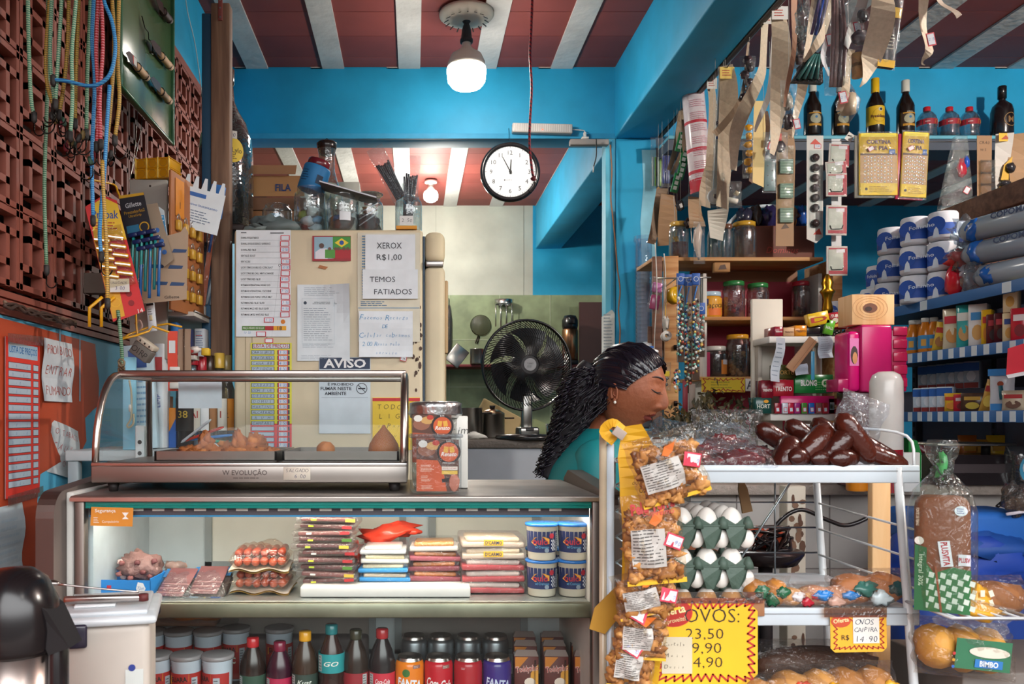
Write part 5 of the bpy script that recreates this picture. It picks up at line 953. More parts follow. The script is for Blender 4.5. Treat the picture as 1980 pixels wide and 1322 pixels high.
mb=MB(); mb.lathe([(.092,-.262),(.094,-.28),(.088,-.325),(.07,-.348),(.001,-.354)],'FFF6EA:e75',28,cap=False); mb.obj('bulb_globe',t,'glowing white globe')
a=onz(833,CEIL-.013,238); t=thing('kitchen_ceiling_lamp','smaller glowing bulb on the ceiling of the back kitchen','ceiling lamp',a); mb=MB(); mb.lathe([(.05,0),(.05,-.02),(.02,-.03),(.02,-.05),(.05,-.09)],'D8D4CA',16); mb.obj('base',t); mb=MB(); mb.lathe([(.05,-.09),(.058,-.11),(.055,-.15),(.03,-.17),(.001,-.172)],'FFF6EA:e60',16,cap=False); mb.obj('globe',t)
stripemat('cord_pull','A82430','2A2430',34,3)
a=Wp(1028,-40,455)
t=thing('braided_rope','red and black braided cord hanging from the ceiling in front of the clock','cord',(a.x,a.y,CEIL-.013)); P=[(0,0,0)]+[Vector(Wp(x,y,455))-Vector(t.location) for x,y in((1029,0),(1027,60),(1025,110),(1028,170),(1025,230),(1024,280),(1029,330),(1032,345))]
mb=MB(); mb.tube(smooth(P,4),.0055,'cord_pull',8); mb.obj('cord',t); mb=MB(); e=P[-1]; mb.blob(tuple(e),(.011,.009,.012),'6A1A24',2,.2,6); mb.tube(smooth([e,e+Vector((.004,0,-.03)),e+Vector((-.004,0,-.05)),e+Vector((-.016,0,-.06)),e+Vector((-.022,0,-.045))]),.0022,'2A2424:m',6); mb.obj('hook',t)
mb=MB(); mb.tube(smooth(P,4),.0016,'E8E4E0',5); mb.X=MT((-.0075,-.002,0)); 
a=Wp(983,341,349); t=thing('wall_clock','round white wall clock with black rim showing five to twelve','clock',(a.x,BY-.05,a.z))
mb=MB(); mb.X=MR(R_(90),4,'X'); mb.lathe([(.158,0),(.163,.01),(.163,.022),(.156,.034),(.146,.036),(.138,.026)],'1C1B1E:g',48,cap=False); mb.lathe([(.001,.0),(.158,0)],'1C1B1E',48,cap=False); mb.obj('rim',t)
mb=MB(); mb.disc(0,0,.141,'DCE0E4:0',-.022,48)
for k in range(12):
    an=R_(90-30*(k+1)); mb.text(str(k+1),.104*math.cos(an),.104*math.sin(an),.024,'1E1E22',-.0228,off=.0)
for k in range(60):
    an=R_(6*k); L_=.009 if k%5==0 else .006; r=.133; mb.rect(r*math.cos(an),r*math.sin(an),L_,.0022 if k%5==0 else .001,'1E1E22',-.0228,math.degrees(an))
mb.text('QUARTZ',-.006,-.045,.006,'3A3A40',-.0228); mb.disc(-.03,-.045,.004,'3A3A40',-.0229); mb.obj('dial',t)
for nm,an,L_,w_ in(('minute_hand',118,.088,.006),('hour_hand',86,.066,.007)):
    mb=MB(); mb.X=MR(R_(-an),4,'Y'); mb.poly([(-.012,-w_/2),(L_,-w_/3),(L_,w_/3),(-.012,w_/2)],'141416',.001,-.026 if L_<.08 else -.0285); mb.obj(nm,t)
mb=MB(); mb.disc(0,0,.008,'141416',-.03,14); mb.tube([(0,-.01,.15),(0,.02,.175),(0,.045,.26)],.0012,'5A5A5A:m',5); mb.obj('hub',t)
a=Wp(1048,249,352); t=thing('emergency_light','long translucent emergency light with a red pilot on the blue beam','emergency light',(a.x,BY-.001,a.z),(0,1.5,0)); mb=MB(); mb.rbox(-.165,.165,-.045,0,-.027,.024,'C8C4C0:g',.006); mb.obj('diffuser',t)
mb=MB(); [mb.box(-.155+.012*k,-.151+.012*k,-.0458,-.044,-.02,.018,'DAD8D4') for k in range(26)]; mb.obj('ribs',t); mb=MB(); mb.lathe([(.001,-.002),(.005,0),(.001,.003)],'FF5A40:e3',8,(-.0,-.047,-.012)); mb.obj('pilot_light',t,'tiny red pilot light')
a=Wp(1140,275,352); t=thing('socket_tray','grey plug strip on the beam edge with a white plug and cable','socket strip',(a.x,BY-.001,a.z)); mb=MB(); mb.rbox(-.11,.105,-.04,0,-.018,.014,'9A9490:n',.006); mb.obj('strip',t); mb=MB(); mb.rbox(-.045,-.005,-.04,-.01,.014,.028,'E0DEDA',.005); mb.rbox(-.034,-.018,-.034,-.014,.028,.055,'D8D6D2',.004); mb.obj('plug',t); mb=MB(); mb.tube(smooth([(-.026,-.024,.055),(-.035,-.024,.065),(-.1,-.024,.07)]),.0025,'D8D6D2',6); mb.obj('cable',t)
mb=MB(); mb.tube(smooth([Wp(1153,268,356),Wp(1153,300,356),Wp(1148,322,356)]),.003,'2A2624',6); mb.tube([Wp(1148,322,356),Wp(1147,333,356)],.004,'C8C8C8',6); mb.obj('dangling_wire',None,'short black wire dangling below the socket strip','wire')
mb=MB(); mb.tube(smooth([Wp(x,y,353) for x,y in((1180,280),(1183,330),(1181,380),(1186,430),(1190,470),(1194,520),(1199,560),(1196,600),(1199,640),(1196,690))],5),.004,'9A6A4A:n',6); mb.obj('old_cable',None,'old brown twisted cable running down the blue jamb','cable')
# ================================================================ kitchen at the back
t=thing('kitchen_counter','grey stone topped counter behind the fan','counter',(.35,4.3,0)); mb=MB(); mb.rbox(-.75,.68,-.32,.22,1.075,1.115,'6A6058:B',.005); mb.obj('worktop',t); mb=MB(); mb.box(-.73,.66,-.3,.2,0,1.075,'A4A8B0:n'); mb.obj('base',t)
KZ=1.116
a=Wp(1018,706,392)
t=thing('table_fan','large black table fan with a grey hub badge on the kitchen counter','fan',(a.x,F/392,KZ),(0,0,8))
mb=MB(); mb.lathe([(.15,0),(.155,.006),(.15,.02),(.05,.028)],'1E1C1E:g',30); mb.rbox(-.05,.05,-.06,.03,.02,.06,'9A9894:m',.01); mb.rbox(-.02,.02,-.066,-.05,.04,.055,'1E1C1E',.003); mb.obj('base',t)
mb=MB(); mb.rbox(-.026,.026,-.02,.02,.05,.22,'A8A6A2:m',.01); mb.obj('stem',t)
cz=a.z-KZ; R0=.222
mb=MB(); mb.X=MT((0,.05,cz))@MR(R_(-90),4,'X'); mb.lathe([(.05,0),(.06,.02),(.06,.12),(.03,.14)],'1E1C1E:g',20); mb.obj('motor',t)
mb=MB(); mb.X=MT((0,0,cz))
for y in(-.012,.004): mb.tube([((R0)*math.cos(k*math.pi/24),y,(R0)*math.sin(k*math.pi/24)) for k in range(49)],.006,'161518:g',6,False)
mb.tube([((R0*.62)*math.cos(k*math.pi/20),-.048,(R0*.62)*math.sin(k*math.pi/20)) for k in range(41)],.002,'161518:g',4,False)
for k in range(84):
    an=k*2*math.pi/84; P=[]
    for j in range(6): q=j/5; r=.045+(R0-.045)*q; aa=an+.5*q*q; P.append((r*math.cos(aa),-.062*(1-q**2.2)-.006,r*math.sin(aa)))
    mb.tube(P,.0021,'161518:g',4,False)
mb.obj('front_guard',t)
mb=MB(); mb.X=MT((0,0,cz))
for k in range(48):
    an=k*2*math.pi/48; mb.tube([((.05+(R0-.05)*q)*math.cos(an),.055*(1-q*q)+.004,(.05+(R0-.05)*q)*math.sin(an)) for q in(0,.5,1)],.0016,'161518',4,False)
mb.obj('rear_guard',t)
mb=MB(); mb.X=MT((0,-.064,cz)); mb.disc(0,0,.05,'1C1A1C:g',.001,24); mb.disc(0,0,.031,'8E9094',-.002,24); mb.text('TURBO',0,.005,.007,'4A4C50',-.0025); mb.lines(0,-.01,.03,.012,2,'5A5C60',-.0025); mb.obj('hub_badge',t)
for k in range(6):
    mb=MB(); mb.X=MT((0,.01,cz))@MR(k*math.pi/3,4,'Y')
    mb.grid(lambda a,b:((.035+.15*a)*math.cos(.9*(b-.5)*(.6+a*.5)+.5*a),.02*(b-.5)*2*(1-a*.3)-.02,(.035+.15*a)*math.sin(.9*(b-.5)*(.6+a*.5)+.5*a)),6,6,'222226:g',True); mb.obj('blade',t)
def pot(name,label,px,s_,r,h,z=KZ,lid=False,hand=True,mat='A8A6A2:m'):
    t=thing(name,label,'pot',(sx(px,s_),F/s_,z)); mb=MB(); mb.lathe([(r*.95,0),(r,.008),(r,h),(r*1.04,h+.002),(r*.97,h-.002),(r*.95,h*.2)],mat,24); mb.obj('body',t)
    if hand: mb=MB(); mb.rbox(r,r+.05,-.012,.012,h*.8,h*.86,'2A2424',.004); mb.rbox(-r-.03,-r,-.012,.012,h*.8,h*.86,'2A2424',.004); mb.obj('handle',t)
    if lid: mb=MB(); mb.lathe([(r*1.03,h+.003),(r*.6,h+.02),(.01,h+.028)],'C8A080:m',22); mb.lathe([(.012,h+.026),(.016,h+.045)],'2A2424',10); mb.obj('lid',t)
    return t
pot('cooking_pot','tall steel pot left of the fan, its lid resting aslant',912,374,.055,.155); pot('cooking_pot','wider steel pot directly beside the fan base',952,368,.065,.125,lid=True)
mb=MB(); mb.rbox(-.12,.12,0,.02,0,.18,'B8A070:n',.05,5); mb.obj('cutting_board',None,'pale wooden board leaning behind the pots left of the fan','board',None,None,(sx(945,362),F/362,KZ+.0),(-8,28,0))
mb=MB(); mb.blob((0,0,.015),(.055,.03,.018),'D8D4CC:n',4,.35,8,3); mb.obj('dish_cloth',None,'crumpled white cloth at the left end of the kitchen counter','cloth',None,None,(sx(918,388),F/388,KZ))
for i,x in enumerate((1066,1086)): mb=MB(); mb.lathe([(.026,0),(.03,.075),(.028,.075),(.024,.008)],'DCE4E4:G',14); mb.obj('drinking_glass',None,('left','right')[i]+' of two clear tumblers upside down right of the fan','glass','tumblers',None,(sx(x,385),F/385,KZ))
mb=MB(); mb.poly([(-.13,0),(-.02,-.0),(-.03,.07),(-.1,.1)],'9AA878:n',.1) ; mb.obj('green_container',None,'dull green container behind the tumblers','container',None,None,(sx(1070,358),F/358,KZ))
t=thing('kitchen_shelf','dark red shelf on the green tiled kitchen wall','shelf',(.85,7.4,1.22+(VY-704)/222)); mb=MB(); mb.rbox(-.95,.75,-.2,.13,-.025,0,'6E2428:n',.004); mb.obj('board',t); 
for x in(-.7,.5): mb=MB(); mb.box(x-.01,x+.01,-.15,.13,-.15,-.025,'4A2A24'); mb.obj('bracket',t)
KS=1.22+(VY-704)/222+.001
t=thing('thermos','golden brown thermos flask with black pouring top on the kitchen shelf','thermos',(sx(1102,222),F/222,KS)); mb=MB(); mb.lathe([(.07,.03),(.07,.29),(.06,.31)],'A87A5A:m',22); mb.obj('body',t); mb=MB(); mb.lathe([(.074,0),(.074,.03)],'1E1A1A',22); mb.obj('base',t); mb=MB(); mb.lathe([(.062,.3),(.07,.33),(.07,.38),(.05,.42),(.001,.43)],'1C1B1E:g',20); mb.rbox(-.03,.03,-.11,-.05,.34,.4,'1C1B1E:g',.01); mb.obj('pouring_top',t)
mb=MB(); mb.box(-.115,.12,-.01,.02,-.5,.06,'4A2A28:n'); mb.obj('wooden_board',None,'dark brown panel leaning at the right end of the green tiles','panel',None,None,(sx(1146,218),7.36,KS+.5))
pot('steel_pot','small steel pot on the dark red kitchen shelf',922,222,.06,.13,KS,False,False); mb=MB(); mb.rbox(-.07,.07,0,.015,-.09,.09,'A8A6A2:m',.01); mb.obj('baking_tin',None,'steel tray leaning on the dark red kitchen shelf','tray',None,None,(sx(884,222),F/222,KS+.075),(-10,38,0))
mb=MB(); mb.X=MR(R_(90),4,'X'); mb.lathe([(.09,0),(.095,.004),(.09,.008)],'3A302C:m',26,cap=False); mb.lathe([(.088,.002),(.03,.03),(.001,.035)],'A8A890:cn',20,cap=False); mb.X=None; mb.tube([(-.02,0,-.09),(-.05,0,-.16),(-.03,0,-.165),(-.01,0,-.1)],.005,'3A302C:m',6); mb.obj('sieve',None,'round wire sieve hanging on the green kitchen tiles','sieve',None,None,(sx(929,212),7.53,EYE+(VY-629)/212))
t=thing('utensil_rack','small round steel rack with hanging ladles on the green tiles','rack',(sx(973,213),7.45,EYE+(VY-590)/213)); mb=MB(); mb.lathe([(.08,0),(.085,.04),(.075,.04)],'B8B8B4:m',20,cap=False); mb.box(-.01,.01,.03,.09,0,.02,'B8B8B4:m'); mb.obj('ring',t)
for x in(-.075,-.03,.02,.07): mb=MB(); mb.tube([(x,-.01,.03),(x,-.01,-.2)],.005,'C8C8C4:m',5); mb.obj('ladle',t)
mb=MB(); mb.blob((0,0,0),(.03,.03,.25),'7A7A70:cn',3,.1,8); mb.tube([(.0,0,.3),(.0,0,.2)],.004,'3A3A3A',5); mb.obj('hanging_strainer',None,'grey net strainer half hidden by the refrigerator handle','strainer',None,None,(sx(868,213),7.51,EYE+(VY-640)/213))
mb=MB(); mb.rbox(-.03,.03,-.03,.03,0,.12,'D8D8D0',.006); mb.rect(0,.05,.05,.06,'D8B830',-.031); mb.obj('detergent_bottle',None,'white and yellow pack on the ledge right of the fan','pack',None,None,(sx(1098,372),F/372,KZ+.001+.0))
mb=MB(); mb.tube([(0,0,.1),(0,.05,.12)],.003,'C8CCC8',5); mb.poly([(-.035,-.2),(.035,-.2),(.035,.14),(.02,.16),(-.035,.12)],'C8CCC8',.004); mb.lines(0,0,.05,.28,16,'8A98A0',-.001); mb.obj('paper_sheaf',None,'sheaf of pale papers hanging at the blue jamb behind the woman','papers',None,None,(sx(1176,354),F/354,EYE+(VY-655)/354))
# ================================================================ goods hanging from the long beam
t=thing('beam_batten','dark nail strip along the blue beam from which the goods hang','batten',(1.352,2.6,2.79)); mb=MB(); mb.rbox(-.006,.014,-1.3,1.96,-.03,.015,'4A3A34:n',.003); mb.obj('batten',t)
mb=MB(); mb.tube([(.02,-1.3,-.018),(.022,.3,-.024),(.02,1.96,-.018)],.003,'6A6460:m',5); mb.obj('wire',t)
def ribbon(mb,P,ws,mat,th=.0012,curl=.012,seed=0):
    P=smooth(P,4); n=len(P); vs=[]; rd=random.Random(seed); ph=rd.uniform(0,6)
    for i,p in enumerate(P):
        q=i/(n-1)*(len(ws)-1); k=min(int(q),len(ws)-2); w=ws[k]+(ws[k+1]-ws[k])*(q-k)
        d=(P[min(i+1,n-1)]-P[max(i-1,0)]).normalized(); s_=Vector((-d.z,0,d.x)).normalized()*w/2
        dy=curl*math.sin(i*.5+ph); tw=.3*w*math.sin(i*.35+ph)
        for sg in(-1,1): 
            for yy in(0,th): vs.append((p.x+s_.x*sg,p.y+dy+yy+tw*sg,p.z+s_.z*sg))
    fs=[]
    for i in range(n-1):
        a=4*i; b=a+4; fs+=[(a,a+2,b+2,b),(a+1,b+1,b+3,a+3),(a,b,b+1,a+1),(a+2,a+3,b+3,b+2)]
    mb.add(vs,fs,mat,False)
def strip(label,pts,ws,s_,mat,tagat=None,hdr=None,name='hanging_strip',cat='hanging strip',grp='empty cardboard strips on the beam',seed=0):
    P=[Wp(x,y,s_) for x,y in pts]; a=P[0]; t=thing(name,label,cat,a,group=grp)
    mb=MB(); ribbon(mb,[p-a for p in P],[w/s_ for w in ws],mat,seed=seed+int(pts[0][0])); mb.obj('strip',t)
    if P[0].z<2.75 and pts[0][0]<1500: mb=MB(); mb.tube([(0,0,0),(0,0,2.768-a.z)],.0008,'B8B4AC',4); mb.obj('string',t)
    q=None
    if hdr: mb=MB(); mb.X=MT((P[1]-a)*.12); mb.rect(0,-.02,ws[0]*1.15/s_,.05,hdr,-.02); mb.lines(0,-.02,ws[0]*.8/s_,.03,3,'B84A3A',-.021); mb.tube([(0,-.01,0),(0,-.035,.005)],.002,'2A2424:m',5); mb.obj('header_label',t)
    if tagat:
        q=Wp(*tagat,s_)-a; mb=MB(); mb.X=MT(q)@MR(R_(-12),4,'Y'); mb.rect(0,0,.024,.036,'C23A48',-.028); mb.rect(0,0,.018,.029,'D4D8E0',-.029); mb.hand('2,5',-.008,0,.008,'4A7AB0',-.03,w=.017); mb.obj('price_tag',t)
    return t
BG='C4B49C:nf'
strip('grey brown strip with white header, second thing right of the red and white roll',[(1373,150),(1380,200),(1374,300),(1370,392)],[17,20,20,15],420,'A8967E:nf',hdr='D8D4CC')
strip('wide beige strip behind the diagonal brown one',[(1402,128),(1408,190),(1404,300),(1396,402)],[24,30,31,30],452,'B5A38B:nf',hdr='E0C060')
strip('dark brown strip slanting to the lower left with a square end',[(1449,80),(1441,150),(1428,200),(1400,240),(1383,258)],[5,6,10,13,13],478,'8E7862:n')
strip('long curving beige strip bending left then straight down',[(1481,18),(1478,110),(1468,150),(1440,210),(1424,262),(1417,330)],[15,17,20,24,22,14],492,BG,hdr='D8D4CC')
strip('white narrow strip slanting left, left of the widest beige strip',[(1500,40),(1493,110),(1487,180),(1472,225),(1458,255)],[8,10,10,9,6],500,'D4D2CE:n')
strip('widest long beige strip at the corner of the beam opening, tapering to the bottom',[(1503,10),(1508,90),(1508,190),(1500,260),(1490,300)],[27,30,30,22,12],508,BG,hdr='DAD6D0')
strip('thin red brown strip just right of the widest beige strip',[(1543,-60),(1537,20),(1533,90),(1527,150),(1519,205)],[17,15,8,8,4],560,'A07860:n')
strip('beige strip ending in a sharp point above the whisky bottle row',[(1551,148),(1548,190),(1538,235),(1530,268)],[17,16,13,2],540,BG,tagat=(1534,245))
strip('beige strip crossing another one, curving down left',[(1576,-60),(1574,10),(1570,60),(1558,100),(1549,132)],[10,11,16,12,4],590,BG)
strip('beige strip slanting sharply left above the teal bag',[(1617,-60),(1614,0),(1600,50),(1575,90),(1556,118)],[18,19,22,16,4],610,'BBA98F:nf')
strip('white strip with a red price tag in front of the pinkish rods',[(1622,-60),(1617,0),(1604,65),(1594,110),(1600,150)],[7,8,8,11,8],625,'D0D2D6:n',tagat=(1596,85))
strip('white strip with a red frame tag left of the widest right strip',[(1672,-60),(1666,0),(1653,50),(1637,90)],[15,16,18,14],645,'D8D6D2:n',tagat=(1649,62))
strip('broad beige strip, broadest of the right group, tapering to a curled tail',[(1708,-60),(1704,0),(1700,60),(1689,110),(1672,150),(1660,170)],[40,40,38,38,18,2],665,BG)
strip('beige strip leading down to the cone shaped clear bag',[(1648,95),(1642,130),(1633,170),(1622,215)],[14,20,17,10],640,'C0AE94:nf',tagat=(1621,195))
strip('single beige strip hanging alone in front of the ceiling ribs, tail hooked',[(1788,-70),(1789,0),(1790,60),(1792,100),(1786,116),(1793,123)],[19,19,19,19,4,1],700,BG,tagat=(1788,85))
strip('short grey strip tilted across the ceiling rib at the top right',[(1795,-60),(1818,-10),(1835,15),(1850,36)],[12,13,13,12],705,'A89888:n')
strip('grey brown card beside the yellow chain, low left by the blue column',[(1280,365),(1274,400),(1266,440),(1258,472)],[20,20,18,16],372,'8A7460:n')
strip('brown square ended card hanging low beside the cloth pegs',[(1292,375),(1290,420),(1290,474)],[30,32,32],374,'A07E5E:n')
strip('wider brown card in the shadow behind the yellow plugs',[(1476,215),(1474,260),(1466,310),(1452,352)],[16,20,22,10],470,'6E5444:n')
strip('beige strip at the very left end with a black mark',[(1318,215),(1314,250),(1306,290),(1292,330)],[12,13,12,8],388,'8E7A64:n')
strip('thin brown strip between the toothbrushes and the green packs',[(1322,230),(1322,270),(1316,300),(1300,336)],[8,8,7,6],392,'7A6450:n')
strip('beige card with faint writing at the roll end',[(1362,400),(1365,370),(1372,330),(1380,300)][::-1],[16,20,24,28],430,'B09C84:n')
strip('dull brown card hanging low behind the ladies figure bag',[(1345,380),(1345,410),(1347,440)],[30,32,30],398,'A88868:n')
strip('white card with a red roof logo at the bottom of the left group',[(1387,405),(1388,430),(1386,462)],[34,36,32],400,'C8C4B8:n')
ROD=EYE+(VY-537)/500
def hang(name,label,px,py0,py1,s_,build,cat=None,rot=(0,0,0),grp=None):
    a=Wp(px,(py0+py1)/2,s_); t=thing(name,label,cat or name.replace('_',' '),a,rot,grp); h=(py1-py0)/s_; r=build(h)
    zt=2.768 if s_<475 and px<1500 and s_<=460 or (px<1500 and 460<s_<475 and py0<430) or px in(1500,1640,1525) else (ROD if 475<s_<510 and px<1380 and py1>500 else 0)
    if zt>a.z+h/2+.008:
        mb=MB(); mb.tube([(0,0,h/2-.01),(0,0,zt-a.z)],.0008,'B8B4AC',4); mb.obj('string',t)
    for nm,fn in r: mb=MB(); fn(mb); mb.obj(nm,t)
    return t
def film(w,h,t_=.02,sd=1,m='F2F5F6:cn'): return ('bag',lambda mb:mb.pillow(w,h,t_,m,sd,wr=.3))
def clearthing(n,c1,c2,w,r): return lambda mb:[mb.blob((w*math.sin(i*2.4)*.3,0,r*1.5*(i-n/2)),(r,r*.8,r),(c1,c2)[i%2],i,.25,6) for i in range(n)]
def rolls(h):
    def f(mb):
        mb.lathe([(.046,-h/2+.02),(.052,-h/2+.05),(.052,h/2-.02),(.046,h/2)],'D8CCD0:g',20)
        for z,b in((h*.47,.012),(h*.15,.007),(-h*.1,.008),(-h*.3,.008),(-h*.4,.012)): mb.band(.0528,-100,100,z-b,z+b,'B82A3C')
        mb.band(.0526,-100,100,-h*.5+.01,-h*.36,'B82234'); mb.band(.0534,0,50,-h*.45,-h*.37,'2A6FC0')
        mb.W=lambda x,y,z:(.0536*math.sin(x/.0536),-.0536*math.cos(x/.0536),z)
        for k in range(8): mb.lines(0,h*(.42-.11*k),.085,h*.07,4,'C48A98',0,seed=k)
    return [('roll',f)]
hang('paper_roll','long red and white printed plastic roll hanging at the left of the beam goods',1348,165,378,402,rolls,'roll',(0,-5,0))
hang('toothbrush_pack','clear pack of green and white toothbrushes, leftmost hanging pack',1270,262,365,352,lambda h:[('brushes',lambda mb:[mb.rbox(x-.004,x+.004,-.004,.004,-h*.45,h*.1,c,.002) for x,c in((-.022,'D8DCD8'),(-.008,'8FBF5A:g'),(.008,'D8E0D8'),(.02,'9AC060:g'))]),film(.07,h,.02,3)],'pack')
hang('brush_pack','clear pack of dark blue brushes beside the green toothbrushes',1288,268,362,358,lambda h:[('brushes',lambda mb:[mb.rbox(x-.005,x+.005,-.005,.005,-h*.42,h*.15,c,.002) for x,c in((-.014,'1E2F8A:g'),(.0,'16246E:g'),(.012,'2A3F9A:g'))]),film(.05,h,.02,4)],'pack')
for i,(x,y) in enumerate(((1307,355),(1318,330),(1324,300),(1316,276))): hang('battery_pack','small green pack with white squares, '+('lowest','second from below','third from below','topmost')[i]+' of the green ones',x,y-20,y+18,392,lambda h:[('card',lambda mb:[mb.rbox(-.018,.018,-.006,.004,-h/2,h/2,'1F7A44:g',.003)]+[mb.rect(0,z,.018,.018,'D0DCD4',-.0065) for z in(-.026,0,.026)])],'pack',(0,15,0),'green packs')
hang('yellow_chain','string of small yellow plastic rings hanging low at the left',1273,358,470,368,lambda h:[('rings',lambda mb:[mb.ring(.004*math.sin(i),h/2-.02-i*.022,.009,.004,'DDA528:g',0,10) for i in range(12)]),('cord',lambda mb:mb.tube([(0,0,h/2),(0,0,-h/2)],.001,'C8A060',4))],'chain')
hang('plug_chain','clear bag strip of yellow plugs hanging behind the yellow card',1448,235,345,470,lambda h:[('plugs',lambda mb:[mb.blob((.008*math.sin(i*3),0,h/2-.025-.035*i),(.016,.012,.014),'E0A020:g',i,.2,6) for i in range(6)]),film(.055,h,.024,5)],'bag')
hang('dish_cloth_card','pale yellow card with slanted foot, hanging between the strips',1468,195,362,480,lambda h:[('card',lambda mb:mb.poly([(-.026,-h/2+.02),(.018,-h/2),(.026,h*.2),(.02,h/2),(-.02,h/2),(-.024,0)],'E2C888:n',.003))],'card')
hang('blue_print_pack','long clear pack with blue printed letters and a white cable, near the tape roll',1392,128,375,448,lambda h:[('pack',lambda mb:[mb.rbox(-.018,.018,-.004,.004,-h/2,h/2-.02,'C4D0D6:g',.004),mb.text('RLP',0,h*.05,.018,'1E3A6A',-.0045,off=.02),mb.rect(0,-.03,.032,.022,'1E4F9A',-.0045),mb.text('ELETRICA',0,-h*.3,.01,'1E3A6A',-.0045,90)]),film(.05,h,.02,6)],'pack',(0,3,0))
hang('tape_roll','white sealing tape roll in a clear bag at the bottom of the left group',1383,330,402,450,lambda h:[('roll',lambda mb:[setattr(mb,'X',MT((0,0,-.03))@MR(R_(90),4,'X')),mb.lathe([(.012,-.008),(.032,-.008),(.032,.008),(.012,.008)],'D8DADA',22,cap=False)]),film(.085,h,.03,7)],'tape')
hang('plug_bag','clear bag with blue and black plugs and pale rolls',1412,350,402,448,lambda h:[('plugs',lambda mb:[mb.blob((-.03,0,.02),(.014,.01,.01),'1F5FB0:g',1,.2,6),mb.blob((-.005,0,.025),(.016,.01,.013),'20222A:g',2,.2,6),mb.tube([(-.02,0,-.02),(.03,0,-.03)],.012,'D8D0C0',8),mb.tube([(.02,0,.01),(.035,0,-.0)],.01,'C8B898',8)]),film(.1,h,.03,8)],'bag')
hang('comb_pack','grey combs in a clear sleeve left of the brown peg card',1488,300,373,470,lambda h:[('combs',lambda mb:[mb.rbox(-.024,.024,-.003,.003,-h*.45,h*.4,'6E8A8C:g',.003)]+[mb.disc(-.008+.018*(i%2),-h*.3+.02*i,.003,'22282A',-.0035,8) for i in range(6)]),film(.06,h,.015,9)],'pack')
hang('spoon_pack','clear bag with a big black knob and a red label, above the brown peg card',1500,255,312,485,lambda h:[('knob',lambda mb:[mb.blob((.02,0,.0),(.02,.012,.022),'2A2228:g',1,.1,8),mb.rbox(.0,.02,-.01,-.005,.02,.05,'C83A2A',.003)]),('price_tag',lambda mb:[mb.rect(-.025,-.005,.028,.03,'C23A48',-.02,-15),mb.rect(-.025,-.005,.021,.023,'D8D8DC',-.021,-15)]),film(.1,h,.03,10)],'bag')
hang('peg_card','long brown card holding three packs of pale green pegs',1518,240,476,402,lambda h:[('card',lambda mb:[mb.poly([(-.045,-h/2),(.042,-h/2),(.042,-h*.3),(.05,h*.3),(.035,h/2),(-.04,h/2-.03)],'A07A54:n',.002),mb.hand('12',-.0,h*.4,.02,'4A3A2A',-.001,w=.03),mb.poly([(-.02,-h*.36),(.02,-h*.35),(.0,-h*.31)],'5A4434',0,-.001)])]+[('peg_pack',lambda mb,k=k:[mb.rbox(-.03,.034,-.014-.0,-.002,h*(.15-.2*k)-.035,h*(.15-.2*k)+.035,'8FA898:g',.003)]+[mb.box(-.03,.034,-.0145,-.014,h*(.15-.2*k)-.03+.014*j,h*(.15-.2*k)-.026+.014*j,'5E7A6C') for j in range(5)]) for k in range(3)]+[('film',lambda mb:mb.pillow(.08,h*.6,.03,'F4F8F4:c',3,c=(0,-.008,h*.02)))],'card')
hang('knob_bag','clear bag with dark pan knobs, tucked behind the thin red brown strip',1550,50,150,555,lambda h:[('knobs',lambda mb:[mb.blob((.008*math.sin(i*3),0,h*.3-.04*i),(.02,.014,.02),'2E2228:g',i,.15,8) for i in range(4)]),film(.06,h,.03,11)],'bag')
hang('knob_bag','crumpled clear bag with grey knobs hanging below the others',1525,155,262,540,lambda h:[('knobs',lambda mb:[mb.blob((0,0,-h*.25),(.02,.016,.026),'3A2C30:g',1,.15,8),mb.blob((0,0,h*.1),(.016,.012,.03),'A8A498:g',2,.3,8)]),film(.06,h,.035,12)],'bag')
hang('knob_bag','clear strip of brown door knobs left of the long curving strip',1446,108,185,480,lambda h:[('knobs',lambda mb:[mb.blob((.012*math.sin(i*2.2),0,h*.4-.03*i),(.018,.014,.018),('4A3840:g','2E2428:g')[i%2],i,.15,8) for i in range(6)]),film(.065,h,.03,13)],'bag')
hang('knob_bag','clear bag with two shiny dark knobs between the right beige strips',1668,14,98,655,lambda h:[('knobs',lambda mb:[mb.blob((0,0,h*.3),(.016,.012,.02),'2A2228:g',1,.1,8),mb.blob((-.006,0,-h*.2),(.026,.018,.022),'4A4248:g',2,.1,10)]),film(.07,h,.035,14)],'bag')
hang('teal_bag','teal tinted clear bag bulging over the bottle shelf',1568,98,160,600,lambda h:[('bag',lambda mb:mb.poly([(-.06,-h*.45),(.04,-h/2),(.035,h*.4),(.0,h/2)],'2A5A5A:c',.02)),('tubes',lambda mb:[mb.tube([(-.045+.02*i,-.005,-h*.4),(.005+.006*i,-.008,h*.35)],.006,'3A6A68:g',6) for i in range(4)])],'bag')
hang('rod_bag','tall clear bag of pinkish curtain rods coming from above the frame',1618,-30,185,640,lambda h:[('rods',lambda mb:[mb.tube(smooth([(-.018+.012*i,0,-h*.42),(-.014+.012*i,-.005,0),(-.01+.008*i,0,h*.4)]),.006,('7A5858:g','9A7A74:g','5A4448:g')[i%3],6) for i in range(4)]),film(.075,h,.04,15)],'bag')
hang('cone_bag','clear bag pinched to a point holding a beige roll, over the second whisky bottle',1640,165,238,610,lambda h:[('roll',lambda mb:mb.lathe([(.022,-.03),(.024,0),(.022,.03)],'C8B090',14)),('bag',lambda mb:mb.lathe([(.003,-h/2),(.03,-h*.2),(.036,.01),(.026,h*.2),(.01,h/2)],'F2F5F6:cn',12)),('price_tag',lambda mb:[mb.rect(-.025,.01,.016,.026,'C23A48',-.037,-20),mb.rect(-.025,.01,.012,.02,'D8D8DC',-.038,-20)])],'bag')
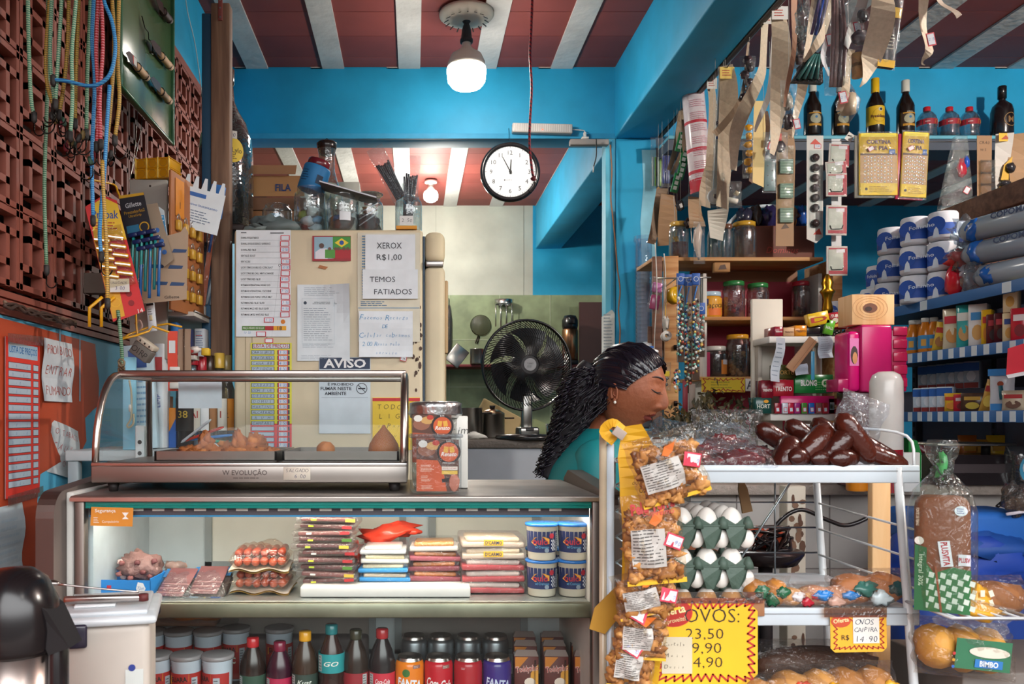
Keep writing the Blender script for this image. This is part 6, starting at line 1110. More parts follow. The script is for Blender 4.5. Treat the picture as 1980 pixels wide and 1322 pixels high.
hang('beige_roll_bag','clear sleeve of beige masking rolls under the dark knobs',1658,110,150,650,lambda h:[('rolls',lambda mb:[mb.lathe([(.016,-.02),(.016,.02)],'C4A070',12,(0,0,z)) for z in(-.01,.02)]),film(.05,h,.03,16)],'bag')
hang('lint_pack','black pack with yellow ends twisting beside the broad beige strip',1720,-20,133,660,lambda h:[('pack',lambda mb:[mb.rbox(-.026,.026,-.008,.008,-h/2,h/2,'2A2226:g',.004),mb.rect(0,-h*.45,.05,.022,'E0B020',-.0085),mb.rect(0,h*.2,.05,.03,'E0B020',-.0085),mb.lines(0,-.03,.03,h*.3,7,'A8A090',-.009)]),film(.062,h*1.02,.03,17)],'pack',(0,8,0))
hang('pen_sleeve','sleeve of blue and purple pens hanging among the strips at the top',1583,-10,68,600,lambda h:[('pens',lambda mb:[mb.tube([(x,0,-h/2),(x+.006,0,h/2)],.005,c,6) for x,c in((-.012,'6A5A8A:g'),(0,'2A4FA8:g'),(.012,'8A84A0:g'))]),film(.045,h,.02,18)],'pack',(0,10,0))
hang('frilly_bag','frilly clear bag flaring out beside the thin red brown strip',1552,5,70,570,lambda h:[('bag',lambda mb:mb.blob((0,0,0),(.022,.016,h/2),'E4EAEA:cn',4,.5,12,5))],'bag')
hang('figure_bag','clear bag with a pale stick shape on a cord, in front of the top shelf',1352,428,510,405,lambda h:[('stick',lambda mb:mb.tube(smooth([(0,0,h*.45),(-.01,0,0),(0,0,-h*.4)]),[.004,.012,.02,.02,.02,.02,.018,.014,.012,.01,.006],'C8B8AC:g',8)),film(.055,h,.03,19)],'bag')
for i,(x,y0,y1,s_,l) in enumerate(((1338,380,470,395,'short'),(1303,380,560,385,'long pale'),(1267,470,760,480,'longest thin'),(1284,490,650,478,'blue white'))):
    hang('twine',l+' cord hanging beneath the left beam goods',x,y0,y1,s_,lambda h:[('cord',lambda mb:mb.tube(smooth([(0,0,h/2),(.006,0,h*.2),(-.004,0,-h*.2),(0,0,-h/2)]),.0022,'D0CCC4',5))],'cord')
for x,y,l,c in((1332,432,'black tag with red outline tied to the short cord','2A2024:g'),(1316,398,'dark plastic hook below the roll','2A2A2E:g')): hang('dangling_tag',l,x,y-12,y+12,396,lambda h,c=c:[('tag',lambda mb:[mb.blob((0,0,0),(.018,.005,.026),c,2,.3,8),mb.rect(0,0,.014,.02,'D0CCC8',-.007,20)])],'tag')
hang('orange_clip','small orange plastic clip knotted on the long cord',1309,452,486,388,lambda h:[('clip',lambda mb:[mb.blob((0,0,.01),(.012,.006,.018),'E0952A:g',1,.4,7),mb.tube([(-.02,0,.03),(.02,0,-.03)],.004,'E0952A:g',6)])],'clip')
# ---------------- row of cards in front of the bottle shelf
t=thing('display_wire','thin steel wire under the bottle shelf carrying the hung packs','wire',(2.4,3.985,2.555)); mb=MB(); mb.tube([(-.98,0,0),(0,0,-.006),(1.5,0,0)],.0025,'8A8480:m',5); mb.obj('wire',t)
hang('valve_card','long white card with seven dark knobs in bubbles and a red roof logo',1576,262,470,402,lambda h:[('card',lambda mb:[mb.poly([(-.04,-h/2+.02),(.005,-h/2),(.038,-h/2+.03),(.04,h/2),(-.04,h/2)],'CFCBC4:n',.002),mb.poly([(-.025,h*.42),(0,h*.47),(.028,h*.42)],'C8483A',0,-.001),mb.rect(.012,h*.4,.034,.022,'C23A48',-.001),mb.rect(.012,h*.4,.028,.017,'D8D8DC',-.0014),mb.text('7,50',.012,h*.4,.009,'2A5FA0',-.0018),mb.poly([(-.01,-h*.42),(.02,-h*.36),(.032,-h*.42)],'C8483A',0,-.001)])]+[('knob',lambda mb,k=k:[setattr(mb,'X',MT((-.002,-.004,h*(.29-.093*k-(.05 if k>5 else 0))))@MR(R_(90),4,'X')),mb.lathe([(.02,0),(.018,.01),(.012,.016),(.001,.018)],'3A2C2C:g',14)]) for k in range(7)]+[('bubble_strip',lambda mb:mb.pillow(.06,h*.72,.034,'F4F8F8:c',8,c=(0,-.006,0)))],'card')
hang('hook_card_strip','white paper strip linking the red framed hook packs',1618,268,525,402,lambda h:[('strip',lambda mb:mb.rbox(-.024,.024,.003,.005,-h/2,h/2,'D8D8D8:n',.0005))],'strip')
for i,(x,y0,y1,r) in enumerate(((1622,278,323,3),(1616,312,342,-4),(1617,335,380,0),(1617,397,455,1),(1618,476,533,0))):
    hang('hook_pack',('top','second','third','fourth','lowest')[i]+' red framed pack of small wire hooks on the white paper strip',x,y0,y1,404+i,lambda h:[('card',lambda mb:[mb.rbox(-.05,.05,-.003,.002,-h/2,h/2,'C8C0B8',.004),mb.rect(.004,0,.088,h*.88,'B02434',-.0035),mb.rect(-.006,.004,.07,h*.72,'B8BCAE',-.004),mb.rect(.016,h*.34,.04,.016,'D8D4D8',-.0045)]),('hooks',lambda mb:[mb.tube([(-.032,-.007,-h*.18),(-.026,-.007,-h*.3),(.024,-.007,-h*.29),(.03,-.007,-h*.16)],.002,'2A2A2A:m',5)]),('film',lambda mb:mb.pillow(.1,h,.02,'F6F8F8:c',i))],'pack',(0,r,0),'red framed hook packs')
hang('white_tag','small white cardboard tag turned askew at the shelf edge',1643,256,274,404,lambda h:[('tag',lambda mb:[mb.rect(0,0,.034,.04,'D8D4CC',0,-35),mb.tube([(-.01,-.002,.008),(.008,-.002,.004)],.002,'2A2424',4)])],'tag')
def curt(mb,w,h,sc_=1):
    mb.rbox(-w/2,w/2,-.004,.004,-h/2,h/2,'C8A428:g',.003); mb.rect(0,h*.47,w*.9,h*.06,'E8D030',-.0045)
    mb.rect(0,-h*.08,w*.94,h*.46,'C09868',-.0045)
    for i in range(9):
        for j in range(8): mb.disc(-w*.36*.98+w*.085*i,h*(-.28+.055*j)+ (.004 if i%2 else 0),.0052,'7A2A30' if (i+j)%3 else '4A6A50',-.0049,7); mb.disc(-w*.36*.98+w*.085*i,h*(-.28+.055*j)+(.004 if i%2 else 0),.0034,'E4E0D8',-.0052,6)
    mb.rect(0,h*.16,w*.94,h*.03,'5A4030',-.005); mb.rect(0,-h*.4,w*.94,h*.19,'E4C030',-.0055); mb.lines(.01,-h*.4,w*.6,h*.1,4,'A87A20',-.006); mb.disc(-w*.32,-h*.4,.007,'3A2A1A',-.006,8)
    mb.text('CORTINA',0,h*.36,.019,'4A1E28',-.006,w=w*.62,off=.03); mb.text('DE PIA',0,h*.26,.019,'4A1E28',-.006,w=w*.48,off=.03); mb.rect(w*.34,h*.2,w*.16,h*.08,'2A5A9A',-.0062); mb.text('LEO',w*.34,h*.2,.008,'D8E0E8',-.0066)
for i,(x,y0,y1,s_,w,l,r) in enumerate(((1698,258,378,408,.185,'left yellow sink curtain pack with brown circles',0),(1768,256,382,409,.125,'right yellow sink curtain pack, narrower with a dark red edge',3))):
    hang('curtain_pack',l,x,y0,y1,s_,lambda h,w=w,i=i:[('print',lambda mb:curt(mb,w,h)),('back_pack',lambda mb:mb.rbox(-w/2-.016,w/2-.01,.006,.014,-h/2-.01,h/2-.006,('8E8A80:g','A82444:g')[i],.004)),('price_tag',lambda mb:[mb.rect(-w*.22,h*.24,.028,.02,'C84A4A',-.014,30),mb.rect(-w*.22,h*.24,.024,.016,'DCD8D8',-.0145,30)]),('film',lambda mb:mb.pillow(w*1.06,h*1.06,.03,'F6F8F6:cn',i+20,wr=.2))],'pack',(0,r,0))
hang('hose_bag','clear bag with white hose fittings and one black disc, right of the curtain packs',1850,262,418,412,lambda h:[('bag',lambda mb:[mb.poly([(-.08,-h/2+.01),(-.02,-h*.44),(.07,-h/2+.03),(.075,-h*.2),(.05,h/2),(.0,h/2)],'ECF0F0:cn',.03)]),('fittings',lambda mb:[mb.tube([(-.06,.012,-h*.42),(.06,.012,-h*.36)],.009,'C8C8C0',8),mb.disc(-.05,-h*.32,.017,'2A2426',.008,14),mb.blob((-.02,.014,-h*.46),(.018,.01,.012),'22202A:g',3,.2,6),mb.blob((.03,.014,-h*.45),(.018,.01,.016),'22202A:g',5,.2,6),mb.blob((.03,.006,h*.1),(.022,.01,.045),'A82434:g',2,.2,8),mb.blob((.05,.004,h*.17),(.012,.01,.03),'2450B0:g',2,.2,8)]),('price_tag',lambda mb:[mb.rect(.045,-h*.18,.026,.034,'C23A48',-.004,-30),mb.rect(.045,-h*.18,.021,.028,'D0D8DC',-.0045,-30)])],'bag')
hang('sachet_card','brown card with clear sachets and handwriting beside the hose bag',1904,262,400,413,lambda h:[('card',lambda mb:[mb.poly([(-.035,-h*.42),(.03,-h*.44),(.034,h/2),(-.036,h/2)],'9A7450:n',.002),mb.hand('CR40',-.026,h*.4,.014,'3A2A20',-.001,w=.05),mb.hand('W5',-.02,h*.3,.012,'3A2A20',-.001,w=.03)])]+[('sachet',lambda mb,k=k:mb.pillow(.07,.06,.03,'D8D4CC:cn',k,c=(.008,-.01,.02-.055*k))) for k in range(3)],'card')
hang('nozzle_card','long white strip with a yellow header and two dark nozzles',1938,258,465,414,lambda h:[('strip',lambda mb:ribbon(mb,[Vector((.01,0,h/2)),Vector((-.004,0,h*.1)),Vector((-.008,0,-h*.2)),Vector((-.016,0,-h/2))],[.062,.062,.058,.062],'CDC8C0:n',curl=.004)),('header_label',lambda mb:[mb.rect(.008,h*.46,.058,.038,'E0B030',-.008),mb.poly([(-.012,h*.44),(.01,h*.48),(.03,h*.44)],'A84A2A',0,-.009)]),('nozzle',lambda mb:[mb.blob((.026,-.02,h*.17),(.022,.016,.022),'2E2A2E:g',1,.15,8),mb.poly([(-.015,h*.06),(.0,h*.2),(.04,h*.28),(.02,h*.05)],'D8A838',.002,-.012)]),('nozzle',lambda mb:[mb.blob((.004,-.02,h*.02),(.022,.016,.018),'2E2A2E:g',2,.2,8),mb.poly([(-.03,-.02),(.0,-.06),(.03,-.0),(-.02,.0)],'D8A030',.002,-.012)])],'strip')
hang('corrugated_strip','long brown corrugated strip at the right edge, tearing at the foot',1968,258,458,416,lambda h:[('strip',lambda mb:ribbon(mb,[Vector((.01,0,h/2)),Vector((.0,0,0)),Vector((-.01,0,-h/2))],[.09,.075,.05],'A5805A:n',curl=.003))],'strip')
hang('bulb_bag','clear bag with pale rolls cut by the right edge',1978,380,470,425,lambda h:[('rolls',lambda mb:[mb.blob((0,0,h*.35-.05*i),(.03,.02,.025),'C8BCA4:g',i,.2,7) for i in range(4)]),film(.09,h,.04,21)],'bag')
# ---------------- bottle shelf on the beam
t=thing('bottle_shelf','pale blue shelf board on the back beam carrying liquor bottles','shelf',(2.3,4.45,EYE+(VY-262)/365)); zt=t.location.z
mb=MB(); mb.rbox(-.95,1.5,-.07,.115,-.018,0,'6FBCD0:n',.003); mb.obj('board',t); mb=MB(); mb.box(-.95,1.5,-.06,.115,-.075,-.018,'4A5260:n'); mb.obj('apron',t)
def dark(m,r=.044): m.band(r,-60,60,.045,.115,'3A2A1A'); m.W=lambda x,y,z:((r+.001)*math.sin(x/r),-(r+.001)*math.cos(x/r)+y,z); m.disc(0,.082,.03,'A8A48A',0,14,.026); m.rect(0,.05,.07,.012,'C8902A',0); m.rect(0,.112,.07,.006,'C8902A',0); m.text('RESERVA',0,.118,.006,'D8D0B8',0); m.disc(0,.09,.007,'2A6FA0',-.0006,10)
def bt(px,r,h,liq,cap,ch,lb,l,nr=.016): return bottle('liquor_bottle',l,(sx(px,366),4.40,zt+.001),liquor(h,r,nr,.55,.74),liq,cap,(h-ch,h+.012),lb,capr=nr*1.25,group='bottles on the back beam shelf')
for x,l in((1576,'first from the left'),(1630,'behind the cone shaped bag'),(1757,'right of the yellow label bottle')): bt(x,.043,.285,'1E1410:g','D0CCC0:g',.05,[dark],'dark whisky bottle with white cap, '+l)
bt(1698,.044,.295,'1E1410:g','E0B020:g',.065,[lambda m:[m.band(.0446,-100,100,.05,.15,'E0B41E'),setattr(m,'W',lambda x,y,z:(.0456*math.sin(x/.0456),-.0456*math.cos(x/.0456)+y,z)),m.text('Presidente',0,.095,.017,'5A1E1E',0,w=.085,off=.02),m.disc(.004,.13,.011,'D8D0B0',0,12),m.disc(.006,.13,.007,'1E1A1A',-.0006,10),m.ring(0,.1,.036,.001,'7A5A10',0)]],'dark brandy bottle with yellow cap and yellow label')
for i,x in enumerate((1803,1847,1886)):
    bottle('water_bottle',('left','middle','right')[i]+' of three clear bottles with red caps and red labels',(sx(x,366),4.42,zt+.001),[(.045,0),(.049,.01),(.047,.04),(.05,.055),(.05,.085),(.044,.11),(.03,.13),(.014,.14),(.014,.15)],'A8C8D0:G','B8222E:g',(.138,.162),[lambda m:[m.band(.0506,-110,110,.058,.088,'A02030'),setattr(m,'W',lambda x,y,z:(.0512*math.sin(x/.0512),-.0512*math.cos(x/.0512)+y,z)),m.poly([(.012,.06),(.045,.066),(.045,.082),(.02,.086)],'D8A838',0,0),m.lines(-.02,.073,.03,.01,1,'E0D0D0',0)]],group='clear bottles with red caps',capr=.018)
t=thing('liquor_bottle','round shouldered black bottle with gold emblem at the right end','bottle',(sx(1945,366),4.40,zt+.001),group='bottles on the back beam shelf'); mb=MB(); mb.lathe([(.05,0),(.053,.01),(.053,.13),(.045,.16),(.02,.185),(.016,.19),(.016,.26)],'1E1618:g',22); mb.obj('body',t); mb=MB(); mb.lathe([(.021,.2),(.021,.262),(.018,.266)],'161416:g',16); mb.obj('cap',t); mb=MB(); mb.W=lambda x,y,z:(.054*math.sin(x/.054),-.054*math.cos(x/.054)+y,z); mb.ring(.012,.075,.036,.003,'A8804A',0); mb.text('M',.012,.075,.034,'8A643A',0,off=.01); mb.obj('emblem',t)
# ---------------- wooden shelf unit with jars
US=400.; Y0=F/US
t=thing('wooden_shelving','pine shelving unit with red backing holding jars of sweets','shelving',(1.65,Y0+.16,0))
def ub(x0,x1,y,th=.018,m='wood_light',nm='shelf',d0=-.16,d1=.13): mb=MB(); z=EYE+(VY-y)/US; mb.rbox(sx(x0,US)-1.65,sx(x1,US)-1.65,d0,d1,z-th,z,m,.002); mb.obj(nm,t); return z
z1=ub(1262,1592,497); z2=ub(1352,1612,612); z3=ub(1352,1612,728); ub(1262,1612,835)
for x0,x1 in((1362,1370),(1586,1594),(1610,1628)): mb=MB(); mb.rbox(sx(x0,US)-1.65,sx(x1,US)-1.65,-.165 if x0>1600 else -.14,.13,.0,(EYE+(VY-500)/US if x0>1600 else EYE+(VY-527)/US),'wood_light' if x0>1600 else 'C8C4BC',.002); mb.obj('upright',t)
mb=MB(); mb.box(sx(1366,US)-1.65,sx(1592,US)-1.65,.11,.13,.9,EYE+(VY-527)/US,'9A1E34:n'); mb.box(sx(1372,US)-1.65,sx(1592,US)-1.65,.11,.13,EYE+(VY-527)/US,z1-.02,'8A5A3A:n'); mb.obj('red_backing',t)
mb=MB(); mb.text('REME',-.0+.06,z2+.11,.035,'D8C8C0',.109); mb.text('M',.1,z2+.03,.05,'D8C8C0',.109); mb.obj('backing_letters',t)
t=thing('plank_board','old brown plank panel with metal hooks left of the pine shelving','board',(sx(1288,470),F/470,0),(0,0,-6)); z0=EYE+(VY-765)/470; zz=EYE+(VY-495)/470
mb=MB(); mb.rbox(-.055,-.015,0,.015,z0-.8,zz,'wood_dark',.002); mb.rbox(-.008,.05,0,.018,z0-.8,zz,'wood_light',.002); mb.rbox(-.07,.07,.018,.03,z0-.8,z0-.7,'wood_dark',.002); mb.rbox(-.07,.07,.018,.03,1.5,1.6,'wood_dark',.002); mb.box(-.06,-.03,-.01,.03,0,z0-.78,'5A4030'); mb.box(.02,.05,-.01,.03,0,z0-.78,'5A4030'); mb.obj('plank',t)
mb=MB(); [mb.tube([(x,-.06+.0*x,ROD),(x,.0,ROD)],.003,'C8C8C4:m',6) for x in(-.03,.04)]; mb.tube([(-.07,-.2,ROD),(.13,-.2,ROD)],.003,'C8C8C4:m',6); mb.tube([(0,-.2,ROD),(0,0,ROD)],.003,'C8C8C4:m',6); mb.obj('rod',t)
for z in(1.27,1.37,1.5): mb=MB(); mb.rbox(.03,.045,-.008,0,z,z+.02,'2A2220:m',.002); mb.tube([(.04,-.008,z+.01),(.05,-.02,z+.01)],.002,'2A2220:m',5); mb.obj('catch',t)
def hb(name,label,px,y0,y1,s_,b,cat=None,rot=(0,0,0),grp=None): return hang(name,label,px,y0,y1,s_,b,cat,rot,grp)
hb('pink_pack','twisted clear bag with pink and magenta sweets on the plank board',1268,535,605,478,lambda h:[('sweets',lambda mb:[mb.rbox(-.02,.02,-.008,.008,.01,.05,'C86AA8:g',.006),mb.rbox(-.018,.02,-.008,.008,-.06,-.0,'B02868:g',.006)]),film(.055,h,.035,30)],'bag',(0,10,0))
hb('adhesive_roll','yellow tape roll in clear wrap hanging on the plank board',1303,553,590,482,lambda h:[('roll',lambda mb:[setattr(mb,'X',MR(R_(80),4,'X')@MR(R_(30),4,'Y')),mb.lathe([(.02,-.012),(.034,-.012),(.034,.014),(.02,.014)],'E0B020:g',20,cap=False),mb.lathe([(.034,-.011),(.034,.013)],'E0B020:g',20)]),('tail',lambda mb:mb.tube(smooth([(-.02,0,-.02),(-.034,0,-.04),(-.032,0,-.12)]),.003,'E0A81E',5))],'tape')
hb('adhesive_roll','white tape roll at the end of a crumpled strip on the plank board',1288,620,660,485,lambda h:[('roll',lambda mb:[setattr(mb,'X',MT((0,0,-.02))@MR(R_(80),4,'X')),mb.lathe([(.008,-.01),(.02,-.01),(.02,.01),(.008,.01)],'DDD8D0',16,cap=False),setattr(mb,'X',None),mb.blob((0,0,.03),(.012,.008,.03),'D4CEC4:n',3,.4,8)])],'tape')
hb('metal_parts_bag','clear bag of small metal parts with a yellow label low on the plank board',1285,700,755,485,lambda h:[('parts',lambda mb:[mb.blob((.01*math.sin(i*2),0,-.04+.008*i),(.006,.005,.005),'A8A8A4:m',i,.3,5) for i in range(8)]),('label',lambda mb:mb.rect(.0,.01,.03,.02,'E0C020',-.016)),film(.05,h,.026,31)],'bag')
# bead keychain strands
rd=random.Random(9)
for i,(x,y0,y1,s_,hd,l) in enumerate(((1316,528,700,500,1,'first blue headed card of beaded straps from the left'),(1331,530,760,498,1,'second blue headed card of beaded straps, longest'),(1346,528,735,503,1,'third blue headed card of beaded straps'),(1352,645,690,506,0,'short loose beaded strap with blue cord'),(1356,585,690,497,1,'rightmost beaded strap below the wood shelf'),(1310,700,762,503,0,'low beaded strap hanging by a blue ribbon'))):
    def bd(h,i=i,hd=hd):
        r=[]
        if hd: r.append(('header_card',lambda mb:[mb.rbox(-.016,.016,0,.002,h/2-.045,h/2,'1E4F9A',.001,1),mb.rbox(-.014,.014,.001,.003,-h/2,h/2-.045,'5A463A:n',.001,1),mb.ring(0,h/2-.022,.01,.002,'B8C0C8',-.001,12)]))
        r.append(('ribbon',lambda mb:mb.tube(smooth([(.002,-.004,h/2-.05),(-.012,-.008,h*.2),(-.006,-.008,-h*.2)]),.003,'2A6FB8',5)))
        r.append(('beads',lambda mb:[mb.blob((-.006+.01*math.sin(k*1.9),-.012,h*(.25-.7*k/(h*130))),(.0055,.005,.0055),('7AC0A8:g','D0B060:g','C8CCC8:g','3A7A8A:g','A84A3A:g','4A3A3A:g','DDE0D8:g')[(k*3+i)%7],k,.3,4) for k in range(int(h*130))]))
        return r
    hb('beaded_strap',l,x,y0,y1,s_,bd,'keychain strap')
hb('maroon_label','maroon and grey cards hanging at the foot of the beaded straps',1330,735,800,500,lambda h:[('card',lambda mb:[mb.rbox(-.02,.0,0,.003,-h/2,h/2,'7A1E2A',.001,1),mb.rbox(.005,.03,.002,.005,-h*.4,h*.4,'8A7A6E',.001,1)])],'card')
def uj(name,label,x0,x1,y0,z,lid,glass,cont,ns=US,lh=.02):
    r=(x1-x0)/2/ns; h=EYE+(VY-y0)/ns-z; return jar(name,label,(sx((x0+x1)/2,ns),F/ns+.09,z+.001),r,h,glass,lid,cont,lh=lh,neck=.86)
sw=lambda c,n=16,fr=.3,st=False:(lambda m,r,h:[m.blob((r*.6*math.cos(i*2.4)*(.4+.6*((i*7)%5)/5),r*.6*math.sin(i*2.4)*(.4+.6*((i*7)%5)/5),r*.25+h*fr*(i/n)),(r*.26,r*.26,r*.22),c[i%len(c)]+':g',i,.2,5) for i in range(n)]+([m.tube([(r*.3*math.cos(i*2.4),r*.3*math.sin(i*2.4),h*.2),(r*.7*math.cos(i*1.3),r*.7*math.sin(i*1.3)-.003,h*(.45+.03*(i%4)))],.0018,'E0DCD4',4) for i in range(9)] if st else []))
uj('sweet_jar','jar half full of dark red powder with a yellow lid, top shelf left',1305,1343,428,z1,'C8A04A:g','C8DCE0:G',lambda m,r,h:m.lathe([(r*.9,.004),(r*.9,h*.5),(.001,h*.52)],'5A2430:n',18))
uj('empty_jar','big empty clear jar with yellow lid, top shelf middle',1430,1476,428,z1,'C89A30:g','C8D0D0:G',None)
uj('empty_jar','narrow empty jar just left of the big yellow lidded one',1408,1430,432,z1,'6E4A3A:g','C8D0D0:G',None)
uj('empty_jar','square pale jar behind the white logo card, top shelf',1380,1408,440,z1,None,'C0C8C0:G',None)
uj('snack_tub','yellow and orange printed tub with pale blue lid, middle shelf',1366,1408,566,z2,'B8D0E0:g','D8962A:g',lambda m,r,h:[m.band(r*1.005,-80,80,h*.1,h*.85,'E0A02A'),m.band(r*1.012,-30,50,h*.1,h*.4,'D8702A'),m.band(r*1.012,-70,-30,h*.55,h*.8,'2A2A6A'),setattr(m,'W',lambda x,y,z:((r*1.03)*math.sin(x/r),-(r*1.03)*math.cos(x/r)+y,z)),m.text('Paçoca',0,h*.5,.028,'4A2A10',0,w=.09,sh=.3,rot=5)])
uj('lollipop_jar','jar of lollipops with green lid, left one on the middle shelf',1411,1454,545,z2,'2F7A40:g','C8A8A8:G',sw(['7A3A5A','A8B0C0','5A3A6A','C85A6A'],18,.35,True))
uj('lollipop_jar','jar of lollipops with green lid, right one on the middle shelf',1459,1501,549,z2,'2F7A40:g','C8A8A8:G',sw(['3A5A8A','A8B0C0','6A3A5A','C87A5A'],14,.25,True))
uj('red_lid_jar','clear jar with red lid at the dark right end of the middle shelf',1548,1582,545,z2,'A01E30:g','A86070:G',sw(['7A2A3A','5A3A4A'],10,.3))
uj('sweet_jar','white lidded jar with an orange label, lower shelf left',1376,1418,673,z3,'D8D4CC:g','8A6A5A:G',lambda m,r,h:[m.band(r*1.01,10,80,h*.1,h*.6,'C87A2A'),m.band(r*1.02,20,70,h*.45,h*.62,'C8CCD0')]+[m.lathe([(r*.9,.004),(r*.9,h*.8)],'4A2A24:n',14)])
uj('candy_jar','big jar of foil wrapped candies with yellow lid, lower shelf middle',1418,1462,650,z3,'D89A2A:g','C8B8A8:G',sw(['3A2A20','5A4430','B8A070','2A2420','D8C8A0'],40,.55))
uj('candy_jar','jar of dark candies with white lid partly behind the white board',1462,1500,655,z3,'D8D8D4:g','A89888:G',sw(['3A2A20','4A3A50','6A5A70'],20,.5))
mb=MB(); mb.rbox(-.03,.03,0,.04,0,.12,'B82A5A:n',.004); mb.rbox(-.032,.0,-.004,0,0,.12,'D8D0C4',.003); mb.obj('pink_packet',None,'pink and white packet at the left end of the lower jar shelf','packet',None,None,(sx(1366,US),F/US+.03,z3+.001))
for i,(x,y,w,h,c,l) in enumerate(((1462,470,.12,.08,'23243E:n','dark blue basket on top of the pine shelving'),(1508,474,.14,.08,'3A2A3E:n','dull purple box beside the dark blue basket'),(1552,474,.08,.08,'1E3F7A:n','blue box at the right end above the jars'))):
    cart('storage_box',l,x,0,400,w,h,.1,c,z=z1+.12,rot=0) if 0 else None
t=thing('cola_crate','brown display crate with faded red script behind the top jars','crate',(sx(1510,395),F/395+.03,z1+.001)); mb=MB(); mb.rbox(-.17,.18,.0,.12,0,.17,'6E3A2A:n',.004); mb.text('Dominus',.02,.05,.032,'B0443A',-.001,w=.16,sh=.3); mb.obj('crate',t)
for i,(x,w,c,l) in enumerate(((1452,.07,'2A2A3E:g','dark jar shaped bundle in the crate top, left'),(1472,.07,'3A2E2A:g','brown bundle in the crate top'),(1500,.09,'2A2450:g','violet bundle in the crate top'),(1540,.09,'7A4A2A:g','orange brown bundle in the crate top'),(1562,.06,'1E4FA0:g','blue bundle in the crate top, right'))):
    mb=MB(); mb.blob((0,0,.05),(w/2,.04,.055),c,i+3,.25,8); mb.obj('goods_bundle',None,l,'bundle',None,None,(sx(x,395),F/395+.08,z1+.172))
t=thing('white_arch','glossy white curved lid leaning over the crate bundles','lid',(sx(1500,398),F/398+.14,z1+.17)); mb=MB(); mb.tube(smooth([(-.2,0,.0),(-.12,0,.08),(-.02,0,.115),(.08,0,.11),(.16,0,.06),(.19,0,.0)]),.010,'C8D4DC:g',8); mb.obj('rim',t)
t=thing('gold_figure','shiny gold foil figure standing at the right end of the shelving','figure',(sx(1600,425),F/425,EYE+(VY-606)/425)); mb=MB(); mb.lathe([(.02,0),(.024,.02),(.016,.06),(.026,.09),(.034,.1),(.02,.115),(.026,.14),(.012,.17),(.004,.18)],'C8902A:m',14); mb.obj('figure',t); mb=MB(); mb.lathe([(.03,-.12),(.026,-.05),(.028,0)],'7A6A4A:cn',12); mb.obj('wrap',t)
cart('tea_box','small brown box with dark leaf drawing above the red backing',1397,0,402,.075,.045,.04,'A87A4A:n',lambda m:m.poly([(-.02,.01),(.02,.012),(.012,.035),(-.012,.03)],'4A2E20',0,-.001),z=EYE+(VY-527)/US+.001)
def zig(mb,w,h,c,n=9,y=-.001,a=.012,wd=.004):
    def edge(p,q,k):
        for i in range(k):
            A=(p[0]+(q[0]-p[0])*i/k,p[1]+(q[1]-p[1])*i/k); Bq=(p[0]+(q[0]-p[0])*(i+1)/k,p[1]+(q[1]-p[1])*(i+1)/k); m=((A[0]+Bq[0])/2,(A[1]+Bq[1])/2); L=math.hypot(*m) or 1; m=(m[0]*(1-a/L),m[1]*(1-a/L))
            for u,v in((A,m),(m,Bq)):
                dx,dz=v[0]-u[0],v[1]-u[1]; l=math.hypot(dx,dz); mb.rect((u[0]+v[0])/2,(u[1]+v[1])/2,l+wd*.6,wd,c,y,math.degrees(math.atan2(dz,dx)))
    W,H=w/2-.006,h/2-.006; edge((-W,H),(W,H),n); edge((-W,-H),(W,-H),n); edge((-W,-H),(-W,H),max(2,int(n*h/w))); edge((W,-H),(W,H),max(2,int(n*h/w)))
mb=MB(); mb.poly([(-.105,-.035),(.105,-.035),(.105,.035),(-.105,.035)],'E0C020:n',.001); zig(mb,.21,.075,'B02A24',7,-.001,.014,.004); mb.lines(0,.0,.12,.04,3,'A89A20',-.001); mb.obj('yellow_sign',None,'yellow sign with red zigzag border behind the dried leaves','sign',None,None,(sx(1398,400),F/400-.003,EYE+(VY-744)/400))
mb=MB(); mb.rbox(-.04,.04,0,.002,-.03,.03,'C8C4C0',.0005,1); mb.text('AIV',0,0,.04,'3A3440',-.001,w=.07,off=.02); mb.obj('white_sign',None,'white sign with dark letters AIV beside the yellow zigzag sign','sign',None,None,(sx(1457,400),F/400-.004,EYE+(VY-744)/400))
# ================================================================ stone counter on the right and what stands on it
CZ=EYE-.226
t=thing('stone_counter','worn stone topped counter with white tiled front on the right','counter',(1.75,3.05,0))
mb=MB(); mb.rbox(-.82,.46,-.25,.25,CZ-.035,CZ,'9A8E84:B',.004); mb.obj('worktop',t)
mb=MB(); mb.box(-.8,.44,-.2,.23,0,CZ-.035,'B4AEA8:n'); 
for x in range(8): mb.box(-.8+.16*x,-.796+.16*x,-.2025,-.199,0,CZ-.035,'7E7672')
for z in range(6): mb.box(-.8,.44,-.2025,-.199,.14*z,.14*z+.004,'7E7672')
mb.obj('tiled_front',t)
def onc(px,s_,z=CZ+.001): return (sx(px,s_),F/s_,z)
# tall sweets rack
RS=545.
t=thing('sweets_rack','white two tier sweets rack on the stone counter','rack',(sx(1560,RS),F/RS,0))
for y,a,b,h in((650,1487,1642,0),(800,1490,1622,0)):
    z=EYE+(VY-y)/RS; mb=MB(); mb.rbox(sx(a,RS)-sx(1560,RS),sx(b,RS)-sx(1560,RS),0,.14,z-.024,z,'D2CEC8:n',.003); mb.obj('shelf',t)
mb=MB(); mb.rbox(sx(1485,RS)-sx(1560,RS),sx(1548,RS)-sx(1560,RS),.14,.155,CZ,EYE+(VY-567)/RS,'CFC8BA:n',.003); mb.obj('back_board',t)
for x in(1495,1612): mb=MB(); mb.rbox(sx(x,RS)-sx(1560,RS)-.008,sx(x,RS)-sx(1560,RS)+.008,.11,.14,CZ,EYE+(VY-652)/RS,'B8B0A4',.002); mb.obj('upright',t)
u1=EYE+(VY-650)/RS+.001; u2=EYE+(VY-800)/RS+.001
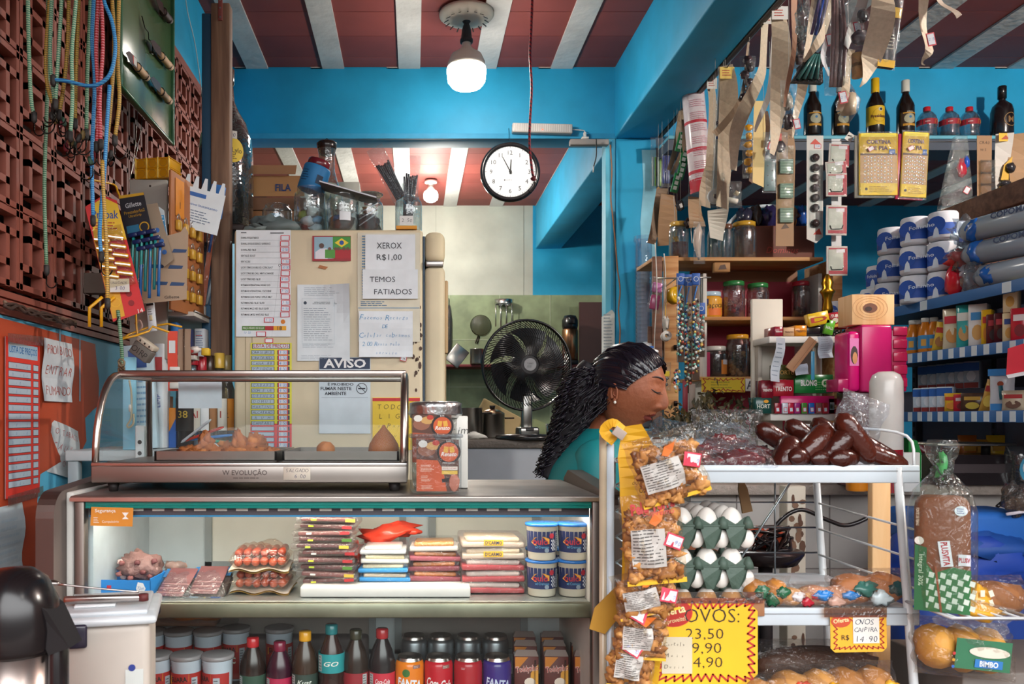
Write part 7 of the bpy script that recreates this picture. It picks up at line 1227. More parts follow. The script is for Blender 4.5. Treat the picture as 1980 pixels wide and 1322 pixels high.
def sb(l,x0,x1,y0,z,c,tx=None,tc='E8E4DC',dp=.05,rot=0,dy=0,th=.4,draw=None,tilt=0,name='sweets_box',bot=None):
    w=(x1-x0)/RS; h=(EYE+(VY-y0)/RS-z) if bot is None else (bot-y0)/RS
    return cart(name,l,(x0+x1)/2,0,RS,w,h,dp,c,lambda m:[m.text(tx,0,h*.45,min(h*th,w/len(tx)*1.3),tc,-.001,w=w*.8,off=.02) if tx else 0,draw(m,w,h) if draw else 0],z=z if bot is None else EYE+(VY-bot)/RS,rot=rot,tilt=tilt)
sb('dark red sweets box at the left of the upper rack shelf',1498,1514,631,u1,'8E1E30:g','TRENTO',th=.15,dp=.09)
sb('tan sweets box, second on the upper rack shelf',1515,1536,633,u1,'C09870:n','TRENTO','5A2A10',th=.2,dp=.09)
sb('orange sweets box, third on the upper rack shelf',1537,1560,629,u1,'D88A1E:g','TRENTO','5A2A10',th=.2,dp=.09)
mb=MB(); mb.rbox(-.032,.032,-.02,.04,0,.04,'1E1C20:g',.012,3); mb.obj('black_pouch',None,'shiny black zipped pouch on the upper rack shelf','pouch',None,None,(sx(1577,RS),F/RS+.03,u1))
sb('yellow box leaning over the black pouch',1566,1606,603,u1+.045,'E2BC2A:g','D','B02A20',tilt=-12,bot=628,dp=.03)
sb('green packet tilted beside the yellow box',1592,1610,618,u1,'6ABF3A:g','HALL','E8F0E0',tilt=14,bot=646,dp=.012)
for i,(x,l) in enumerate(((1617,'left'),(1634,'right'))):
    t=thing('snack_bag',l+' small red and black snack bag above the dark beads','snack bag',(sx(x,RS),F/RS+.02,EYE+(VY-619)/RS),(0,-8+12*i,0)); mb=MB(); f=mb.pillow(.042,.06,.025,'9A1E2A:g',i); mb.disc(0,.0,.012,'D8D0C0',-.014,10,.009); mb.poly([(-.01,-.014),(.012,-.012),(.01,-.022),(-.008,-.024)],'D8A030',0,-.0125); mb.text('TUB',0,.017,.01,'E8E0D8',-.0125,off=.02); mb.obj('pack',t)
mb=MB(); [mb.blob((-.035+.009*i,.0,.006+.005*(i%3)),(.009,.01,.008),'241E1E:g',i,.2,5) for i in range(9)]; mb.obj('dark_beads',None,'row of shiny dark wrapped pods under the small red snack bags','pods',None,None,(sx(1620,RS),F/RS+.02,u1))
for l,x,y0,y1,w,c,r,wv in(('till receipt curling down from the upper rack shelf',1504,652,738,18,'C8D0D8',8,.01),('white crumpled paper hanging at the right of the upper rack shelf',1596,650,692,28,'C0D0DC',-4,.006),('grey price card hanging askew above the green gum box',1550,704,724,25,'A8B0BC',-8,.002)):
    s_=RS+8; a=Wp(x,(y0+y1)/2,s_); paper('hanging_paper',l,'paper',a,w/s_,(y1-y0)/s_,lambda m,w=w,y0=y0,y1=y1:m.lines(0,0,w/s_*.7,(y1-y0)/s_*.8,8,'8A98A8',-.001,t=.2),(0,r,0),wave=wv,mat=c)
mb=MB(); mb.X=MR(R_(38),4,'Y'); mb.rbox(-.016,.016,-.004,.004,-.075,.06,'A87C58:n',.001); mb.rect(.006,0,.001,.13,'6A4A34',-.0045); mb.obj('corrugated_strip',None,'corrugated cardboard strip slanting from the upper rack shelf','cardboard',None,None,Wp(1552,682,RS+10))
mb=MB(); mb.rbox(-.006,.006,0,.004,-.08,.02,'4A9AC0:g',.001); mb.obj('blue_ribbon',None,'thin blue ribbon dangling above the green gum box','ribbon',None,None,Wp(1572,690,RS+10))
sb('olive and black sweets box in the shade under the upper shelf',1497,1540,705,EYE+(VY-735)/RS,'4A4A20:g','TORTU','C8A050',th=.3,dp=.04,bot=732)
sb('dark red sweets box standing left of the larger one',1472,1495,735,EYE+(VY-768)/RS,'7A1626:g','TRENTO',th=.2,bot=770)
sb('larger red sweets box left of the green gum box',1495,1535,734,EYE+(VY-766)/RS,'A01C2C:g','TRENTO',th=.3,bot=766)
sb('green gum box with a white crescent',1537,1611,724,0,'1E7A3A:g',None,bot=760,dp=.07,draw=lambda m,w,h:[m.text('BLONG',-w*.14,h*.55,.02,'E8ECE8',-.001,w=w*.42,off=.04),m.ring(w*.3,h*.55,.014,.006,'D8E8D0',-.001)]+[m.rect(w*(.05+.05*(i%6)),h*(.2+.13*(i//6)),.003,.003,'9AD08A',-.001,45) for i in range(24)])
sb('dark green cough drop box with yellow sun',1461,1492,768,u2-.0,'1E4A44:g','HORT','D8DCD0',dp=.06,th=.25,draw=lambda m,w,h:m.disc(w*.15,h*.75,.009,'E0A020',-.0015,10,.006))
sb('magenta open display tray behind the little tagged packs',1510,1614,765,u2,'C81E6A:g',None,dp=.02,rot=0)
for i,(x,c) in enumerate(((1500,'8E1A2A'),(1515,'C8CCD8'),(1526,'B82040'),(1538,'9A2A7A'),(1552,'4A8A3A'),(1566,'2A6AC0'),(1580,'8A5A54'),(1592,'A02A34'))):
    a=(sx(x,RS),F/RS-.012,u2); t=thing('candy_pack',('dark red','silver and red','crimson','purple','green','blue','tan','brick red')[i]+' candy pack with a tiny white price tag on the lower rack shelf','candy pack',a); mb=MB(); mb.rbox(-.010,.010,-.003,.006,0,.038,c+':g',.002); mb.rect(0,.014,.012,.016,'C83A48',-.004,4); mb.rect(0,.014,.009,.012,'C8DCE8',-.0045,4); mb.obj('pack',t)
sb('dark red chocolate box at the right end of the lower shelf',1602,1636,770,u2,'7E1222:g','Ba','D8C090',dp=.05,th=.3,draw=lambda m,w,h:m.rect(-w*.3,h*.5,w*.25,h*.5,'A8C4D0',-.001))
# dispensers
AS=590.
t=thing('acrylic_dispenser','tall translucent magenta acrylic dispenser with a small drawer','dispenser',(sx(1700,AS),F/AS,CZ+.001)); b=CZ+.001; zt_=EYE+(VY-628)/AS-b; zb_=EYE+(VY-757)/AS-b
mb=MB(); mb.rbox(-.10,-.06,.0,.1,zb_,zt_-.02,'D01070:g',.012,3); mb.rbox(-.062,.04,-.006,.1,zb_-.002,zt_,'C01866:gn',.008,3); mb.rbox(.04,.092,.0,.1,zb_,zt_-.012,'A8144A:gn',.006,3); mb.obj('body',t)
for z in range(5): mb=MB(); mb.rbox(.044,.09,-.006,.0,zb_+.015+.042*z,zb_+.045+.042*z,'B8204E:g',.004); mb.obj('slot',t)
mb=MB(); mb.disc(-.082,zb_+.12,.012,'3A2A2A',-.001,10,.03); mb.rect(-.082,zb_+.13,.03,.09,'D878B0',-.0005); mb.disc(-.08,zb_+.11,.008,'C88A5A',-.0015,10,.02); mb.obj('label',t)
mb=MB(); mb.rbox(-.135,-.1,.0,.08,zb_,zb_+.042,'A81858:g',.003); mb.obj('drawer',t); mb=MB(); mb.rbox(-.09,.08,.01,.1,0,zb_,'5A2A34:g',.004); mb.obj('stand',t)
for i,x in enumerate((1656,1683)): jar('orange_drink_jar','orange plastic drink jar below the magenta dispenser, '+('left' if i==0 else 'right'),(sx(x,625),F/625,CZ+.001),.03,.15,'C87A1E:g','D89030:g')
mb=MB(); mb.lathe([(.05,0),(.054,.01),(.054,.12)],'D8D8D4:n',16); mb.rbox(-.054,.054,-.055,-.053,.02,.1,'D8D8D4',.001); mb.obj('white_canister',None,'white canister hidden behind the cup dispenser','canister',None,None,(sx(1740,560),F/560+.02,CZ+.001))
t=thing('cup_dispenser','white cup dispenser with rounded top and dark red window','cup dispenser',(sx(1732,645),F/645+.05,CZ+.0005)); hh=EYE+(VY-717)/645-CZ
mb=MB(); mb.lathe([(.046,0),(.047,hh*.75),(.046,hh-.03),(.038,hh-.01),(.022,hh),(.001,hh)],'D6D2CC:g',30); mb.obj('body',t)
mb=MB(); mb.band(.0475,-22,38,.0,.13,'8E1626:g'); 
for k in range(6): mb.band(.048,-20+9*k,-18+9*k,.0,.125,'5A0E1A')
mb.obj('window',t)
mb=MB(); mb.poly([(-.012,0),(.03,0),(.03,.11),(.016,.15),(-.012,.16)],'1E7A3A:g',.04); mb.obj('green_carton',None,'green carton with a slanted top behind the cup dispenser','carton',None,None,(sx(1764,590),F/590,CZ+.001))
mb=MB(); mb.rbox(-.02,.03,0,.03,0,.12,'C8C8C4',.002); mb.obj('white_pack',None,'white pack under the green carton beside the cup dispenser','pack',None,None,(sx(1768,640),F/640+.02,CZ+.001))
mb=MB(); mb.rbox(-.07,.07,.0,.09,0,.1,'wood_pine',.002); mb.disc(-.01,.055,.024,'7A4A34:N',-.001,16,.016); mb.disc(-.016,.052,.012,'3A2018',-.0015,10,.008)
for k in range(3): mb.ring(-.01,.055,.034+.012*k,.0012,'C08A5A',-.001,22,.024+.008*k)
mb.obj('pine_block',None,'pine wood block with a dark knot on top of the magenta dispenser','wood block',None,None,(sx(1690,AS),F/AS+.005,CZ+zt_+.002))
# scale
t=thing('counter_scale','black counter scale with a steel platform and cable','scale',(sx(1870,560),F/560,CZ+.001))
mb=MB(); mb.add([(-.15,-.08,0),(.17,-.08,.0),(.17,.16,0),(-.15,.16,0),(-.135,-.05,.1),(.14,-.05,.1),(.14,.14,.1),(-.135,.14,.1)],[(0,1,5,4),(1,2,6,5),(2,3,7,6),(3,0,4,7),(4,5,6,7),(0,3,2,1)],'241E20:g'); mb.box(-.12,.11,-.068,-.06,.04,.07,'3E3436'); mb.obj('body',t)
mb=MB(); mb.rbox(-.14,.13,-.06,.14,.13,.14,'B8B4AA:m',.003); mb.obj('platform',t)
for x in(-.09,.085): mb=MB(); mb.lathe([(.014,.1),(.014,.131)],'1E1A1A',10,(x,.03,0)); mb.obj('support',t)
mb=MB(); mb.tube(smooth([(.1,-.085,.05),(.125,-.11,.03),(.11,-.14,.0),(.03,-.165,-.03),(-.03,-.19,-.06)]),.006,'1E1A1A:g',7); mb.obj('cable',t)
mb=MB(); mb.lathe([(.04,0),(.045,.01),(.045,.1),(.04,.13)],'C8D0D4:G',18); mb.W=lambda x,y,z:(.046*math.sin(x/.046),-.046*math.cos(x/.046)+y,z); mb.disc(0,.055,.03,'3AA0C8',0,16,.045); mb.disc(0,.06,.022,'D8E0E8',-.0006,14,.028); mb.text('boa',0,.07,.014,'2A3A6A',-.0012,off=.03); mb.text('janta',0,.052,.014,'2A3A6A',-.0012,off=.03); mb.obj('coconut_pack',None,'turquoise labelled jar at the right edge beside the scale','jar',None,None,(sx(1972,575),F/575,CZ+.001))
# dried leaves
t=thing('dried_leaf_bunch','big bunch of dried olive brown leaves heaped before the shelving','leaf bunch',(sx(1378,520),F/520,1.15)); rd=random.Random(3)
mb=MB(); stems=[]
for k in range(16): a=rd.uniform(-1,1); e=(a*.17,rd.uniform(-.05,.06),rd.uniform(.03,.2)*(1-.6*abs(a))); P=smooth([(a*.05,0,-.1),(a*.12,0,e[2]*.4-.02),e],4); mb.tube(P,.0018,'5A4630',4); stems.append(P)
mb.obj('stems',t); mb=MB()
for k in range(900):
    P=rd.choice(stems); p=rd.choice(P[4:])+Vector((rd.gauss(0,.02),rd.gauss(0,.03),rd.gauss(0,.018))); R=Euler((rd.uniform(0,6),rd.uniform(0,6),rd.uniform(0,6))).to_matrix(); l=rd.uniform(.009,.019)
    q=[R@Vector(v)*l+p for v in((-1,0,0),(0,-.5,.12),(1,0,0),(0,.5,.12))]; mb.add(q,[(0,1,2),(0,2,3)],('4A4226:n','5E5230:n','3A3420:n','7A6238:n','3E3A22:n')[k%5])
tag(mb.obj('leaves',t),kind='stuff')
mb=MB(); mb.lathe([(.1,0),(.13,.04),(.135,.07),(.1,.066)],'3A3A40:n',18); mb.obj('leaf_bucket',None,'dark basin under the bunch of dried leaves','basin',None,None,(sx(1378,520),F/520,CZ+.001))
t=thing('cup_tower','tall clear tube of stacked white cups by the blue column','cup dispenser',(sx(1241,354),F/354-.03,EYE+(VY-765)/354)); t.scale=(1.25,1.25,1.25); mb=MB(); mb.lathe([(.034,0),(.035,.02),(.036,.66),(.042,.67),(.042,.69)],'DCE8F4:G',20,cap=False); mb.obj('tube',t)
mb=MB()
for k in range(30): mb.lathe([(.026,.02+.018*k),(.030,.036+.018*k),(.0315,.037+.018*k)],'C8CAD8',16,cap=False)
mb.obj('cups',t); mb=MB(); mb.box(-.02,.02,.03,.06,.1,.5,'8A98A0'); mb.obj('bracket',t)
t=thing('cup_lid_box','white lid shaped box with a blue mark behind the woman','box',(sx(1250,460),F/460,EYE+(VY-690)/460)); mb=MB(); mb.lathe([(.075,0),(.078,.02),(.05,.055),(.001,.065)],'D4D8DC:g',24); mb.rect(-.01,.035,.04,.008,'2A6AC0',-.075); mb.obj('lid',t); mb=MB(); mb.rbox(-.06,.06,-.04,.04,-.3,0,'4A4E54',.01); mb.obj('base',t)
# ================================================================ steel gondola shelving on the right wall
GX=1.9; GY0,GY1=2.1,3.72
t=thing('gondola','steel shop shelving with blue and white checked price rails along the right wall','shelving',(2.1,0,0))
zs_=[EYE+.43,EYE+.24,EYE+.018,EYE-.2]
mb=MB(); mb.box(.17,.2,GY0,GY1,0,zs_[0]+.0,'7A8098:n'); mb.obj('back_panel',t)
for y in(GY0,GY0+.54,GY0+1.08,GY1-.03): mb=MB(); mb.rbox(.14,.17,y,y+.03,0,zs_[0]+.1,'4A4C5C',.002); [mb.box(.137,.14,y+.012,y+.018,.5+.04*k,.52+.04*k,'1E1E28') for k in range(30)]; mb.obj('upright',t)
for i,z in enumerate(zs_):
    mb=MB(); g0=3.32 if i==3 else GY0; mb.rbox(-.2,.14,g0,GY1,z-.012,z,'5E6478:n',.002); mb.obj('shelf',t)
    mb=MB(); mb.rbox(-.208,-.2,g0,GY1,z-.032,z+.006,'2A64A0:n',.001); n=0
    if i==3: mb.obj('price_rail',t); continue
    if i in(1,2):
        for k in range(27): y=GY0+.02+.06*k; mb.box(-.2095,-.208,y,y+.026,z-.03,z+.004,'C8D4DC:n')
    else:
        for y in(2.62,3.05,3.4): mb.box(-.2095,-.208,y,y+.04,z-.03,z+.004,'C8D4DC')
    mb.obj('price_rail',t)
def gy(px,X=GX): return F*X/(px-VX)
def gp(px,dx=0): return GX+.03+dx,gy(px,GX+.03+dx)
def grt(mb): pass
def tp(l,px,z,dx=0,four=True):
    x,y=gp(px,dx); t=thing('toilet_paper_pack',l,'toilet paper',(x,y,z),(0,0,-58),'toilet paper packs')
    for k,(a,b_) in enumerate(((-.05,0),(.05,0)) if four else ((0,0),)):
        mb=MB(); mb.lathe([(.02,.002),(.045,.004),(.049,.012),(.049,.098),(.045,.106),(.02,.108)],'D8DAE0:n',18,(a,b_,0)); mb.band(.0496,-80,80,.02,.062,'1E4FA8',c=(a,b_,0)); 
        mb.obj('roll',t)
    mb=MB(); w=.1 if four else .05
    for s3 in(-1,1) if four else(0,):
        mb.disc(s3*.05,.058,.032,'1E4FA8',-.0505,14,.03); mb.poly([(s3*.05-.012,.01),(s3*.05+.012,.01),(s3*.05+.007,.04),(s3*.05,.05),(s3*.05-.007,.04)],'D0DCE8',0,-.0512)
    mb.text('Folhinho',0,.06,.014,'D8E4F0',-.0516,w=w*.9,off=.01); mb.obj('label',t)
z=zs_[0]+.001
for i,(px,dz,dx,fr) in enumerate(((1640,0,.06,1),(1668,0,.05,0),(1690,0,.05,1),(1712,0,.02,1),(1742,0,.0,1),(1700,.11,.06,0),(1748,.11,.01,1),(1748,.22,.01,1),(1795,0,.0,1),(1795,.11,.0,1),(1796,.22,0,1),(1818,.0,.15,1),(1818,.11,.15,1),(1820,.22,.15,1))):
    tp('toilet paper pack with blue arch, '+('far left end','single roll in the far group','third from the far end','fourth from the far end','bottom of the tall front stack','single roll lying on the far group','middle of the tall front stack','top of the tall front stack','bottom of the second stack','middle of the second stack','top of the second stack','bottom of the stack beside the plastic bags','middle of the stack beside the plastic bags','top of the stack beside the plastic bags')[i],px,z+dz,dx,bool(fr))
for i,(px,dz,c,l,tx) in enumerate(((1930,.185,'9AA4AC:gn','top','COPOMAIS'),(1935,.1,'8A94A0:gn','middle','COPOMAIS'),(1960,.012,'98A2AC:gn','lowest',''))):
    x,y=gp(px-40,.04); t=thing('cup_sleeve',l+' long grey plastic sleeve of cups lying on the top shelf','cup sleeve',(x+.02,y-.15,z+dz+.04),(0,0,-78)); mb=MB(); mb.X=MR(R_(90),4,'Y'); mb.lathe([(.02,-.2),(.04,-.17),(.042,0),(.042,.2)],c,16); mb.X=Matrix.Identity(4)
    if tx: mb.text(tx,.03,.022,.02,'3A4A6A',-.0425,w=.16,off=.03)
    mb.blob((-.13,-.01,0),(.03,.04,.038),'1E5AA8:g',i,.2,8); mb.obj('sleeve',t); mb=MB(); mb.blob((-.2,0,0),(.04,.04,.045),'DCE4EA:cn',i+4,.4,8); mb.obj('loose_film',t)
x,y=gp(1845); mb=MB(); mb.blob((0,0,.05),(.025,.03,.06),'C8202E:g',3,.2,8); mb.blob((.03,-.02,.06),(.03,.03,.05),'D8D0D4:g',4,.3,8); mb.blob((.02,-.0,.14),(.04,.03,.03),'D03A3A:g',5,.3,8); mb.obj('red_napkin_pack',None,'red and clear crumpled packs beside the front toilet paper stack','pack',None,None,(x,y,z))
# second shelf
z=zs_[1]+.001
for i,px in enumerate((1765,1777,1789,1806)):
    x,y=gp(px,.02*(i%2)); t=thing('juice_bottle','orange juice bottle with white cap, '+('first','second','third','fourth')[i]+' from the left on the checked shelf','bottle',(x,y,z),(0,0,-45),'orange juice bottles'); mb=MB(); mb.lathe([(.022,0),(.024,.01),(.024,.075),(.02,.1),(.012,.118),(.012,.124)],'D07A1E:g',14); mb.obj('body',t); mb=MB(); mb.lathe([(.014,.12),(.014,.136)],'D8D8D4',12); mb.obj('cap',t); mb=MB(); mb.band(.0245,-110,110,.02,.07,'3A8AC0'); mb.band(.025,-20,20,.03,.055,'D8A040'); mb.obj('label',t)
def gpk(name,l,px,z,w,h,c,dr=None,dx=0,soft=0,rz=-48,tilt=0,dp=.05,grp=None):
    x,y=gp(px,dx); mb=MB()
    if soft: mb.pillow(w,h,.04,c,int(px),wr=.1,c=(0,.0,h/2),nu=8,nv=8); yy=-.021
    else: mb.rbox(-w/2,w/2,0,dp,0,h,c,.002,1); yy=-.001
    if dr: dr(mb,w,h,yy)
    return mb.obj(name,None,l,'grocery pack',grp,None,(x,y,z),(0,tilt,rz))
blk=lambda c1,c2,tx='':(lambda m,w,h,y:[m.rect(0,h*.72,w*.7,h*.18,c1,y),m.disc(0,h*.35,w*.3,c2,y,12,h*.18),m.text(tx,0,h*.72,w*.16,'E8E8E8',y-.001) if tx else 0])
for a in((('biscuit_pack','yellow and blue biscuit pack leaning beside the juice'),1818,z,.06,.11,'E0B840:g',blk('C83A2A','A8703A'),0,1,-48,10),(('biscuit_pack','cream biscuit bag with red logo, third shelf item'),1846,z,.075,.15,'D8CCB0:g',blk('C83040','C88A4A'),0,1,-48,0),(('biscuit_pack','teal and white cereal bag'),1868,z,.06,.155,'3AA8A8:g',blk('D8D8D0','B8905A'),0,1,-48,0),(('cereal_box','white cereal box with a blue bowl picture'),1890,z,.055,.15,'D8D8D8:g',blk('3A8AC8','C89A5A'),0,0,-48,0),(('yellow_pack','narrow yellow pack beside the cereal box'),1907,z,.03,.125,'E0B020:g',blk('C83A2A','D88A2A'),0,0,-48,0),(('coffee_box','dark brown and red box, left of the pair'),1922,z,.045,.105,'5A1E24:g',blk('A82A34','2A1418'),0,0,-48,0),(('coffee_box','dark brown and red box, right of the pair'),1937,z,.045,.105,'4A1A20:g',blk('A82A34','2A1418'),0,0,-48,0),(('straw_pack','lower cream pack with dark lettering near the right edge'),1952,z,.04,.1,'D8C8A0:g',blk('2A4A8A','C89A4A'),0,0,-48,0),(('straw_pack','upper cream pack stacked near the right edge'),1953,z+.101,.04,.1,'D8C8A0:g',blk('2A4A8A','C89A4A'),0,0,-48,0),(('red_box','red packet cut by the right edge on the checked shelf'),1972,z,.05,.11,'B82434:g',blk('E0D0D0','7A1420'),0,0,-48,0),(('biscuit_pack','dark blue bag behind the cream biscuit bag'),1850,z,.09,.17,'23284A:g',None,.09,1,-48,0)):
    gpk(a[0][0],a[0][1],*a[1:7],dx=a[7],soft=a[8],rz=a[9],tilt=a[10])
# third shelf: rows of milk powder packs
z=zs_[2]+.001
milk=lambda m,w,h,y:[m.rect(0,h*.8,w,h*.3,'1E5AA8',y),m.disc(0,h*.45,w*.3,'D8DCE4',y-.001,10,h*.2),m.rect(0,h*.12,w*.9,h*.2,'8A2A24',y)]
for i,px in enumerate((1779,1795,1811,1826)): gpk('milk_powder_pack','blue and white milk powder pack, '+('first','second','third','fourth')[i]+' in the low front row',px,z,.05,.095,'C4D0DC:g',milk,0,0,grp='milk powder packs')
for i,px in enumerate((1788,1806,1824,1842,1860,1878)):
    x,y=gp(px,.12); gpk('milk_powder_pack','milk powder pack, '+('first','second','third','fourth','fifth','sixth')[i]+' in the shaded back row',px,z+.09,.05,.1,'A8B4C4:g',milk,.12,0,grp='milk powder packs')  # back row in a darker tint, the shade put into its colour
t=thing('pack_riser','grey metal riser behind the milk powder','riser',(2.1,0,z)); mb=MB(); mb.box(-.07,.12,2.85,3.66,0,.088,'4A4C5C'); mb.obj('riser',t)
for a in((('noodle_pack','yellow noodle pack beside the milk powder'),1843,.055,.07,'E0B030:g',blk('C83A2A','D88A2A'),0,1,0),(('red_carton','small red carton with white stripes'),1859,.05,.065,'B82434:g',blk('D8C8C8','7A1420'),0,0,0),(('brown_carton','brown carton with yellow picture'),1880,.07,.068,'4A342A:g',blk('C8A040','C8B040'),0,0,0),(('pasta_bag','yellow and red pasta bag leaning'),1908,.05,.11,'C89A40:g',blk('B02A2A','E0C050'),0,1,14),(('flour_pack','white and blue flour pack with a red haired figure shape'),1938,.07,.14,'D4D8E0:g',lambda m,w,h,y:[m.rect(0,h*.93,w,h*.16,'2A78B8',y-.0),m.disc(0,h*.66,.009,'A84A2A',y-.002,10),m.tube([(0,y-.002,h*.62),(.004,y-.002,h*.3)],.007,'2A6A7A',6),m.rect(0,h*.12,w*.8,h*.16,'2A78B8',y-.001)],0,1,0),(('bean_bag','brown and white bean bag near the right edge'),1962,.07,.07,'B8A890:g',blk('A82A2A','5A3A2A'),0,1,0)):
    gpk(a[0][0],a[0][1]+' on the third shelf',a[1],z,*a[2:6],dx=a[6],soft=a[7],tilt=a[8])
mb=MB(); mb.poly([(-.05,-.02),(.05,.0),(.05,.09),(-.045,.06)],'C82434',.002); mb.poly([(-.045,-.03),(.05,-.012),(.05,.0),(-.05,-.02)],'D8D4D4',.002); mb.obj('shelf_flag',None,'red flag shaped card sticking out at the right edge','card',None,None,Wp(1978,712,640))
# bottom shelf
z=zs_[3]+.001
for i,(px,w,h,c) in enumerate(((1800,.1,.08,'6A1A24:g'),(1835,.09,.07,'3A2A2A:g'),(1870,.08,.1,'C8702A:g'),(1895,.09,.09,'D89A30:g'),(1925,.08,.1,'E0B82A:g'))): gpk('cereal_bag',('dark red','blackish','orange','amber','bright yellow')[i]+' bag lying at the back of the counter behind the scale',px,z,w*.9,h*1.6,c,blk('D8A040','A86A30') if i>1 else None,0,1,rz=0).location=((px-VX)/F*3.14,3.14,CZ+.001)
# ================================================================ wire rack in front on the right
RX0,RX1,RY=.40,.975,1.6; TZ=EYE-.095
WH='D0D4D6:g'
t=thing('wire_rack','white wire display rack with a steel lipped top tray in the foreground','rack',(.69,1.8,0)); ox,oy=.69,1.8
def V(x,y,z): return (x-ox,y-oy,z)
for z,a in((TZ,.446),(EYE-.37,.5),(.66,.446)):
    mb=MB(); mb.rbox(a-ox,RX1-ox,RY-oy,RY-oy+.38,z-.004,z,'C4CCD2:n',.001); mb.rbox(a-ox,RX1-ox,RY-.006-oy,RY-oy+.004,z-.03,z+.004,'BFC9D0:gn',.002); mb.box(a-ox,RX1-ox,RY-.007-oy,RY-.0055-oy,z-.008,z-.006,'8A8E92'); mb.obj('shelf',t)
for x0,x1,y in((.935,1.02,RY+.0),(.95,1.03,RY+.36),(.47,.47,RY+.36)):
    mb=MB(); mb.tube([V(x0,y,TZ),V(x1,y,0)],.0085,WH,8); mb.obj('leg',t)
mb=MB(); mb.tube([V(.366,RY,EYE-.03),V(.366,RY,.0)],.0075,'B8A890:g',8); mb.tube([V(.38,RY,EYE-.05),V(.38,RY,.0)],.008,'C0CCD8:g',8); mb.obj('leg',t)
mb=MB()
for k in range(16):
    z=EYE-.03-.05*k; mb.tube([V(.392,RY+.005,z),V(.43,RY+.005,z-.025),V(.392,RY+.005,z-.05)],.0022,'B8C4C8:m',5)
mb.tube([V(.432,RY,EYE-.02),V(.432,RY,.1)],.003,'C8D0D4:m',6); mb.obj('zigzag_side',t)
mb=MB(); mb.tube(smooth([V(.86,RY+.3,TZ+.08),V(.9,RY+.1,TZ+.075),V(.965,RY+.02,TZ+.06),V(.968,RY,TZ+.0)],4),.003,WH,6); mb.tube([V(.9,RY+.2,TZ+.02),V(.93,RY+.1,TZ+.045),V(.97,RY+.01,TZ+.0)],.0025,WH,6); mb.obj('tray_rail',t)
mb=MB()
for z in(EYE-.26,EYE-.32,EYE-.20): mb.tube([V(.44,RY+.37,z),V(.96,RY+.37,z)],.0022,'B0B8BC:m',5)
for x in(.62,.86): mb.tube([V(x,RY+.37,TZ),V(x,RY+.37,EYE-.37)],.0022,'B0B8BC:m',5)
mb.tube([V(.93,RY+.36,TZ),V(.75,RY+.36,EYE-.37)],.003,'C8D4D8:m',5)
for k in range(3): mb.tube([V(.95,RY+.34,EYE-.2-.06*k),V(.965+.01*k,RY,EYE-.215-.06*k)],.0025,WH,5)
mb.obj('back_wires',t)
mb=MB(); mb.tube([V(.95,RY,EYE-.353),V(.95,RY-.14,EYE-.353),V(1.09,RY-.14,EYE-.353),V(1.09,RY,EYE-.353),V(.95,RY,EYE-.353)],.003,WH,6)
for k in range(5): mb.tube([V(.96+.028*k,RY,EYE-.353),V(.96+.028*k,RY-.14,EYE-.353)],.002,WH,5)
mb.obj('side_basket',t)
def pk(px,py,s_): p=Wp(px,py,s_); return p
# meats on the top tray
rd=random.Random(21)
for i,(px,dy,h,w,l,r,l2) in enumerate([(1340,.03,.022,.09,.05,12,'left front slab, shiny and folded'),(1318,.14,.02,.1,.05,-6,'left rear slab'),(1375,.1,.03,.11,.05,5,'second slab behind the left front one'),(1405,.2,.05,.12,.06,-4,'raised slab at the back of the left group'),(1430,.03,.024,.12,.055,-6,'wide front slab in the middle'),(1385,.04,.014,.08,.045,30,'small dark slab between the front ones'),(1470,.12,.03,.1,.05,8,'slab just left of the sausages'),(1290,.2,.02,.08,.05,0,'pale backed slab at the far left of the tray')]):
    y=RY+dy; s2=F/y; t=thing('jerky_pack','plastic wrapped dark red dried meat, '+l2,'meat pack',(sx(px,s2),y,TZ+.001),(0,0,r),'dried meat packs')
    mb=MB(); mb.X=MR(R_(-rd.uniform(8,20)),4,'X'); mb.blob((0,.02,h*.55),(w*.42,l*.75,h*.62+.006),('6E2628:g','5E2024:g','7A3034:g')[i%3],i,.22,12,3); mb.blob((w*.15,.01,h*.75),(w*.22,l*.5,h*.3),'864042:g',i+30,.25,8,3); mb.obj('meat',t)
    mb=MB(); mb.X=MT((0,.02,h*.65))@MR(R_(-75),4,'X'); mb.pillow(w*1.05,l*2.1,h*1.6+.012,'F4F6F8:c',i,wr=.22,nu=18,nv=18); mb.obj('film',t)
def saus(px,dy,z,L,ang,r=.019,tl=0,l2=''):
    y=RY+dy; s2=F/y; mb=MB(); mb.X=MR(R_(ang),4,'Y')@MR(R_(tl),4,'Z')@MR(R_(90),4,'Y'); mb.lathe([(.002,-L/2),(r*.7,-L/2+.008),(r,-L/2+.022),(r*1.03,0),(r,L/2-.022),(r*.7,L/2-.008),(.002,L/2)],'461A10:gb' if int(px)%2 else '3A150E:gb',16)
    mb.obj('smoked_sausage',None,'plump glossy brown smoked sausage, '+l2,'sausage','smoked sausages on the tray',None,(sx(px,s2),y,TZ+z))
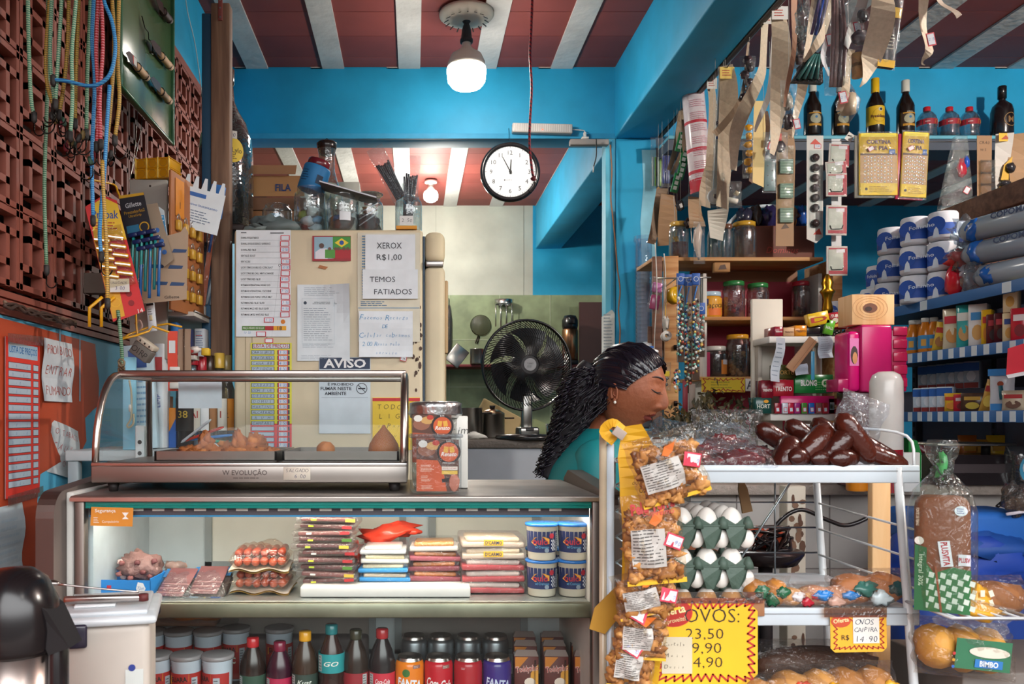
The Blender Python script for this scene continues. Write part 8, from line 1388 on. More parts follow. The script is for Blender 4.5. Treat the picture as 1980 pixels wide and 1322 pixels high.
for a in((1500,.1,.055,.1,30,.02,10,'upper left end of the heap'),(1520,.03,.022,.09,-60,.024,20,'front left, standing slanted'),(1552,.12,.06,.09,40,.02,0,'upper row, second from the left'),(1548,.02,.02,.08,-5,.019,40,'front row lying flat, second'),(1575,.03,.045,.1,-45,.022,10,'leaning up in the middle'),(1590,.02,.016,.07,0,.019,30,'front row lying flat, third'),(1600,.12,.06,.09,50,.021,0,'behind the middle leaning one'),(1618,.02,.04,.09,-50,.022,0,'leaning beside the paper corner'),(1630,.01,.016,.07,0,.02,20,'front row lying flat, fourth'),(1655,.02,.055,.12,55,.021,0,'long one slanting from top to front, nearest the white film'),(1690,.05,.03,.11,30,.02,0,'right group, upper'),(1705,.02,.018,.11,22,.018,0,'right group, lowest at the tray end'),(1640,.13,.08,.09,-30,.02,0,'topmost in the heap')): saus(*a)
mb=MB(); mb.pillow(.1,.14,.03,'F2F4F8:cn',3,wr=.6); mb.obj('crumpled_film',None,'white crumpled film corner rising above the sausage heap','film',None,None,Wp(1655,830,960),(0,20,0))
mb=MB(); mb.W=lambda x,y,z:(x,y,z+.006*math.sin(x*30)); mb.rbox(-.1,.1,-.06,.06,0,.004,'C0D4E0:n',.002); mb.obj('white_paper',None,'bluish white paper sheet under the meat at the back of the tray','paper',None,None,(sx(1350,850),F/850,TZ+.03),(12,0,0))
mb=MB(); mb.blob((0,0,0),(.05,.03,.022),'D8E6EE:c',7,.35,10,3); mb.obj('plastic_film',None,'puffed clear film in front of the woman, left end of the meat tray','film',None,None,Wp(1295,832,850))
mb=MB(); mb.pillow(.17,.07,.03,'E8E8E8:c',8,wr=.25); mb.obj('plastic_film',None,'clear film flap behind the raised meat slab','film',None,None,Wp(1405,820,820))
# yellow card strip and snack bags
t=thing('yellow_card_strip','yellow printed cardboard strip folded over the rack corner, reaching down behind the snack bags','cardboard',Wp(1235,900,1015)); a=t.location.copy()
mb=MB(); ribbon(mb,[Wp(x,y,1015)-a for x,y in((1222,822),(1232,880),(1240,960),(1245,1060),(1243,1180),(1240,1322))],[.03,.075,.095,.085,.07,.06],'DCA81E:n',curl=.003)
for k,(y,s3) in enumerate(((-.05,'TORRESMO'),(.035,'TORRESMO'),(.11,'TORRESMO'))): mb.text(s3,.02,-.02+y-.06,.011,'5A3A10',-.022,180,w=.05); mb.text('Temperadinho',.012,-.02+y-.045,.009,'7A4A14',-.022,184,w=.06,sh=.3)
mb.obj('strip',t); mb=MB(); ribbon(mb,[Vector((-.028,.0,.07)),Vector((-.05,-.004,.082)),Vector((-.066,0,.066)),Vector((-.045,.005,.045))],[.012,.016,.022,.018],'DCA41E:n',curl=.001); mb.X=MT((-.04,-.012,.062))@MR(R_(35),4,'Y'); mb.rbox(-.012,.012,-.002,.002,-.009,.009,'A8988C',.001); mb.obj('folded_flap',t)
def pele(px,py,s_,w,h,rot,l,tagp,sd,brand=False):
    a=Wp(px,py,s_); t=thing('snack_bag',l,'snack bag',a,(0,rot,0),'crackling snack bags'); rd=random.Random(sd)
    mb=MB(); n=int(w*h*5200)
    for k in range(n): x=rd.uniform(-.38,.38)*w; z=rd.uniform(-.44,.3)*h; mb.blob((x,rd.uniform(-.008,.004),z),(rd.uniform(.008,.014),.009,rd.uniform(.007,.012)),('B87E3E:b','A06A30:b','C89050:b','8E5A28:b')[k%4],k+sd,.45,6,4)
    tag(mb.obj('crackling',t),kind='stuff')
    mb=MB(); f=mb.pillow(w,h,.042,'F8F2E8:c',sd,wr=.25,nu=18,nv=18); mb.rect(0,-h*.465,w*.94,h*.055,'E0B020',-.006); mb.obj('bag',t)
    mb=MB(); mb.W=lambda x,y,z:(x,f(x,z)+y,z); mb.grid(lambda a,b:(-w*.12+(a-.5)*w*.52,-.001,-h*.08+(b-.5)*h*.42),5,5,'B8B4AE',False); mb.lines(-w*.12,-h*.06,w*.48,h*.4,11,'4A4644',-.002,t=.3)
    if brand: mb.text('Pele Torra',0,h*.38,.019,'B03030',-.002,rot=8,w=w*.72,off=.04,sh=.2); mb.text('Supremo',.01,h*.3,.010,'C04848',-.002,w=w*.5,sh=.3)
    mb.poly([(.0,h*.16),(.012,h*.22),(.02,h*.34),(.0,h*.3),(-.01,h*.2)],'D06A1E',0,-.002); mb.obj('label',t)
    mb=MB(); mb.W=lambda x,y,z:(x,f(x,z)+y,z); x,z=tagp; mb.rect(x*w,z*h,.034,.025,'C83A50',-.004,-25); mb.rect(x*w,z*h,.028,.019,'D8DCE4',-.005,-25); mb.hand('8,90',x*w-.012,z*h+.004,.008,'8A8AC0',-.006,w=.026,rot=-25); mb.obj('price_tag',t)
pele(1222,1275,1040,.09,.11,8,'lowest crackling bag at the foot of the rack, its tag bending',(-.1,.25),5)
pele(1240,1222,1045,.1,.1,4,'fourth crackling bag, tag reading 8,90 above its label',(-.15,.38),4)
pele(1248,1145,1050,.12,.085,-12,'third crackling bag squeezed between the others',(.3,-.1),3)
pele(1262,1042,1062,.115,.165,-5,'second crackling bag with red script lettering and pink edged tag',(.28,-.02),2,True)
pele(1290,902,1072,.135,.125,-17,'top crackling bag leaning over the tray edge',(.3,.02),1)
mb=MB(); mb.poly([(-.05,-.05),(-.02,-.06),(.03,-.0),(.04,.05),(.0,.03),(-.04,-.01)],'A87A1E:n',.002); mb.obj('yellow_leaflet',None,'dull yellow leaflet sticking out left of the crackling bags','leaflet',None,None,Wp(1190,1165,1010))
# eggs
SZ=EYE-.37+.001; EX=sx(1382,1000)
GP='46594E:b'
eg=None
for lv in range(3):
    z=SZ+.079*lv-.045; t=thing('egg_tray','green pulp egg tray, '+('bottom','middle','top')[lv]+' one of the stack on the rack','egg tray',(EX,RY+.02,max(SZ,z)),(0,0,-1+lv),'egg trays'); zo=z-max(SZ,z)
    mb=MB(); P=[]
    for c in range(3):
        x=-.074+.0495*c; cut=0 if lv else -zo
        mb.add([(x+dx,y,zz) for dx,y,zz in((.002,0,.046+zo),(.048,0,.046+zo),(.04,-.006,.02+zo),(.030,.0,max(0,zo)),(.016,.0,max(0,zo)),(.008,-.006,.02+zo))],[(0,5,4,3,2,1)],GP)
        mb.add([(x+.002,0,.046+zo),(x+.048,0,.046+zo),(x+.048,.012,.062+zo),(x+.025,.004,.048+zo),(x+.002,.012,.062+zo)],[(0,1,3),(0,3,4),(1,2,3)],GP)
        for r_ in range(4): mb.lathe([(.014,max(0,zo)),(.02,.02+zo),(.0245,.045+zo)],GP,10,(x+.025,.027+.046*r_,0),cap=False)
    for c in range(4):
        for r_ in range(4): mb.lathe([(.012,.04+zo),(.009,.052+zo),(.003,.063+zo)],GP,8,(-.074+.0495*c,.004+.046*r_,0))
    mb.rbox(-.076,.076,-.002,.19,.043+zo,.047+zo,GP,.001); mb.obj('tray',t)
    for c in range(3):
        for r_ in range(4 if lv==2 else 1):
            if eg is None: mb=MB(); mb.lathe([(.001,-.0)]+[(.0215*math.sin(a)*(1-.12*math.cos(a)*-1),.029-.029*math.cos(a)) for a in [math.pi*k/12 for k in range(1,12)]]+[(.001,.058)],'E6E0D8:g0',18,cap=False); eg=mb.obj('egg',None,'x','egg','eggs in the green trays'); o=eg
            else: o=eg.copy(); col.objects.link(o)
            o.location=(EX-.049+.0495*c,RY+.047+.046*r_,z+.021+(.0 if lv<2 else .0)); o['label']='white egg in the '+('bottom','middle','top')[lv]+' green tray, '+('left','centre','right')[c]+' of the '+('front','second','third','back')[r_]+' row'
    if lv:   # tips of eggs seen between the cups
        for c in range(3): mb=MB(); mb.blob((0,0,0),(.016,.012,.019),'E2DCD4:g0',1,0,8); mb.obj('egg',None,'white egg glimpsed through the hexagonal gap under the '+('','middle','top')[lv]+' tray, '+('left','centre','right')[c],'egg','eggs in the green trays',None,(EX-.049+.0495*c+.0245,RY+.02+.014,z+.018))
bottle('red_cap_bottle','clear bottle with red cap standing behind the egg trays',(EX-.045,RY+.26,SZ),[(.03,0),(.033,.01),(.033,.13),(.025,.17),(.013,.2),(.013,.215)],'C8DCE0:G','C0202A:g',(.2,.225),[],capr=.017)
# signs
t=thing('egg_price_sign','yellow sign with red zigzag border reading OVOS and three prices','sign',(sx(1378,1035),RY-.016,EYE-(1250-VY)/1035)); 
w,h=.2,.165; mb=MB(); n=6
pts=[(-w/2,-h/2),(w/2-.02,-h/2),(w/2,-h/2+.02),(w/2,h/2-.025),(w/2-.025,h/2),(-w/2,h/2)]; mb.poly(pts,'E4B41C:n',.0012); zig(mb,w,h,'B02A24',11,-.001,.014,.0035)
mb.text('OVOS:',.012,h*.30,.028,'2A2218',-.0014,w=.105,off=-.012)
for k,(s3,x,w2) in enumerate((('23,50',-.002,.072),('9,90',.002,.056),('4,90',.004,.056))): mb.text(s3,x,h*(.08-.165*k),.021,'2A2218',-.0014,w=w2,off=-.012)
mb.disc(-.062,h*.33,.036,'B0281E',-.0012,24,.026); mb.ring(-.062,h*.33,.037,.0015,'C8402A',-.0016,24,.027); mb.text('Oferta',-.064,h*.36,.016,'E8D8A0',-.0018,12,w=.05,off=.03); mb.text('aproveite!',-.058,h*.24,.009,'E8D8A0',-.0018,12,w=.04); mb.obj('board',t)
mb=MB(); mb.rect(-.055,-h*.16,.058,.07,'C8BEA8:n',-.002); [mb.hand(q,-.08,-h*(.03+.13*k),.008,'3A3028',-.003,w=.04) for k,q in enumerate(('Cartela','Meia','Duzia'))]; mb.obj('paper_note',t,'pale handwritten note with faded product words')
mb=MB(); mb.rect(.01,h*.51,w,.022,'B8864A:cn',-.003); mb.obj('brown_tape',t)
mb=MB(); mb.rbox(-.09,.1,-.004,0,-.02,.01,'9A6A48:n',.001); mb.obj('cardboard_liner',None,'strip of brown cardboard taped along the shelf edge above the egg sign','cardboard',None,None,(sx(1385,1020),RY-.008,EYE-(1172-VY)/1010))
t=thing('small_price_sign','small yellow sign reading OVOS CAIPIRA R$ 14,90 taped under the shelf','sign',(sx(1658,1005),RY-.012,EYE-(1224-VY)/1005),(0,-1,0)); w,h=.108,.07
mb=MB(); mb.poly([(-w/2+.008,-h/2),(w/2-.008,-h/2),(w/2,-h/2+.008),(w/2,h/2),(-w/2,h/2),(-w/2,-h/2+.008)],'E2A82A:n',.001); zig(mb,w,h,'B0302A',9,-.001,.007,.002); mb.disc(-.034,h*.36,.019,'C04A2A',-.0012,18,.012); mb.text('Oferta',-.034,h*.38,.008,'E8D098',-.0016,8,w=.03,off=.03); mb.rect(.014,h*.1,.05,.05,'DCD8D0',-.0012); mb.hand('OVOS',-.006,h*.33,.011,'22304A',-.0018,w=.036); mb.hand('CAIPIRA',-.008,h*.12,.009,'22304A',-.0018,w=.042); mb.hand('14,90',-.008,-h*.14,.012,'22304A',-.0018,w=.044); mb.text('R$',-.026,-h*.1,.01,'2A2218',-.0014); mb.obj('board',t)
mb=MB(); mb.rect(0,0,.12,.022,'A87850:cn'); mb.obj('brown_tape',None,'brown tape holding the small egg price sign to the shelf lip','tape',None,None,(sx(1650,1005),RY-.016,EYE-(1180-VY)/1005))
# breads
def bread(name,l,px,pyb,s_,L,r,rot,c,wrap,n=1,z=None,prt=None,tl=0):
    a=Wp(px,pyb,s_); t=thing(name,l,'bread',(a.x,a.y+r*.9,a.z+r*.95 if z is None else z+r*.95),(0,tl,rot))
    mb=MB()
    for k in range(n): x=(-L/2+L/n*(k+.5)); mb.blob((x*.86,0,0),(L/n*.56,r*.8,r*.85),c,k,.1,8,1.5)
    mb.obj('loaf',t)
    mb=MB(); mb.X=MR(R_(-20),4,'X'); mb.pillow(L*1.12,r*2.15,r*1.75,'F6F4F2:c',int(px),wr=.35,nu=18); mb.obj('bag',t)
    if prt: mb=MB(); prt(mb,L,r); mb.obj('label',t)
cr=lambda cs:(lambda m,L,r:[m.blob((L*(.3-.22*i),-r*.72,r*(.1-.5*(i%2))),(L*.14,r*.22,r*.38),c+':g',i+3,.35,8,3) for i,c in enumerate(cs)])
z2=SZ
bread('bread_bag','bag of round buns with green print at the left of the bread shelf',1492,1172,1000,.085,.03,-10,'B8762E:b',0,2,z2,cr(['1E5A3A','1E5A3A','2A6A4A']))
bread('bread_bag','bag of buns with red print in the middle of the bread shelf',1555,1172,1000,.085,.022,6,'C08A50:b',0,2,z2,cr(['B0202E','A82030','D0C8C8']))
bread('bread_bag','pinkish flat bread bag with blue clips right of the red one',1610,1172,1000,.12,.024,0,'B88060:b',0,2,z2,cr(['2A78C0','C8A090','2A78C0']))
bread('bread_bag','high bread bag with white and teal print at the right of the bread shelf',1695,1172,1000,.15,.036,4,'A8683A:b',0,2,z2,cr(['2A4A4A','C8D8DC','3A6A60']))
bread('dark_loaf','large dark loaf in the shadow behind the small egg sign',1600,1290,960,.24,.05,0,'4A2E1E:b',0,1,.661)
bread('bread_bag','bun bag with yellow checked end at the bottom, left',1500,1330,1030,.1,.035,0,'B07A3A:b',0,2,.661,cr(['D89A24','D8D0B8']))
bread('bread_bag','bun bag with yellow wrapping at the bottom centre',1575,1330,1030,.13,.042,0,'B88240:b',0,2,.661,cr(['D89A24','E0D0A8','C84A30']))
bread('bread_bag','bun bag with yellow checked tail at the bottom right of the rack',1685,1330,1030,.13,.045,0,'A87034:b',0,2,.661,cr(['D8A030','D8C8A0']))
t=thing('sliced_loaf_bag','tall bag of brown sliced bread with green checks and red white labels','bread',(sx(1822,1050),RY-.075,EYE-.350),(0,0,-32)); t.scale=(.84,.84,.92); H=.225
mb=MB(); mb.rbox(-.052,.052,-.045,.045,0,H,'7A4426:b',.022,4); mb.obj('loaf',t)
mb=MB(); y=-.0475; mb.poly([(-.052,0),(.05,0),(.052,.085),(.02,.09),(-.015,.075),(-.05,.125)],'2A6A3A:n',0,y)
for i in range(9):
    for j in range(6):
        if (i+j)%2==0 and .1>.0: mb.rect(-.03+.0105*i,.012+.012*j,.0095,.0105,'C8D4C8',y-.0006,-14)
mb.poly([(-.052,.0),(-.03,.0),(-.028,.125),(-.05,.13)],'1E5A30',0,y-.001); mb.text('Integral 30%',-.04,.08,.009,'C8D8C0',y-.0015,-92,w=.062); mb.rect(.006,.115,.022,.05,'D8DCE4',y-.0012,8); mb.text('PLUSVITA',.006,.115,.012,'B02A34',y-.0018,-82,w=.046,off=.03); mb.rect(.04,.105,.022,.022,'D8DCE4',y-.0012); mb.text('PLUSV',.04,.105,.009,'B02A34',y-.0018,w=.02,off=.03); mb.disc(.034,.2,.012,'D8E0E8',y-.001,14,.01); mb.lines(.034,.2,.016,.012,3,'2A4A9A',y-.0014); mb.text('FONTE DE FIBRAS',-.045,.185,.006,'D8C8B0',y-.001,-90,w=.035); mb.disc(-.042,.138,.009,'D0C8C0',y-.0012,12,.008); mb.poly([(-.014,.09),(-.01,.09),(.0,.0),(-.004,.0)],'8E4A2A',0,y-.0016); mb.obj('print',t)
mb=MB(); mb.lathe([(.002,0),(.06,.004),(.066,.08),(.066,H-.03),(.055,H+.01),(.022,H+.045),(.016,H+.06),(.03,H+.08),(.034,H+.1),(.026,H+.112)],'F0F6F2:c',16,cap=False); mb.obj('bag',t)
mb=MB(); mb.blob((0,0,H+.055),(.022,.018,.03),'3A8A4A:cn',4,.5,8,4); mb.blob((0,-.006,H+.06),(.012,.012,.022),'4A9A5A:g',6,.5,7,4); mb.obj('twisted_neck',t)
t=thing('bread_stand','low plain stand holding the breads at the right edge','stand',(1.08,1.68,0)); mb=MB(); mb.rbox(-.045,.3,-.12,.12,.0,.74,'6A625C:n',.004); mb.obj('box',t)
def uro(m,L,r): m.rect(.01,-.0,L*.6,r*1.1,'2E6A4A',-r*.93); m.disc(.02,r*.12,L*.22,'D0C8B8',-r*.96,18,r*.2); m.rect(.02,-r*.3,L*.3,r*.3,'2A6FB0',-r*.97); m.text('BIMBO',.02,-r*.3,.010,'D8E0E8',-r*.98,w=L*.2,off=.03); [m.disc(-L*.26,-r*.5+.012*k,.003,c,-r*.96,8) for k,c in enumerate(('2A5AA0','D8A030','B03030'))]
bread('bun_bag','clear bag of golden buns with green and blue label at the lower right corner',1890,1322,1060,.17,.05,0,'D0953E:b',0,3,.741,uro,6)
bread('loaf_bag','brown loaf with yellow and white checked end at the right edge',1945,1200,1045,.12,.04,0,'8E5A30:b',0,1,.842,lambda m,L,r:[m.blob((-L*.42,-.01,0),(.03,.035,.036),'DCA030:g',3,.15,10)]+[m.rect(-L*.42+.016*(k%3-1),.022*(k//3-1)*.8,.008,.012,'E0D8C0',-.047,20*(k%3-1)) for k in range(9)])
mb=MB(); mb.blob((0,0,0),(.045,.02,.014),'DCA030:g',5,.4,8,3); mb.pillow(.14,.06,.03,'F4F4F2:cn',6,c=(0,.0,-.01),wr=.5); mb.obj('yellow_bag_tail',None,'yellow checked bag tail lying on the bun bag','bag',None,None,Wp(1885,1180,1060),(0,14,0))
# behind the rack
t=thing('peeling_post','old white post with peeling paint behind the rack','post',(sx(1532,650),F/650,0)); mb=MB(); mb.rbox(-.028,.028,-.028,.028,0,1.02,'C4BCAC:n',.004)
for k in range(26): rd=random.Random(k); mb.disc(rd.uniform(-.02,.02),rd.uniform(.5,1.0),rd.uniform(.004,.011),('5A3A28','7A5A44')[k%2],-.0285-.0001*k,7,rd.uniform(.006,.02))
mb.obj('post',t)
mb=MB(); mb.tube(smooth([Wp(x,y,690) for x,y in((1480,1050),(1510,1005),(1550,985),(1600,1005),(1640,1015),(1690,990),(1700,940))],5),.006,'1E1A1C:g',7); mb.obj('black_cable',None,'thick black cable sagging behind the rack wires','cable')
mb=MB()
for k in range(9): rd=random.Random(k+50); mb.tube(smooth([Wp(1485+rd.uniform(-35,45),1050+rd.uniform(-35,40),700+rd.uniform(-10,10)) for _ in range(6)],4),.004,('1E1A1C','2A2426','3A2A28')[k%3]+':g',5)
mb.obj('cable_tangle',None,'tangle of dark cables between the egg trays and the peeling post','cable')
mb=MB(); mb.blob((0,0,0),(.05,.04,.03),'C8502A:n',3,.4,8); mb.obj('orange_cloth',None,'orange red cloth under the cable tangle','cloth',None,None,Wp(1480,1040,680))
mb=MB(); mb.lathe([(.08,0),(.1,.03),(.1,.035)],'2A2426:g',20); mb.lathe([(.02,-.4),(.02,0)],'2A2426',8); mb.obj('round_stool',None,'black round stool top below the cable tangle','stool',None,None,(sx(1480,700),F/700,.82))
mb=MB(); mb.poly([(-.012,-.035),(.012,-.035),(.011,.02),(.004,.045),(-.004,.045),(-.01,.02)],'A07A50:n',.006); mb.tube([(0,0,.045),(.005,0,.105)],.0015,'3AA09A',4); mb.obj('wooden_tag',None,'small wooden tag hanging on a green thread below the tray','tag',None,None,Wp(1440,962,830),(0,-12,0))
t=thing('wooden_pole','pale wooden plank upright between the rack and the counter','plank',(sx(1716,830),F/830+.03,0)); mb=MB(); mb.rbox(-.024,.02,-.01,.012,0,1.12,'wood_pine',.003); mb.obj('plank',t)
t=thing('blue_sack','pile of bright blue sacks in front of the stone counter at the right','sack',(1.55,2.42,0)); mb=MB(); mb.rbox(-.16,.25,-.12,.1,0,.78,'123A8A:n',.08,5); mb.blob((.02,-.03,.8),(.19,.13,.1),'1440A0:n',4,.2,14,2.5); mb.obj('lower_sack',t); mb=MB(); mb.rbox(-.12,.2,-.1,.1,.86,.955,'1E62B4:n',.02,3); mb.blob((.05,-.05,.86),(.17,.1,.05),'164A98:n',9,.2,10,3); mb.obj('upper_sack',t)
mb=MB(); mb.blob((0,0,0),(.04,.03,.05),'A89078:cn',3,.3,8); mb.tube([(-.05,-.02,-.04),(.0,-.03,-.03),(.05,-.02,-.045)],.005,'C8C0C8',6); mb.obj('brown_pouch',None,'pale brown pouch with a white handle at the right edge above the blue sacks','bag',None,None,Wp(1970,965,690))
# ================================================================ the woman
per=thing('person','woman in a teal shirt with long curly black hair tied back, looking down','person',(.44,2.42,0))
po=Vector((.44,2.42,0)); SK='A8664A:gs'; TEAL='0E7C80:n'; HAIR='17131C:g'
_m[SK]=M('925436:bs')
def skin(name,nodes,edges,mat,root=0,sub=1,parent=per):
    me=bpy.data.meshes.new(name); me.from_pydata([tuple(Vector(n[:3])-po) for n in nodes],edges,[]); o=bpy.data.objects.new(name+'_rig',me); col.objects.link(o)
    m=o.modifiers.new('s','SKIN'); o.modifiers.new('b','SUBSURF').levels=sub
    for v,n in zip(me.skin_vertices[0].data,nodes): v.radius=(n[3],n[4] if len(n)>4 else n[3])
    me.skin_vertices[0].data[root].use_root=True
    dg=bpy.context.evaluated_depsgraph_get(); ev=o.evaluated_get(dg); m2=bpy.data.meshes.new_from_object(ev); bpy.data.objects.remove(o)
    m2.materials.clear(); m2.materials.append(M(mat)); m2.name=name
    for p in m2.polygons: p.use_smooth=True
    q=bpy.data.objects.new(name,m2); col.objects.link(q); q.parent=parent; return q
nd=[(.44,2.44,.56,.13,.10),(.455,2.43,.7,.105,.085),(.48,2.42,.86,.115,.085),(.505,2.41,1.0,.12,.085),(.52,2.40,1.09,.075),(.545,2.37,1.17,.05),(.57,2.335,1.25,.048)]
ed=[(i,i+1) for i in range(6)]
def limb(st,pts):
    k=st
    for p in pts: nd.append(p); ed.append((k,len(nd)-1)); k=len(nd)-1
    return k
rs=limb(3,[(.505,2.262,1.12,.058),(.497,2.25,.99,.047),(.54,2.24,.86,.04),(.64,2.26,.83,.035),(.76,2.30,.825,.024),(.80,2.31,.825,.027,.016)])
ls=limb(3,[(.55,2.545,1.10,.058),(.56,2.58,.98,.047),(.60,2.58,.87,.04),(.69,2.54,.835,.035),(.79,2.48,.825,.024),(.83,2.46,.825,.027,.016)])
limb(0,[(.50,2.36,.55,.085),(.72,2.34,.56,.07),(.86,2.34,.54,.055),(.85,2.34,.28,.045),(.84,2.34,.08,.032),(.92,2.34,.035,.03)])
limb(0,[(.50,2.53,.55,.085),(.72,2.55,.56,.07),(.86,2.55,.54,.055),(.85,2.55,.28,.045),(.84,2.55,.08,.032),(.92,2.55,.035,.03)])
for hnd,sg in((rs,1),(ls,-1)):
    h=Vector(nd[hnd][:3]); f=(h-Vector(nd[hnd-1][:3])).normalized(); s_=Vector((-f.y,f.x,0))*sg
    for j,L in enumerate((.032,.036,.034,.027)):
        b=h+f*.03+s_*(.024-.016*j); limb(hnd,[(*b,.0095),(*(b+f*L),.0085),(*(b+f*(L+.02)+Vector((0,0,-.012))),.008),(*(b+f*(L+.03)+Vector((0,0,-.028))),.0065)])
    b=h+s_*.03-f*.012; limb(hnd,[(*b,.011),(*(b+s_*.022+f*.02),.0095),(*(b+s_*.03+f*.042+Vector((0,0,-.008))),.008)])
skin('body',nd,ed,SK,0,2)
mb=MB(); S_=[(.44,2.44,.5,.125,.165),(.455,2.435,.66,.108,.14),(.47,2.425,.8,.11,.145),(.49,2.415,.93,.12,.165),(.505,2.405,1.03,.122,.18),(.513,2.402,1.08,.115,.188),(.518,2.40,1.115,.10,.178),(.524,2.397,1.145,.082,.145),(.532,2.39,1.17,.066,.10),(.54,2.382,1.19,.056,.068)]
def sf(a,b):
    q=b*(len(S_)-1); k=min(int(q),len(S_)-2); u=q-k; c=[S_[k][i]*(1-u)+S_[k+1][i]*u for i in range(5)]; th=2*math.pi*a; wr=1+.012*math.sin(th*5+c[2]*40)
    return (c[0]-po.x+c[3]*math.cos(th)*wr,c[1]-po.y+c[4]*math.sin(th)*wr,c[2])
mb.grid(sf,36,30,TEAL); mb.obj('shirt',per)
for y_,sg in((2.262,-1),(2.545,1)):
    mb=MB(); P=smooth([Vector((.51,y_-.03*sg,1.105))-po,Vector((.503,y_,1.085))-po,Vector((.498,y_+.012*sg,1.0))-po,Vector((.507,y_+.016*sg,.925))-po],4); mb.tube(P,[.062+.004*math.sin(k) for k in range(len(P)-1)]+[.06],TEAL,16); mb.obj('sleeve',per)
tr=[(.44,2.44,.56,.15,.12),(.50,2.36,.55,.097),(.72,2.34,.56,.082),(.86,2.34,.54,.066),(.85,2.34,.28,.056),(.84,2.34,.1,.046),(.50,2.53,.55,.097),(.72,2.55,.56,.082),(.86,2.55,.54,.066),(.85,2.55,.28,.056),(.84,2.55,.1,.046)]
skin('trousers',tr,[(0,1),(1,2),(2,3),(3,4),(4,5),(0,6),(6,7),(7,8),(8,9),(9,10)],'2A3048:n',0,2)
for y in(2.34,2.55): mb=MB(); mb.rbox(.82-.44,1.0-.44,y-.04-2.42,y+.04-2.42,0,.075,'2A2426',.03,4); mb.obj('shoe',per)
# head: a dense sphere pushed into a face; +X is where she looks
G=lambda v,c,s_:math.exp(-((v-c)/s_)**2)
def face(d,hair=0):
    dx,dy,dz=d; a=.1 if dx>0 else .104; b=.077; c=.112 if dz>0 else .122
    r=1/math.sqrt((dx/a)**2+(dy/b)**2+(dz/c)**2); x,y,z=dx*r,dy*r,dz*r
    if z<0: k=min(1,-z/.115); y*=1-.34*k**1.5; x=x*(1-.42*k) if x<0 else x*(1-.07*k)
    if x>0:
        x=min(x,.1); fl=1-.10*(abs(y)/.07)**2; e=abs(y)
        if not hair:
            w=x/.1
            x+=w*(.004*G(z,.036,.012)*G(e,.026,.02)-.012*G(z,.010,.015)*G(e,.031,.016)+.0095*G(z,.009,.0105)*G(e,.031,.0135)
              +.026*G(y,0,.009)*(math.exp(-((z+.036)/.015)**2) if z<-.036 else math.exp(-((z+.036)/.036)**2))+.010*G(e,.015,.008)*G(z,-.041,.009)
              +.006*G(e,.042,.02)*G(z,-.025,.025)
              +.0105*G(z,-.0635,.0065)*G(y,0,.02)*(1-.18*G(y,0,.004))+.0125*G(z,-.0775,.0065)*G(y,0,.018)-.005*G(z,-.0702,.0026)*G(y,0,.024)-.004*G(z,-.09,.006)*G(y,0,.02)+.011*G(z,-.106,.013)*G(y,0,.024))
    return x,y,z
hd=bpy.data.objects.new('head',None); 
Mh=MT(Vector((.596,2.30,1.306))-po)@MR(R_(-33),4,'Z')@MR(R_(11),4,'Y')@MR(R_(-4),4,'X')
def sph(nu,nv,cond=None,fn=face,sc_=None):
    vs=[];fs=[]
    for j in range(nv+1):
        ph=math.pi*j/nv
        for i in range(nu):
            th=2*math.pi*i/nu; th=th-.45*math.sin(th) ; d=(math.sin(ph)*math.cos(th),math.sin(ph)*math.sin(th),math.cos(ph)); vs.append(fn(d))
    for j in range(nv):
        for i in range(nu): fs.append((j*nu+i,(j+1)*nu+i,(j+1)*nu+(i+1)%nu,j*nu+(i+1)%nu))
    return vs,fs
vs,fs=sph(150,120); mb=MB(); mb.X=Mh; skf=[];lip=[]
for f in fs:
    x=sum(vs[k][0] for k in f)/4; y=sum(vs[k][1] for k in f)/4; z=sum(vs[k][2] for k in f)/4
    up=.0635+.0005; t_=abs(y)/.025
    (lip if x>.06 and t_<1 and -.0855+.012*t_*t_<z<-.0575-.0105*t_**1.5-.002*G(y,0,.003) else skf).append(f)
mb.add(vs,skf,SK,True); b=len(mb.v); mb.add(vs,lip,'6E342E:g',True); hdo=mb.obj('head',per)
def fp_(y,z,o=.0006):   # a point on the face surface
    lo,hi=None,None; x=.1
    for _ in range(14):
        n=math.sqrt(x*x+y*y+z*z); q=face((x/n,y/n,z/n)); x+=(q[0]-x)*.7 if abs(q[1])<.2 else 0
        k=math.hypot(y,z)/max(1e-6,math.hypot(q[1],q[2])); x=q[0]*1.0
    return Vector((x+o,y,z))
